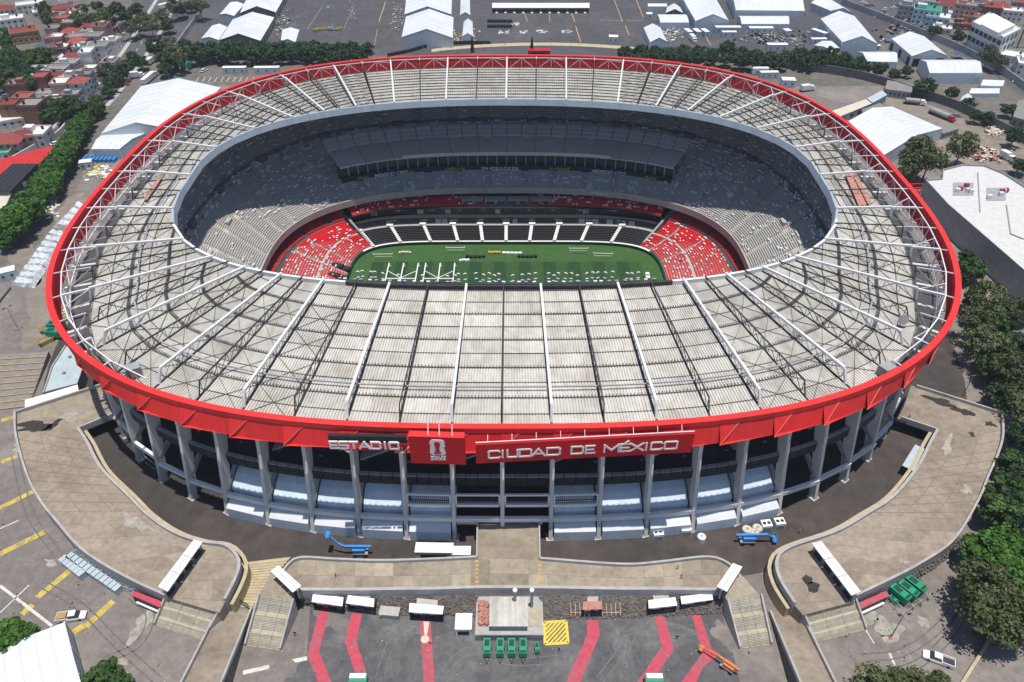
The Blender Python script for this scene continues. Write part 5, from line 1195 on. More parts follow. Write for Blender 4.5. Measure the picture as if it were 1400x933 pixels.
# people at work
def person_mesh(seed, shirt):
    r = random.Random(seed); me = bpy.data.meshes.new('person'); st_ = r.uniform(.08, .2)
    v = [(0, 0, .95), (0, 0, 1.2), (0, 0, 1.42), (0, 0, 1.55), (0, .01, 1.7), (-.19, 0, 1.4), (-.27, .03, 1.12), (-.26, -.1, .86), (.19, 0, 1.4), (.27, .03, 1.12), (.26, -.12, .88), (-.1, 0, .9), (-.11, -st_, .48), (-.11, -st_*.6, .06), (.1, 0, .9), (.11, st_, .48), (.11, st_*1.5, .06), (-.11, -st_*.6-.14, .04), (.11, st_*1.5-.14, .04)]
    e = [(0, 1), (1, 2), (2, 3), (3, 4), (2, 5), (5, 6), (6, 7), (2, 8), (8, 9), (9, 10), (0, 11), (11, 12), (12, 13), (13, 17), (0, 14), (14, 15), (15, 16), (16, 18)]
    rad = [.15, .15, .16, .06, .11, .07, .055, .045, .07, .055, .045, .1, .075, .05, .1, .075, .05, .045, .045]
    me.from_pydata(v, e, []); o = bpy.data.objects.new('person', me); col.objects.link(o); o.modifiers.new('skin', 'SKIN'); sb = o.modifiers.new('sub', 'SUBSURF'); sb.levels = 1
    for i, q in enumerate(me.skin_vertices[0].data): q.radius = (rad[i], rad[i])
    me.skin_vertices[0].data[0].use_root = True
    bpy.context.view_layer.update(); m2 = bpy.data.meshes.new_from_object(o.evaluated_get(bpy.context.evaluated_depsgraph_get())); bpy.data.objects.remove(o)
    m2.materials.clear()
    for m in ('car_grey', shirt, 'wall_pink'): m2.materials.append(M[m])
    for p in m2.polygons: z = p.center.z; p.material_index = 2 if z > 1.5 or (abs(p.center.x) > .2 and z < 1.0) else 1 if z > .95 else 0
    return m2
M['vest_orange'] = mat('vest_orange', (.75, .2, .04), .7, .05); M['vest_yellow'] = mat('vest_yellow', (.55, .6, .06), .7, .05)
pm = [person_mesh(1, 'vest_orange'), person_mesh(2, 'vest_yellow'), person_mesh(3, 'white'), person_mesh(4, 'black')]
for i, (u, v, z, k_, lb_) in enumerate(((764, 890, 0, 3, 'person in black shirt standing by the hatched box'), (925, 874, 0, 3, 'person in dark clothes on the fifth red path edge'), (1024, 893, 0, 2, 'person in white shirt at the foot of the stairs by the orange lift'), (459, 788, 4.5, 0, 'person in orange vest on the front deck slabs'), (931, 791, 4.5, 0, 'person in orange vest walking on the front deck'), (926, 778, 4.5, 1, 'person in yellow vest by the deck parapet'), (1092, 729, 0, 0, 'person in orange vest on the ring road'), (1300, 775, 0, 3, 'person in dark clothes walking toward the grove'), (404, 869, 0, 3, 'person in dark clothes left of the first red path'), (588, 880, 0, 2, 'person in white shirt beside the straight red path'), (521, 846, 0, 1, 'person in yellow vest by the second red path'), (1243, 570, 4.5, 2, 'person in white shirt on the east deck bridge'))):
    o = bpy.data.objects.new('person', pm[k_]); col.objects.link(o); o.location = P(u, v, z+.06); o.rotation_euler = (0, 0, random.random()*6.28); tag(o, lb_, 'person', 'people at work')

t = thing('utility_cart', 'small white utility cart parked at the pitch corner by the red seats', 'cart', P(885, 380, -12.45), None, world=False); mb = MB(); mb.box((0, 0, .7), (1.6, 3.2, .8)); mb.build('body', 'white', t); mb = MB(); mb.box((0, .6, 1.6), (1.4, 1.5, .12)); mb.build('canopy', 'white', t); mb = MB()
for x in (-.6, .6):
    for y in (0, 1.2): mb.beam((x, y, 1.1), (x, y, 1.6), .08)
mb.build('canopy_post', 'steel_grey', t)
for x in (-.75, .75):
    for y in (-1.1, 1.1): mb = MB(); mb.tube([(x-.1, y, .3), (x+.1, y, .3)], .3, 10); mb.build('wheel', 'tyre', t)
t = thing('beam_stack', 'stack of red steel frames between the east rim and the white hall', 'steel frames', P(1250, 262, 0), None)
for i in range(7): a, b = P(1234+i*2.2, 238+i*5.0, 3), P(1254+i*1.6, 236+i*5.2, 3); mb = MB(); mb.beam(a, b, .7, .5); mb.build('frame_beam', 'red_dark', t); mb = MB(); mb.beam((b[0], b[1], 0), b, .3); mb.build('trestle', 'steel_dark', t)
# ================================================================ MARQUEES
def marquee(label, eaves, he, hr, axis=0, bays=6, group='white marquees north of the stadium', doors=0, wallm='tent_wall', gable_dark=False):
    """eaves: pixel corners front-left, front-right, back-right, back-left at eave height; axis 0: ridge runs front to back, 1: left to right"""
    q = pxs(eaves, he); fl, fr, br, bl = q
    t = thing('marquee', label, 'marquee', (*lerp(fl, fr, .5)[:2], 0.), group)
    if axis == 1: fl, fr, br, bl = fr, br, bl, fl      # rotate so that the ridge runs fl->bl direction
    up = lambda p, z: (p[0], p[1], z)
    m0, m1 = up(lerp(fl, fr, .5), hr), up(lerp(bl, br, .5), hr)
    for i in range(bays):
        f0, f1 = (i+.006)/bays, (i+.994)/bays
        for e0, e1 in ((fl, bl), (fr, br)):
            mb = MB(); a, b = lerp(e0, e1, f0), lerp(e0, e1, f1); c, d = lerp(m0, m1, f1), lerp(m0, m1, f0)
            ov = lambda p: tuple(p)
            mb.add([a, b, c, d], [(0, 1, 2, 3)]); mb.build('roof_panel', 'tent', t)
    for i in range(bays+1):
        f = i/bays; mb = MB()
        for e0, e1 in ((fl, bl), (fr, br)): a = lerp(e0, e1, f); d = lerp(m0, m1, f); mb.beam((a[0], a[1], a[2]+.03), (d[0], d[1], d[2]+.03), .16, .05)
        mb.build('roof_rib', 'tent_wall', t)
    for a, b in ((fl, fr), (bl, br)):
        k = lerp(m0, m1, 0 if a is fl else 1); mb = MB(); mb.add([a, b, k], [(0, 1, 2)]); mb.build('gable', 'stand_dark' if gable_dark else wallm, t)
    mb = MB()
    for a, b in ((fl, fr), (fr, br), (br, bl), (bl, fl)):
        mb.quad(up(a, 0), up(b, 0), b, a)
    mb.build('wall', 'stand_dark' if gable_dark else wallm, t)
    cx = lerp(lerp(fl, fr, .5), lerp(bl, br, .5), .5)
    for a, b in ((fl, fr), (fr, br), (bl, fl)):
        L = math.dist(a[:2], b[:2]); n = max(2, int(L/6)); nx, ny_ = (a[1]-b[1])/L, (b[0]-a[0])/L
        if (cx[0]-a[0])*nx+(cx[1]-a[1])*ny_ > 0: nx, ny_ = -nx, -ny_
        for i in range(n+1):
            p = lerp(a, b, i/n); mb = MB(); mb.beam((p[0]+nx*.1, p[1]+ny_*.1, 0), (p[0]+nx*.1, p[1]+ny_*.1, he), .18); mb.build('post', 'white', t)
            if doors and i < n and (i % 2 == 0):
                p0, p1 = lerp(a, b, (i+.2)/n), lerp(a, b, (i+.8)/n); mb = MB(); mb.quad((p0[0]+nx*.06, p0[1]+ny_*.06, .05), (p1[0]+nx*.06, p1[1]+ny_*.06, .05), (p1[0]+nx*.06, p1[1]+ny_*.06, he*.75), (p0[0]+nx*.06, p0[1]+ny_*.06, he*.75)); mb.build('door', 'black', t)
    return t
marquee('largest white marquee west of the stadium rim, broad twin slope', ((138, 183), (242, 178), (302, 120), (193, 118)), 6, 10.5, 0, 10)
marquee('lower white annex tent with blue wall and blue drums before it', ((125, 204), (163, 204), (200, 182), (140, 184)), 5, 6.0, 1, 4)
marquee('white marquee with open dark gable behind the north west tree row', ((300, 55), (356, 56), (375, 24), (318, 27)), 5, 9, 0, 6, gable_dark=True)
marquee('small white annex tent with glazed roof strip beside the dark gabled marquee', ((275, 53), (299, 55), (311, 37), (290, 35)), 4, 5.5, 0, 4)
marquee('white marquee with dark gable at the top edge of the north west parking', ((328, 18), (377, 17), (391, -8), (340, -8)), 5, 9, 0, 5, gable_dark=True)
marquee('small white annex tent with skylight and porch by the north west marquee', ((300, 20), (320, 22), (334, 6), (315, 3)), 4, 5, 0, 3)
marquee('small single white canopy tent among the north west trees', ((384, 56), (404, 58), (409, 41), (386, 41)), 3.5, 5, 0, 3)
marquee('central white marquee with tall glazed gable front', ((549, 51), (619, 52), (620, 24), (555, 23)), 6, 11, 0, 7)
marquee('white marquee directly behind the central gabled one', ((553, 20), (617, 20), (618, -8), (556, -8)), 6, 11, 0, 6)
marquee('narrow white tent alongside the central marquee', ((632, 50), (647, 50), (646, 30), (634, 30)), 4.5, 6.5, 0, 5)
marquee('narrow white tent behind the other narrow one by the central marquee', ((629, 21), (643, 21), (642, -5), (630, -5)), 4.5, 6.5, 0, 5)
marquee('white gabled tent at the edge of the north east tree row by two generators', ((889, 58), (912, 57), (903, 38), (880, 38)), 4, 6.5, 0, 5)
marquee('low grey roofed white building among north east containers', ((903, 31), (942, 31), (938, 20), (899, 20)), 4.5, 5.2, 1, 7, wallm='tent_wall')
marquee('long low white shed at the back of the north parking', ((886, 9), (912, 9), (911, 5), (885, 5)), 4, 4.8, 1, 5)
marquee('small open white tent with peaked front beside the grey roofed building', ((910, 18), (934, 18), (930, 10), (912, 10)), 3.5, 6, 0, 3, gable_dark=True)
marquee('large white marquee with door, gable facing three parked containers', ((951, 29), (996, 28), (975, -8), (930, -8)), 6, 10, 0, 9, doors=0)
marquee('widest white marquee across the north east yard, many roof bays', ((1006, 14), (1100, 15), (1090, -10), (995, -10)), 6, 10, 1, 11)
marquee('low white marquee in front of the widest one', ((1014, 33), (1079, 33), (1077, 22), (1009, 22)), 4, 5.6, 1, 7)
marquee('white marquee with a folded gable beside the dome tent in the north east', ((1152, 58), (1200, 60), (1168, 22), (1122, 26)), 6, 10, 0, 7)
marquee('white marquee along the perimeter wall behind the folded gable one', ((1136, 15), (1167, 18), (1130, -4), (1109, 4)), 5, 7.5, 0, 5)
marquee('white marquee with a row of open dark doors near the perimeter street', ((1247, 77), (1295, 76), (1264, 50), (1219, 53)), 6, 9.5, 0, 6, doors=1)
marquee('long white marquee broadside with leafy tree before it', ((1271, 100), (1343, 100), (1333, 82), (1258, 82)), 6, 8.5, 1, 8)
marquee('white marquee set behind the stone wall and grey hut', ((1185, 84), (1227, 85), (1223, 71), (1172, 71)), 5, 7, 1, 5)
marquee('small white tent with open end beside the long low tunnel tent', ((1341, 117), (1371, 118), (1373, 110), (1344, 109)), 3.2, 4.6, 1, 4)
marquee('low white tunnel tent near the perimeter street corner', ((1325, 128), (1366, 128), (1365, 121), (1328, 121)), 2.2, 3.6, 1, 8)
marquee('tiny white arched tent on the dirt yard', ((1312, 138), (1331, 137), (1328, 131), (1316, 132)), 2.2, 3.6, 0, 3)
marquee('big white marquee against the east rim with pale side wall', ((1160, 166), (1209, 212), (1289, 176), (1220, 146)), 6, 9, 1, 9)
marquee('white marquee at the corner of the west lot with blue side annex', ((-40, 960), (118, 960), (88, 851), (-40, 900)), 5, 5.6, 1, 6)
marquee('small dome shaped white tent behind the tree row', ((1113, 62), (1140, 76), (1148, 66), (1124, 56)), 3, 5, 0, 4)
# long open canopy of the north parking
t = thing('long_canopy', 'long white open canopy on posts across the north parking', 'canopy', P(740, 14, 0)); a, b, c, d = pxs([(673, 11), (806, 11), (806, 4.5), (673, 4.5)], 3.5)
for i in range(14):
    mb = MB(); mb.prism([lerp(a, b, i/14)[:2], lerp(a, b, (i+.985)/14)[:2], lerp(d, c, (i+.985)/14)[:2], lerp(d, c, i/14)[:2]], 3.3, 3.6); mb.build('roof_panel', 'white', t)
for i in range(11):
    p = lerp(a, b, (i+.5)/11); mb = MB(); mb.beam((p[0], p[1]+1, 0), (p[0], p[1]+1, 3.3), .25); mb.build('post', 'steel_grey', t); mb = MB(); mb.box((p[0], p[1]-1.5, .5), (1.6, 1.6, 1.0)); mb.build('ballast', 'white', t)
for u, v, n in ((689, 46, 14), (703, 35, 12), (718, 46, 10), (741, 45, 14), (775, 45, 16)):
    used_t = thing('table_stack', 'cluster of white folded tables standing on the north parking', 'tables', P(u, v, 0), 'white table clusters on the north parking', world=False)
    for i in range(n): mb = MB(); mb.box((random.uniform(-3, 3), random.uniform(-2.5, 2.5), .45), (1.5, .9, .9), random.random()*3); mb.build('table', 'white', used_t)
for v in (31, 38):
    t = thing('crate_row', 'long black crate row beside the white table clusters', 'crates', P(684, v, 0), 'black crate rows', world=False)
    for i in range(8): mb = MB(); mb.box((-7.5+i*2.05, 0, .9), (1.9, 1.8, 1.8)); mb.build('crate', 'black_panel', t)
# ================================================================ CONTAINERS AND VEHICLES
def container(label, u, v, L, W, H, rz, m='white', group='white containers and trailers in the north yards', wm=None):
    t = thing('container', label, 'container', P(u, v, 0), group, world=False); t.rotation_euler = (0, 0, rz)
    mb = MB(); mb.box((0, 0, H/2+.1), (L, W, H)); mb.build('body', wm or 'tent_wall', t); mb = MB(); mb.box((0, 0, H+.16), (L+.1, W+.1, .12)); mb.build('roof', m, t)
    for s in (-1, 1):
        for i in range(int(L/1.5)):
            mb = MB(); mb.box((-L/2+1.5*(i+.5), s*(W/2+.03), H/2+.1), (.12, .06, H*.9)); mb.build('wall_rib', wm or 'tent_wall', t)
    for i in range(int(L/5)+1): mb = MB(); mb.box((-L/2+L*(i+.5)/(int(L/5)+1), -W/2-.05, H*.55), (.9, .06, .8)); mb.build('window', 'window', t)
    return t
CL = [(322, 100, 13, 3, 3.2, .03, 'long white cabin in line beside the north west lot'), (366, 100, 14, 3, 3.2, .04, 'long white cabin in line touching the rim'), (940, 49, 3.2, 7, 3.2, .25, 'white container at the head of three parked side by side'), (952, 49, 3.2, 7, 3.2, .25, 'white container in the middle of three parked side by side'), (963, 49, 3.2, 7, 3.2, .25, 'white container at the tail of three parked side by side'),
      (994, 45, 16, 4, 3.6, 0, 'long white trailer below the large gabled marquee'), (996, 50, 9, 3, 2.8, 0, 'shorter white container before the long trailer'), (1039, 46, 15, 4, 3.6, 0, 'long white windowed trailer below the low marquee'), (1075, 48, 4, 5, 3, .2, 'small white cubic container'), (1061, 69, 12, 4, 3.6, -.02, 'blue sided container just behind the tree row'), (1119, 50, 3.2, 11, 3.2, .55, 'white trailer alongside the folded gable marquee'), (1118, 60, 9.5, 3, 3, .05, 'white container beside the dome tent'), (1194, 68, 7, 2.6, 2.4, 0, 'flat white container before the folded gable marquee'), (887, 26, 4, 4, 3.4, .1, 'white cube cabin near the low shed'), (120, 230, 5, 3.4, 3.2, .3, 'white container beside the blue drums'), (13, 380, 5.5, 3.6, 3.2, .5, 'white cabin standing alone on the west lot'), (1050, 107, 10, 3, 3.4, .05, 'white container beside the banner trailer by the north wall'), (1076, 118, 7, 5, 3.8, -.1, 'broad white roofed container at the east rim'), (838, 58, 5.5, 4.2, 3.6, -.1, 'white cabin beside a red machine on the north parking')]
for u, v, L, W, H, rz, lb_ in CL: container(lb_, u, v, L, W, H, rz)
t = container('trailer with blue lettered white banner by the north wall', 1038, 102, 9, 2.6, 3.6, 0); mb = MB(); mb.box((0, -1.45, 2.2), (8.6, .08, 2.8)); bn = mb.build('banner', 'white', t); text_mesh('AC', 'lettering', (-1.6, -1.52, 1.3), 3.4, 1.6, 'blue_lift', bn); mb = MB(); mb.beam((1.2, -1.54, 1.3), (2.8, -1.54, 3.0), .5, .05); mb.build('red_slash', 'red_sign', bn)
# long flat cream roofed sheds by the east rim
for lb_, c, h, m in (('long cream flat roofed shed against the east rim', ((1128, 168), (1192, 142), (1184, 136), (1120, 158)), 4, 'cream'), ('grey flat roofed shed continuing the cream shed', ((1193, 141), (1213, 130), (1206, 124), (1185, 135)), 4, 'roof_blue'), ('grey ribbed roof shed beside the east marquee', ((1180, 158), (1210, 146), (1203, 141), (1178, 150)), 4, 'flat_grey'), ('grey stone hut behind the north wall', ((1210, 122), (1246, 127), (1250, 116), (1213, 110)), 4, 'flat_grey'), ('low grey terrace roof at the end of the dirt yard', ((1290, 183), (1312, 176), (1296, 168), (1275, 174)), 3, 'flat_grey'), ('large grey flat roof shed at the street corner', ((1385, 160), (1440, 175), (1440, 130), (1392, 138)), 5, 'flat_grey')):
    q = pxs(c, h); t = thing('shed', lb_, 'shed', (*q[0][:2], 0.), 'sheds east'); mb = MB(); mb.prism([lerp(p[:2], lerp(q[0], q[2], .5)[:2], .03) for p in q], 0, h-.1); mb.build('wall', 'wall_grey', t); mb = MB(); mb.prism([p[:2] for p in q], h-.1, h+.1); mb.build('roof', m, t)
    for i in range(6): mb = MB(); a, b = lerp(q[0], q[1], (i+.3)/6), lerp(q[0], q[1], (i+.7)/6); d = Vector((b[1]-a[1], a[0]-b[0], 0)).normalized()*.08; cc = lerp(a, b, .5); mb.beam((a[0], a[1], h*.5), (b[0], b[1], h*.5), .2, h*.4); mb.build('window', 'window', t)
# cars
def car(cols, kind='car'):
    t = thing('parked_car' if kind == 'car' else 'pickup_truck', 'x', 'car' if kind == 'car' else 'pickup', world=False)
    Lc, W = (4.4, 1.8) if kind == 'car' else (5.7, 2.0); h = .75 if kind == 'car' else .85
    def loft(secs):
        mb = MB(); n = len(secs[0])
        for s in secs: mb.v += s
        for i in range(len(secs)-1):
            for k in range(n): mb.f.append((i*n+k, i*n+(k+1) % n, (i+1)*n+(k+1) % n, (i+1)*n+k)); mb.mi.append(0)
        mb.f += [tuple(range(n))[::-1], tuple((len(secs)-1)*n+k for k in range(n))]; mb.mi += [0, 0]; return mb
    def sec(x, w_, z0, z1, tw): return [(x, -w_/2, z0), (x, w_/2, z0), (x, w_/2, (z0+z1)/2), (x, tw/2, z1), (x, -tw/2, z1), (x, -w_/2, (z0+z1)/2)]
    l = Lc/2
    body = loft([sec(-l, W*.82, .42, h-.02, W*.74), sec(-l+.25, W, .3, h+.05, W*.9), sec(0, W, .28, h+.1, W*.92), sec(l-.9, W, .3, h+.03, W*.88), sec(l-.15, W*.92, .34, h-.14, W*.78), sec(l, W*.8, .42, h-.2, W*.7)]).build('body', cols, t)
    if kind == 'car': x = (-1.75, -1.1, .55, 1.25)
    else: x = (-.5, -.3, 1.0, 1.7)
    ztop = h+.62 if kind == 'car' else h+.78
    gl_ = loft([sec(x[0], W*.86, h, h+.08, W*.84), sec(x[1], W*.86, h, ztop-.03, W*.66), sec(x[2], W*.86, h, ztop-.03, W*.66), sec(x[3], W*.86, h, h+.08, W*.84)]).build('windows', 'window', t)
    mb = MB(); mb.box(((x[1]+x[2])/2, 0, ztop), (x[2]-x[1]+.1, W*.68, .08)); mb.build('roof', cols, t)
    if kind != 'car':
        mb = MB(); mb.box((-1.7, 0, h+.05), (2.1, W*.74, .12)); mb.build('cargo_bed', 'steel_dark', t); mb = MB()
        for y in (-.92, .92): mb.box((-1.7, y*W/2, h+.2), (2.2, .14, .4))
        mb.box((-2.74, 0, h+.2), (.14, W*.9, .4)); mb.build('bed_side', cols, t)
    for xx in (-l*.62, l*.62):
        for y in (-W/2+.05, W/2-.05): mb = MB(); mb.tube([(xx, y-.1, .34), (xx, y+.1, .34)], .34, 10); mb.build('wheel', 'tyre', t)
    for y in (-.6, .6): mb = MB(); mb.box((l-.12, y, h-.28), (.12, .35, .14)); mb.build('headlight', 'glass_light', t)
    return t
M['car_white'] = mat('car_white', (.78, .78, .78), .25, .02, spec=.6); M['car_grey'] = mat('car_grey', (.22, .23, .25), .3, .02, spec=.6); M['car_red'] = mat('car_red', (.45, .03, .03), .3, .02, spec=.6); M['car_blue'] = mat('car_blue', (.06, .1, .25), .3, .02, spec=.6)
pk = car('car_white', 'pickup'); used = []
o = place(pk, used, P(99, 845, 0), .16, 1.05, 'white pickup loaded with orange goods in the west lot'); mb = MB(); mb.box((-1.7, 0, 1.2), (1.9, 1.5, .5)); mb.build('load', 'wall_ochre', o)
pk2 = car('car_white', 'pickup'); place(pk2, [], P(1282, 903, 0), R(155), 1.05, 'white pickup standing alone with empty bed by the olive trees')
for nm, cl, spots in (('white', 'car_white', [(66, 297, 2.2, 'white car driving on the west lot beside the trees'), (279, 98, 1.2, 'white car parked near the green containers'), (1207, 57, .6, 'white car beside the blue awning tent'), (1297, 60, -.4, 'white car on the street outside the perimeter wall'), (1273, 54, -.5, 'white car on the street outside the perimeter wall'), (1390, 114, -.6, 'white car on the street outside the perimeter wall'), (14, 128, 1.0, 'white car parked in the lane of the western houses'), (77, 198, .7, 'white van on the street between houses and tree row'), (1210, 14, .5, 'white car in the far street jam'), (1222, 12, .4, 'white car in the far street jam'), (1180, 5, -.4, 'white car in the far street jam'), (38, 378, .7, 'white car')]), ('grey', 'car_grey', [(221, 101, 1.1, 'grey car in the row beside the lamp post'), (8, 133, .9, 'grey car parked in the lane of the western houses'), (1228, 8, .4, 'grey car in the far street jam'), (93, 171, .7, 'grey car parked under the street trees'), (1307, 160, 0, 'grey car in the dirt yard'), (1192, 8, -.4, 'grey car in the far street jam')]), ('red', 'car_red', [(172, 117, .2, 'red car beside the street hedge west'), (1185, 9, -.4, 'red car in the far street jam')]), ('blue', 'car_blue', [(24, 119, 1.0, 'blue car parked in the lane of the western houses'), (176, 44, .8, 'blue car in the western avenue')])):
    pr_ = car(cl); used = []
    for u, v, rz, lb_ in spots:
        if lb_ == 'white car': continue
        place(pr_, used, P(u, v, 0), rz, 1.1, lb_, 'cars parked and driving around the stadium')
def truck(label, u, v, rz, Lb, cab='car_white', box='white', tank=False, group='trucks'):
    t = thing('truck', label, 'truck', P(u, v, 0), group, world=False); t.rotation_euler = (0, 0, rz)
    mb = MB(); mb.box((Lb/2+1.3, 0, 1.65), (2.0, 2.4, 2.3)); mb.box((Lb/2+2.6, 0, 1.2), (1.0, 2.2, 1.3)); mb.build('cab', cab, t); mb = MB(); mb.box((Lb/2+2.25, 0, 2.2), (.2, 2.1, .9)); mb.build('windscreen', 'window', t)
    if tank: mb = MB(); mb.tube([(-Lb/2, 0, 2.1), (-Lb/2+.3, 0, 2.1), (Lb/2-.3, 0, 2.1), (Lb/2, 0, 2.1)], [.8, 1.2, 1.2, .8], 16); mb.build('tank', 'steel_grey', t)
    else: mb = MB(); mb.box((0, 0, 2.2), (Lb, 2.5, 2.6)); mb.build('cargo_box', box, t)
    mb = MB(); mb.box((.5, 0, .75), (Lb+2.5, 1.0, .25)); mb.build('chassis', 'steel_dark', t)
    for x in (-Lb/2+.8, -Lb/2+2.0, Lb/2+1.6):
        for y in (-1.1, 1.1): mb = MB(); mb.tube([(x, y-.15, .5), (x, y+.15, .5)], .5, 10); mb.build('wheel', 'tyre', t)
    return t
truck('white truck cab with short box heading up the western avenue', 206, 88, 1.5, 5); truck('long white articulated trailer behind the western avenue gate', 204, 112, 1.5, 13); truck('white box truck beside the three containers', 946, 56, -1.45, 6)
truck('silver tanker truck with red cab in the dirt yard', 1283, 160, heading(1266, 150, 1310, 168), 11, 'car_red', 'white', True); truck('white truck parked by the scrap heap', 1372, 217, -1.2, 4); truck('white bus shaped truck at the top of the western avenue', 226, 12, 1.0, 9); truck('purple fronted bus on the western avenue', 166, 45, -.9, 8, 'car_white', 'purple'); truck('white van truck on the street west', 184, 107, .2, 5, 'car_white', 'white'); truck('silver pipe truck near the east marquee', 1246, 143, -.3, 7, 'car_white', 'white', True); truck('white coach beside the north west tents', 446-358, 6+0, .9, 7); truck('white delivery truck with blue load beside the east rim containers', 1100, 125, .3, 5)
mb = None
bl = thing('drum_stack', 'stack of bright blue plastic drums beside the white annex tent', 'drums', P(137, 222, 0), None, world=False)
for i in range(24): mb = MB(); x, y = (i % 8)*1.9-7, (i//8)*1.7; mb.tube([(x, y, 0), (x, y, 1.6)], .8, 10); mb.build('drum', 'blue_lift', bl)
for u, v, lb_ in ((433, 43, 'yellow machine crate beside the teal lift'), (443, 42, 'yellow machine crate beside the teal lift'), (463, 42, 'yellow machine crate beside the teal lift'), (82, 441, 'yellow skip by the west rim'), (66, 452, 'yellow skip by the green containers'), (64, 469, 'yellow skip by the green containers')):
    t = thing('skip', lb_, 'skip', P(u, v, 0), 'yellow skips and crates', world=False); t.rotation_euler = (0, 0, random.random()); mb = MB(); mb.add([(-1.6, -.9, 0), (1.6, -.9, 0), (1.6, .9, 0), (-1.6, .9, 0), (-2.3, -1.1, 1.5), (2.3, -1.1, 1.5), (2.3, 1.1, 1.5), (-2.3, 1.1, 1.5)], [(3, 2, 1, 0), (0, 1, 5, 4), (1, 2, 6, 5), (2, 3, 7, 6), (3, 0, 4, 7)]); mb.build('bin', 'yellow', t); mb = MB(); mb.box((0, 0, 1.0), (3.6, 1.8, .1)); mb.build('load', 'dirt', t)
# tarp-covered stacks on the west lot
def tarp(label, c4, n=5, h=1.6):
    q = pxs(c4, 0); t = thing('covered_stack', label, 'covered stack', q[0], 'tarp covered stacks on the west lot')
    for i in range(n):
        mb = MB(); g = 7; f0, f1 = (i+.02)/n, (i+.98)/n; a, b, c, d = lerp(q[0], q[3], f0), lerp(q[1], q[2], f0), lerp(q[1], q[2], f1), lerp(q[0], q[3], f1)
        base = len(mb.v)
        for y in range(g+1):
            for x in range(g+1):
                p = lerp(lerp(a, b, x/g), lerp(d, c, x/g), y/g); e = (x in (0, g)) or (y in (0, g)); mb.v.append((p[0]+random.uniform(-.25, .25), p[1]+random.uniform(-.25, .25), .06 if e else h+random.uniform(-.35, .35)))
        for y in range(g):
            for x in range(g): k = y*(g+1)+x; mb.f.append((k, k+1, k+g+2, k+g+1)); mb.mi.append(0)
        mb.build('tarp_bundle', 'tarp', t)
M['tarp'] = mat('tarp', (.60, .64, .67), .4, .2, .8, c2=(.42, .47, .5), s2=.4, a2=.7)
tarp('long row of pallets under crumpled pale tarpaulin on the west lot', ((16, 392), (47, 394), (95, 322), (70, 317)), 9)
tarp('short row of pallets under pale tarpaulin close to the rim', ((74, 312), (100, 314), (122, 285), (108, 278)), 4)
# stepped terrace, blue roof and white roof west of the deck
M['step_grey'] = mat('step_grey', (.24, .225, .205), .9, .2, .6)
t = thing('stepped_terrace', 'broad grey concrete terrace of shallow steps west of the deck', 'terrace', P(30, 550, 0))
for i in range(9):
    f0, f1 = i/9, (i+.97)/9; q = [lerp(P(-40, 494, 0), P(-40, 566, 0), f0), lerp(P(70, 488, 0), P(40, 556, 0), f0), lerp(P(70, 488, 0), P(40, 556, 0), f1), lerp(P(-40, 494, 0), P(-40, 566, 0), f1)]
    mb = MB(); mb.prism([p[:2] for p in q], 0, .1+.22*(9-i)); mb.build('step', 'step_grey', t)
    mb = MB(); mb.beam((*q[3][:2], .12+.22*(9-i)), (*q[2][:2], .12+.22*(9-i)), .3, .03); mb.build('edge_line', 'orange_paint', t)

def flat_building(label, c, h, roof, wall, name='hall', cat='building', z0=0., par=.5, rim=None):
    q = pxs(c, h); t = thing(name, label, cat, (*q[0][:2], 0.)); ctr = (sum(p[0] for p in q)/len(q), sum(p[1] for p in q)/len(q))
    mb = MB(); mb.prism([lerp(p[:2], ctr, .004) for p in q], z0, h-.2); mb.build('wall', wall, t); mb = MB(); mb.prism([p[:2] for p in q], h-.2, h); mb.build('roof', roof, t)
    if par: mb = MB(); wall_path(mb, [(*p[:2], h) for p in q+[q[0]]], par, .35); mb.build('parapet', rim or wall, t)
    return t, q
t, q = flat_building('pale blue flat roof with two vents beside the west deck bridge', ((72, 502), (60, 538), (106, 526), (113, 505), (96, 475), (90, 474)), 4.2, 'roof_blue', 'wall_grey')
for u, v in ((96, 489), (88, 511)): p = P(u, v, 4.2); mb = MB(); mb.tube([(p[0], p[1], 4.2), (p[0], p[1], 4.9)], .5, 10); mb.build('vent', 'steel_grey', t)
t, q = flat_building('white flat roof strip along the west deck bridge', ((34, 547), (34, 560), (108, 537), (106, 526), (62, 539)), 4.6, 'white', 'white', par=0)
for i in range(3): pass
# big white-roofed hall in the east
t, q = flat_building('big white roofed hall with curved end and grey metal wall', ((1265, 248), (1288, 246), (1289, 234), (1316, 227), (1345, 228), (1372, 239), (1400, 257), (1460, 300), (1460, 425), (1295, 281)), 10, 'flat_white', 'steel_grey', par=.8, rim='wall_grey')
for k in ('wall',): pass
for (u0, v0, u1, v1) in ((1303, 250, 1331, 267), (1349, 257, 1375, 274)):
    a, b, c, d = pxs([(u0, v1), (u1, v1), (u1, v0), (u0, v0)], 10.2); r_ = MB(); r_.prism([p[:2] for p in (a, b, c, d)], 10.02, 10.25); rt = r_.build('plant_deck', 'steel_grey', t)
    for i in range(5): mb = MB(); p = lerp(lerp(a, b, random.random()), lerp(d, c, random.random()), random.random()); mb.box((p[0], p[1], 11), (1.6, 1.2, 1.5)); mb.build('roof_unit', 'red_paint' if i < 2 else 'steel_white', rt)
for l in (((1337, 236), (1340, 290)), ((1376, 280), (1382, 320)), ((1382, 320), (1400, 327))): a, b = pxs(l, 10.3); mb = MB(); mb.beam(a, b, .35, .25); mb.build('duct', 'steel_grey', t)
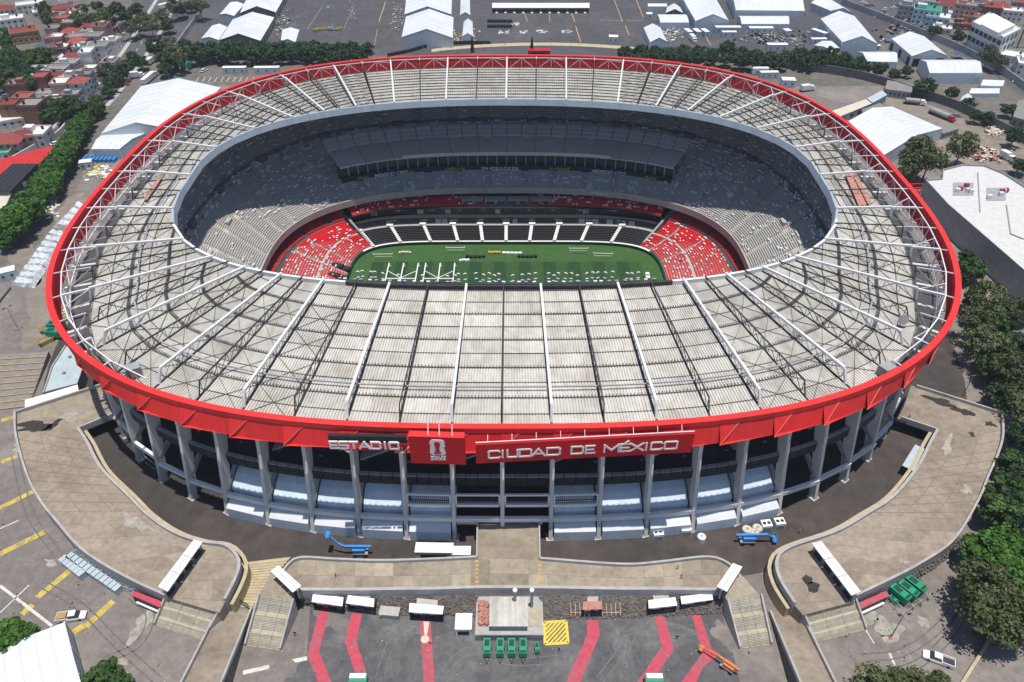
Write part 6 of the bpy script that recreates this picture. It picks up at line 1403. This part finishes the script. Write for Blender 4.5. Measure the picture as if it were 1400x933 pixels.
# white office block with glazed bands
t, q = flat_building('white office block with two bands of windows beside the red billboard', ((1330, 31), (1372, 52), (1395, 40), (1352, 18)), 13, 'flat_white', 'white', par=.6)
a, b, c, d = q
for fl_ in (3.5, 8.5):
    for i in range(7):
        p0, p1 = lerp(a, b, (i+.12)/7), lerp(a, b, (i+.88)/7); mb = MB(); n2 = Vector((b[1]-a[1], a[0]-b[0], 0)).normalized(); n2 = n2 if n2.y < 0 else -n2
        mb.hexa([(p0[0]+n2.x*.02, p0[1]+n2.y*.02, fl_), (p1[0]+n2.x*.02, p1[1]+n2.y*.02, fl_), (p1[0]+n2.x*.15, p1[1]+n2.y*.15, fl_), (p0[0]+n2.x*.15, p0[1]+n2.y*.15, fl_), (p0[0]+n2.x*.02, p0[1]+n2.y*.02, fl_+2.4), (p1[0]+n2.x*.02, p1[1]+n2.y*.02, fl_+2.4), (p1[0]+n2.x*.15, p1[1]+n2.y*.15, fl_+2.4), (p0[0]+n2.x*.15, p0[1]+n2.y*.15, fl_+2.4)]); mb.build('window', 'window', t)
    for i in range(4):
        p0, p1 = lerp(b, c, (i+.2)/4), lerp(b, c, (i+.8)/4); n2 = Vector((c[1]-b[1], b[0]-c[0], 0)).normalized(); n2 = n2 if n2.y < 0 else -n2; mb = MB(); mb.quad((p0[0]+n2.x*.06, p0[1]+n2.y*.06, fl_), (p1[0]+n2.x*.06, p1[1]+n2.y*.06, fl_), (p1[0]+n2.x*.06, p1[1]+n2.y*.06, fl_+3.2), (p0[0]+n2.x*.06, p0[1]+n2.y*.06, fl_+3.2)); mb.build('window', 'window', t)
mb = MB(); u4 = pxs([(1341, 33), (1365, 45), (1388, 34), (1358, 18)], 16); mb.prism([p[:2] for p in u4], 13.05, 16); mb.build('roof_storey', 'white', t)
bb = P(1390, 66, 0); t = thing('billboard', 'red billboard with white wave on a tall black post', 'billboard', bb, None, world=False); mb = MB(); mb.tube([(0, 0, 0), (0, 0, 16)], .35, 10); mb.build('post', 'black', t); mb = MB(); mb.box((3.0, 0, 16), (9, .5, 6.5)); pn = mb.build('panel', 'red_sign', t)
mb = MB(); pts = [(-1.2+i*.75, -.28, 15.3+.9*math.sin(i*.55-.6)) for i in range(12)]
for a, b in zip(pts[:-1], pts[1:]): mb.beam(a, b, .08, .55)
mb.build('wave', 'seat_white', pn)
# red sports building with netted court, blue screen
t, q = flat_building('red roofed sports building with white gable end by the tree row', ((-30, 262), (62, 214), (70, 203), (73, 203), (62, 216), (-30, 240))[:2]+((74, 201), (-30, 232)), 4, 'terra_red', 'wall_white', par=0)if False else (None, None)
M['terra_red'] = mat('terra_red', (.5, .03, .03), .8, .12, .4)
t, q = flat_building('red roofed sports building along the street by the tree row', ((-30, 272), (30, 246), (75, 203), (68, 200), (-30, 226)), 3, 'terra_red', 'wall_white', par=0, name='sports_building')
t, q = flat_building('dark netted sports court standing over the red roof', ((-25, 262), (14, 262), (51, 224), (18, 224)), 6, 'black_panel', 'stand_dark', par=0, name='netted_court', cat='court')
for i in range(6): a = lerp(q[0], q[1], i/5); b = lerp(q[3], q[2], i/5); mb = MB(); mb.beam((*a[:2], 6.1), (*b[:2], 6.1), .2, .1); mb.build('net_beam', 'steel_dark', t)
a, b = P(16, 273, 0), P(44, 262, 0); t = thing('blue_screen', 'pale blue screen wall at the end of the netted court', 'screen', a); 
for i in range(5): mb = MB(); p, k = lerp(a, b, i/5), lerp(a, b, (i+.95)/5); mb.beam((*p[:2], 2.4), (*k[:2], 2.4), .2, 4.8); mb.build('screen_panel', 'roof_blue', t)
t, q = flat_building('pale cream flat roof below the blue screen', ((-30, 300), (3, 296), (15, 268), (-30, 266)), 4, 'cream', 'wall_grey', name='shed', cat='shed')
# ================================================================ STREETS AND WALLS
def road(name, pts, wd, m='street', z=.055):
    p = smooth_path([P(u, v, 0) for u, v in pts], 24); a, b = offset(p, wd/2), offset(p, -wd/2); mb = MB()
    for i in range(23): mb.quad((*a[i][:2], z), (*b[i][:2], z), (*b[i+1][:2], z), (*a[i+1][:2], z))
    return struct(mb.build(name, m)), p
rw, pw = road('west_street', [(-40, 252), (40, 213), (95, 174), (140, 130), (178, 82), (205, 40), (235, -10)], 13, 'street')
re, pe = road('perimeter_street', [(1150, -8), (1215, 15), (1300, 58), (1350, 84), (1420, 130), (1480, 175)], 17, 'street', .06)
road('lane', [(-10, 140), (25, 115), (60, 60), (75, 40)], 8, 'street', .05)
for pth, off_, m in ((pw, -7.6, 'concrete'), (pw, 7.6, 'concrete')):
    mb = MB(); wall_path(mb, [(x, y, 0) for x, y, z in offset(pth, off_)], .14, 2.4); mb.build('pavement', m, rw)
for i in range(0, 23, 1):
    a, b = pw[i], lerp(pw[i], pw[i+1], .45); mb = MB(); mb.beam((*a[:2], .075), (*b[:2], .075), .25, .012); mb.build('painted_line', 'white_paint', rw)
def wall_thing(label, pts, h, th=.5, m='wall_grey', cat='wall', name='boundary_wall'):
    p = smooth_path([P(u, v, 0) for u, v in pts], max(6, 5*len(pts))); t = thing(name, label, cat, p[0])
    for i in range(len(p)-1):
        mb = MB(); a, b = p[i], lerp(p[i], p[i+1], .985); wall_path(mb, [(*a[:2], 0), (*b[:2], 0)], h, th); mb.build('wall_panel', m, t)
    return t
M['wall_dark'] = mat('wall_dark', (.15, .145, .145), .95, .3, .8)
wall_thing('long grey wall between the marquee yard and the far street', [(1150, 6), (1229, 37), (1306, 68), (1366, 100), (1405, 128)], 4.0)
wall_thing('dark stone wall behind the stadium under the north east tree row', [(985, 84), (1060, 92), (1146, 103), (1200, 115), (1246, 130), (1306, 150), (1380, 186), (1420, 208)], 4.5, .6, 'wall_dark')
wall_thing('low dark barrier curving past the central north marquee', [(530, 78), (560, 72), (590, 64), (630, 61), (671, 61)], 2.0, .6, 'black_panel', 'barrier', 'barrier')
wall_thing('low pale wall crossing the east lot under the olive trees', [(1308, 945), (1340, 895), (1362, 862)], 1.2, .6, 'wall_cream')
wall_thing('grey wall beside the western avenue', [(238, 72), (262, 38), (275, 22)], 3, .5)
wall_thing('low wall along the street of the western houses', [(0, 232), (48, 205), (80, 187), (95, 170)], 2.5, .5, 'wall_white')
wall_thing('dark kerb wall on the west lot below the white cabin', [(-5, 420), (15, 395)], .8, .5, 'wall_dark')
a, b = P(655, 70, 0), P(860, 82, 0)
t = thing('round_plaza', 'curved cream paved edge behind the far rim', 'paving', P(700, 66, 0)); 
for i in range(22):
    f0, f1 = i/22, (i+.98)/22; g = lambda f: (590+f*300, 68-9*math.sin(f*math.pi)**.8); p0, p1 = g(f0), g(f1)
    mb = MB(); q4 = pxs([(p0[0], p0[1]+4), (p1[0], p1[1]+4), p1, p0], 0); mb.prism([p[:2] for p in q4], .06, .22); mb.build('kerb_stone', 'wall_cream', t)
for u in (646, 727):
    p = P(u, 72, 0); t = thing('cypress', 'thin dark cypress standing behind the far rim', 'tree', p, 'two cypresses', world=False); mb = MB(); mb.tube([(0, 0, 0), (0, 0, 1.2)], .2, 6); mb.build('trunk', 'bark', t); mb = MB()
    for _ in range(500): z = random.uniform(.8, 9); r_ = (1-z/9.5)*1.3*math.sqrt(random.random()); a_ = random.random()*6.28; c = Vector((r_*math.cos(a_), r_*math.sin(a_), z)); d1 = Vector((random.gauss(0, 1), random.gauss(0, 1), random.gauss(0, 1))).normalized()*.3; d2 = d1.cross(Vector((random.gauss(0, 1), random.gauss(0, 1), 1))).normalized()*.3; mb.quad(c-d1-d2, c+d1-d2, c+d1+d2, c-d1+d2)
    mb.build('crown', 'leaf_dark', t)
t = boxbuild('red_hut', 'flat red sign hut behind the far rim', 'hut', 737, 77, 13, 4, 3, 0, 'red_sign', 0, 'black')
for u, v, lb_ in ((1216, 58, 'blue awning tent beside the marquee with open doors'), (1309, 80, 'blue awning tent at the end of the marquee row'), (1095, 20, 'dark blue awning at the end of the widest marquee')):
    t = thing('awning', lb_, 'awning', P(u, v, 0), 'blue awnings', world=False); mb = MB(); mb.add([(-3, -2, 2.6), (3, -2, 2.6), (3, 2, 2.6), (-3, 2, 2.6), (0, 0, 3.8)], [(0, 1, 4), (1, 2, 4), (2, 3, 4), (3, 0, 4)]); mb.build('canopy', 'car_blue', t)
    for x in (-2.9, 2.9):
        for y in (-1.9, 1.9): mb = MB(); mb.beam((x, y, 0), (x, y, 2.6), .12); mb.build('post', 'white', t)
# ================================================================ HOUSES
WN = {'wall_white': 'white', 'wall_ochre': 'ochre', 'wall_pink': 'pink', 'wall_brick': 'brick', 'wall_grey': 'grey', 'wall_aqua': 'pale blue'}
RN = {'terracotta': 'red tiled', 'flat_grey': 'grey flat', 'flat_white': 'white flat', 'green_box': 'green'}
def house(x, y, w_, d_, st, rz, wm, rm, hip, where, label=None):
    h = 3.0*st; t = thing('house', label or f"{'two' if st == 2 else 'one' if st == 1 else 'three'} storey {WN[wm]} house with {RN[rm]} roof {where}", 'house', (x, y, 0), 'houses '+where, world=False); t.rotation_euler = (0, 0, rz)
    mb = MB(); mb.box((0, 0, h/2), (w_, d_, h)); mb.build('wall', wm, t)
    if hip:
        mb = MB(); o_ = .4; a = w_/2+o_; b = d_/2+o_; r_ = max(a-b, .6); hh = min(w_, d_)*.24
        mb.add([(-a, -b, h), (a, -b, h), (a, b, h), (-a, b, h), (-r_, 0, h+hh), (r_, 0, h+hh)], [(0, 1, 5, 4), (1, 2, 5), (2, 3, 4, 5), (3, 0, 4), (3, 2, 1, 0)]); rf = mb.build('roof', rm, t)
        mb = MB(); mb.box((a*.4, b*.3, h+hh*.8), (.8, .8, 1.4)); mb.build('chimney', wm, rf)
    else:
        mb = MB(); mb.box((0, 0, h+.1), (w_+.3, d_+.3, .2)); rf = mb.build('roof', rm, t); mb = MB(); e = h+.5
        for c, s in (((0, -d_/2, e), (w_+.3, .25, .7)), ((0, d_/2, e), (w_+.3, .25, .7)), ((-w_/2, 0, e), (.25, d_-.2, .7)), ((w_/2, 0, e), (.25, d_-.2, .7))): mb.box(c, s)
        mb.build('parapet', wm, rf)
        mb = MB(); mb.tube([(w_*.25, d_*.2, h+.2), (w_*.25, d_*.2, h+1.6)], .6, 10); mb.build('water_tank', 'black' if random.random() < .6 else 'white', rf)
        if random.random() < .5: mb = MB(); mb.box((-w_*.22, d_*.1, h+1.3), (w_*.35, d_*.4, 2.2)); mb.build('roof_room', wm, rf)
    for s in range(st):
        for i in range(max(2, int(w_/3))):
            xx = -w_/2+w_*(i+.5)/max(2, int(w_/3)); mb = MB(); mb.box((xx, -d_/2-.03, 3*s+1.7), (1.3, .1, 1.3)); wd = mb.build('window', 'window', t); mb = MB(); mb.box((xx, -d_/2-.1, 3*s+1.0), (1.5, .2, .1)); mb.build('sill', 'white', wd)
        for sx in (-1, 1): mb = MB(); mb.box((sx*(w_/2+.03), 0, 3*s+1.7), (.1, 1.5, 1.2)); mb.build('window', 'window', t)
    mb = MB(); mb.box((w_*.1, -d_/2-.05, 1.05), (1.1, .1, 2.1)); mb.build('door', 'rust', t); return t
def inpoly(x, y, pl):
    c = False; j = len(pl)-1
    for i in range(len(pl)):
        if (pl[i][1] > y) != (pl[j][1] > y) and x < (pl[j][0]-pl[i][0])*(y-pl[i][1])/(pl[j][1]-pl[i][1])+pl[i][0]: c = not c
        j = i
    return c
ang = heading(95, 174, 178, 82)
region = [P(*q, 0)[:2] for q in ((10, 172), (78, 172), (112, 142), (138, 112), (168, 72), (150, 52), (118, 28), (95, 22), (62, 50), (68, 72), (80, 95), (52, 105), (48, 120), (20, 145))]
c0 = P(100, 100, 0); k, s_ = math.cos(ang), math.sin(ang)
for i in range(-11, 12):
    for j in range(-11, 12):
        lx, ly = i*9.6+random.uniform(-1, 1), j*10.2+(i % 2)*3+random.uniform(-1, 1); x, y = c0[0]+lx*k-ly*s_, c0[1]+lx*s_+ly*k
        if not inpoly(x, y, region): continue
        rm = random.choices(['terracotta', 'flat_grey', 'flat_white'], [.48, .30, .22])[0]; wm = random.choices(['wall_white', 'wall_pink', 'wall_brick', 'wall_grey', 'wall_ochre'], [.36, .2, .24, .12, .08])[0]
        house(x, y, random.uniform(6.5, 10), random.uniform(7, 10.5), random.choice((1, 2, 2, 3)), ang+random.choice((0, math.pi/2))+random.uniform(-.08, .08)-math.pi/2*0, wm, rm, rm == 'terracotta' and random.random() < .5, 'in the dense block west of the stadium')
for u, v, w_, d_, st, wm, rm, hip, lb_ in ((32, 42, 15, 13, 2, 'wall_ochre', 'terracotta', False, 'large ochre house with flat terracotta terraces above the western block'), (15, 25, 14, 10, 2, 'wall_white', 'flat_white', False, 'white house cluster at the top corner beside red roofs'), (40, 5, 16, 10, 2, 'wall_white', 'flat_white', False, 'long white roofed house at the top corner'), (85, 10, 13, 10, 2, 'wall_white', 'terracotta', True, 'white house with red roof near the top trees'), (72, 22, 10, 9, 2, 'wall_ochre', 'flat_grey', False, 'ochre house with grey roof near the top trees'), (5, 12, 12, 10, 2, 'wall_white', 'terracotta', True, 'white house with red hipped roof at the very corner'), (58, 15, 12, 9, 1, 'wall_white', 'flat_white', False, 'low white house between the top trees'),
                                        (20, 160, 26, 10, 1, 'wall_white', 'flat_white', False, 'long white roofed house with tree beside the lane'), (12, 190, 12, 11, 2, 'wall_pink', 'terracotta', True, 'pink house with several red roofs beside the street'), (30, 184, 9, 9, 2, 'wall_pink', 'terracotta', True, 'pink house with single red roof over a garage'), (48, 180, 11, 10, 2, 'wall_white', 'flat_white', False, 'white block house with high blank side wall by the street'), (-2, 205, 12, 9, 1, 'wall_white', 'green_box', False, 'low house with green awning roof by the street')):
    p = P(u, v, 3*st); house(p[0], p[1], w_, d_, st, ang-math.pi/2 if 'street' in lb_ else ang*.3, wm, rm, hip, 'above the western street', lb_)
for u, v, w_, d_, st, wm, rm, hip in ((1268, 12, 16, 12, 3, 'wall_aqua', 'green_box', False), (1283, 22, 14, 12, 2, 'wall_aqua', 'flat_white', False), (1297, 5, 14, 12, 2, 'wall_white', 'terracotta', True), (1248, 8, 16, 10, 3, 'wall_grey', 'flat_grey', False), (1322, 6, 12, 10, 3, 'wall_pink', 'flat_grey', False), (1345, 5, 14, 10, 2, 'wall_grey', 'flat_grey', False), (1364, 8, 16, 11, 2, 'wall_brick', 'terracotta', True), (1385, 14, 12, 10, 2, 'wall_white', 'flat_white', False), (1310, 18, 12, 9, 1, 'wall_white', 'flat_white', False), (1330, 22, 12, 9, 1, 'wall_pink', 'terracotta', False), (1318, 32, 12, 9, 1, 'wall_brick', 'terracotta', False), (1302, 30, 11, 9, 1, 'wall_white', 'flat_grey', False), (1288, 38, 11, 8, 1, 'wall_white', 'flat_white', False), (1275, 2, 10, 8, 2, 'wall_white', 'flat_grey', False), (1398, 3, 12, 10, 2, 'wall_grey', 'terracotta', False), (1410, 85, 14, 14, 2, 'wall_white', 'flat_white', False), (1385, 75, 14, 12, 1, 'wall_white', 'flat_white', False), (1335, 0, 12, 8, 2, 'wall_white', 'terracotta', True)):
    p = P(u, v, 3*st); house(p[0], p[1], w_, d_, st, -.45+random.uniform(-.1, .1), wm, rm, hip, 'beyond the perimeter street')
# ================================================================ TREES
def tree_proto(kind, seed):
    r = np.random.default_rng(seed); leaf, H, Rx, zc, Rz, ncl, nl, ls = kind
    t = thing('tree', 'x', 'tree', world=False); mb = MB(); th = H*.45
    lean = r.uniform(-.4, .4, 2); mb.tube([(0, 0, 0), (lean[0]*.4, lean[1]*.4, th*.5), (lean[0], lean[1], th)], [.32, .25, .2], 7)
    cents = []
    for i in range(ncl):
        a = r.uniform(0, 2*math.pi); zz = r.uniform(-.85, 1); rr_ = math.sqrt(max(0, 1-zz*zz))*r.uniform(.55, 1.0); cents.append((Rx*rr_*math.cos(a), Rx*rr_*math.sin(a), zc+Rz*zz*r.uniform(.7, 1)))
    for c in cents[:9]: mb.tube([(lean[0], lean[1], th*.9), (c[0]*.5, c[1]*.5, (th+c[2])/2), (c[0]*.9, c[1]*.9, c[2])], [.16, .1, .05], 5)
    mb.build('trunk', 'bark', t)
    V = []; Fc = []
    for c in cents:
        cr = r.uniform(.28, .42)*Rx*(.9 if ncl > 30 else 1.1)
        d = r.normal(size=(nl, 3)); d /= np.linalg.norm(d, axis=1)[:, None]; d[:, 2] = np.where(d[:, 2] < -.4, -d[:, 2], d[:, 2])
        pos = np.array(c)+d*cr*r.uniform(.55, 1.05, (nl, 1))*np.array([1, 1, .75])
        nrm = d+r.normal(size=(nl, 3))*.55; nrm /= np.linalg.norm(nrm, axis=1)[:, None]
        u = np.cross(nrm, r.normal(size=(nl, 3))); u /= np.linalg.norm(u, axis=1)[:, None]; w_ = np.cross(nrm, u); s = r.uniform(.6, 1.25, (nl, 1))*ls
        b = len(V)
        q = np.stack([pos-u*s-w_*s*.6, pos+u*s-w_*s*.6, pos+u*s*.7+w_*s*.7, pos-u*s*.7+w_*s*.7], 1).reshape(-1, 3); V += [tuple(p) for p in q]; Fc += [(b+4*i, b+4*i+1, b+4*i+2, b+4*i+3) for i in range(nl)]
    mb = MB(); mb.v = V; mb.f = Fc; mb.mi = [0]*len(Fc); mb.build('crown', leaf, t); return t
KD = {'dark': ('leaf_dark', 9, 4.6, 6.0, 3.4, 34, 62, .40), 'mid': ('leaf_mid', 8, 4.0, 5.4, 3.0, 30, 75, .40), 'bright': ('leaf_bright', 9, 5.0, 6.2, 3.4, 36, 85, .42), 'olive': ('leaf_olive', 11, 5.2, 8.0, 4.4, 30, 70, .36)}
PROTO = {k: [(tree_proto(KD[k], 100*i+7+len(k)), []) for i in range(3)] for k in KD}
def tree(kind, u, v, s, label, group):
    z = KD[kind][3]*s; p = P(u, v, z); pr, us_ = random.choice(PROTO[kind]); s2 = s*random.uniform(.92, 1.08)
    place(pr, us_, (p[0], p[1], 0), random.random()*6.28, (s2, s2, s2*random.uniform(.9, 1.1)), label, group)
lb_ = 'dark round tree in the clipped row north west of the rim'
for i in range(15): tree('dark', 256+i*17.5, 66+random.uniform(-2, 2)+abs(i-6)*.35, 1.05, lb_, 'north west tree row')
for i in range(13): tree('dark', 268+i*18.5, 74+random.uniform(-2, 2)+(3 if i > 10 else 0), 1.0, lb_, 'north west tree row')
lb_ = 'dark round tree in the row along the north east stone wall'
for i in range(17): x = 855+i*20.; tree('dark', x, 70+(x > 1000)*5+(x > 1130)*(x-1130)*.19+random.uniform(-2, 2), random.uniform(.85, 1.05), lb_, 'north east tree row')
for i in range(19): x = 860+i*19.; tree('dark', x, 79+(x > 1000)*4+(x > 1130)*(x-1130)*.17+random.uniform(-2, 2), random.uniform(.8, 1.05), lb_, 'north east tree row')
lb_ = 'bright clipped tree in the dense row along the west street'
for i in range(17): f = i/16; tree('mid' if i < 5 else 'bright', 120-62*f+random.uniform(-2, 2), 163+98*f, .85+.12*f, lb_, 'west street tree row'); tree('bright', 112-62*f+random.uniform(-2, 2), 166+98*f, .8+.12*f, lb_, 'west street tree row')
for u, v, s in ((40, 283, 1.1), (18, 296, 1.2), (30, 292, 1.0), (5, 312, 1.1), (20, 312, 1.0), (48, 292, .8), (8, 330, .7)): tree('bright', u, v, s, 'bright spreading tree in the clump beside the white cabin lot', 'west clump')
for u, v in ((10, 90), (22, 98), (40, 88), (50, 96), (14, 72), (4, 110), (30, 78), (6, 58), (42, 108), (18, 120), (30, 118), (2, 84), (55, 84), (8, 100), (34, 98), (46, 76), (2, 45), (14, 108), (26, 88), (38, 116), (62, 80)): tree('mid' if (u+v) % 3 else 'dark', u, v, random.uniform(.9, 1.25), 'tree in the wooded strip west of the house block', 'western wood')
for u, v in ((92, 145), (76, 150), (104, 149), (62, 156), (116, 152), (84, 158), (98, 138), (70, 143)): tree('mid', u, v, random.uniform(.8, 1.1), 'leafy tree in the gardens between houses and street', 'garden trees')
for u, v in ((182, 78), (192, 84), (174, 90), (166, 99), (158, 108), (152, 116), (145, 124), (132, 138), (126, 146), (137, 148), (130, 152), (140, 100), (148, 92)): tree('mid' if u % 2 else 'dark', u, v, random.uniform(.65, .9), 'small tree on the verge of the western avenue', 'avenue trees')
for u, v in ((112, 12), (120, 24), (108, 30), (132, 8), (146, 18), (160, 12), (172, 22), (186, 14), (196, 26), (206, 34), (188, 34), (176, 40), (152, 30), (140, 28), (260, 6), (272, 10), (248, 14), (240, 12), (222, 24), (228, 34), (66, 24), (60, 10), (232, 62), (222, 76), (240, 78), (212, 66), (232, 84), (225, 92)): tree('dark' if (u*7+v) % 3 else 'olive', u, v, random.uniform(.8, 1.15), 'tall tree in the group around the western avenue junction', 'junction trees')
for u, v, s, k_, lb_ in ((1255, 214, 1.35, 'olive', 'large olive green tree between the east marquee and the white hall'), (1270, 222, 1.2, 'olive', 'large olive green tree between the east marquee and the white hall'), (1244, 226, 1.1, 'olive', 'large olive green tree between the east marquee and the white hall'), (1316, 200, 1.15, 'olive', 'grey green tree standing alone above the curved hall end'), (1266, 117, 1.1, 'dark', 'dark tree rising in front of the long marquee'), (1240, 96, .7, 'dark', 'dark tree by the yard wall behind the marquees'), (1222, 102, .7, 'dark', 'dark tree by the yard wall behind the marquees'), (1268, 94, .55, 'dark', 'slim tree against the long marquee wall'), (1290, 92, .6, 'dark', 'slim tree against the long marquee wall'), (1301, 128, .7, 'dark', 'dark tree in the dirt yard near the tiny arched tent'), (1326, 141, .75, 'dark', 'dark tree in the dirt yard near the tiny arched tent'), (1350, 160, .7, 'dark', 'dark tree by the end of the dark stone wall'), (1335, 158, .7, 'dark', 'dark tree by the end of the dark stone wall'), (1378, 148, .8, 'dark', 'dark tree by the end of the dark stone wall'), (1388, 186, .9, 'dark', 'dark tree by the end of the dark stone wall'), (1352, 76, 1.0, 'olive', 'street tree below the white office block'), (1366, 84, .8, 'olive', 'street tree below the white office block'), (1278, 42, .85, 'dark', 'street tree beyond the perimeter wall'), (1310, 50, .8, 'dark', 'street tree beyond the perimeter wall'), (1352, 12, .7, 'dark', 'tree among the houses beyond the perimeter street'), (1380, 40, .6, 'dark', 'street tree beyond the perimeter wall'), (1395, 225, .8, 'dark', 'dark tree by the end of the dark stone wall')): tree(k_, u, v, s, lb_, 'scattered trees east')
random.seed(21)
for u, v, s in ((1322, 352, .8), (1332, 370, .85), (1318, 378, .7), (1330, 412, .95), (1350, 410, 1.0), (1370, 415, .9), (1336, 440, 1.0), (1358, 442, 1.05), (1380, 438, 1.0), (1396, 425, .7), (1345, 470, 1.0), (1370, 475, 1.1), (1394, 468, 1.0), (1360, 505, 1.0), (1382, 512, 1.1), (1400, 500, 1.0), (1376, 540, .95), (1396, 560, 1.2), (1400, 600, 1.2), (1385, 640, 1.05), (1402, 660, 1.1), (1380, 670, 1.1), (1372, 700, 1.1), (1394, 712, 1.2), (1385, 690, 1.0), (1410, 735, 1.2)): k2 = ('dark', 'mid', 'olive')[(u*3+v) % 3]; tree(k2, u, v, s*random.uniform(.75, 1.1), {'dark': 'dark green', 'mid': 'mid green', 'olive': 'grey olive'}[k2]+' tree in the dense grove east of the stadium', 'east grove')
for u, v, s in ((1352, 760, 1.05), (1376, 752, 1.1), (1396, 770, 1.1), (1370, 775, 1.0), (1390, 790, 1.0)): tree('bright', u, v, s, 'bright green tree beside the olive trees of the east lot', 'bright east trees')
for u, v, s in ((1350, 805, 1.1), (1365, 825, 1.15), (1385, 835, 1.1), (1352, 840, 1.0), (1378, 858, .9), (1340, 790, .8)): tree('olive', u, v, s, 'grey olive tree shading the low wall of the east lot', 'olive east trees')
for u, v, s in ((1195, 940, .7), (1215, 942, .6), (1240, 938, .7), (1282, 940, .6)): tree('olive', u, v, s, 'olive shrub tree at the foot of the east lot', 'olive east shrubs')
for u, v, s in ((8, 866, .7), (28, 872, .6), (2, 880, .7)): tree('bright', u, v, s, 'bright low tree behind the corner marquee', 'corner trees')
for u, v, s in ((146, 922, .7), (158, 930, .6), (128, 935, .6)): tree('mid', u, v, s, 'leafy small tree beside the corner marquee wall', 'corner trees')
for k_ in PROTO:
    for pr, us_ in PROTO[k_]:
        if not us_:
            for ch in list(pr.children): bpy.data.objects.remove(ch)
            bpy.data.objects.remove(pr)
for o in list(bpy.data.objects):
    if '_o' in o: del o['_o']

# ================================================================ AIR
mb = MB(); mb.box((0, 60, 79), (1400, 900, 160)); hz = mb.build('haze', [])
hm = bpy.data.materials.new('haze'); hm.use_nodes = True; hn = hm.node_tree; hn.nodes.remove(hn.nodes['Principled BSDF'])
pv = hn.nodes.new('ShaderNodeVolumePrincipled'); pv.inputs['Color'].default_value = (.80, .88, 1, 1); pv.inputs['Density'].default_value = .00012; pv.inputs['Anisotropy'].default_value = .2
hn.links.new(pv.outputs[0], hn.nodes['Material Output'].inputs['Volume']); hz.data.materials.append(hm); stuff(hz)
if '_o' in hz: del hz['_o']
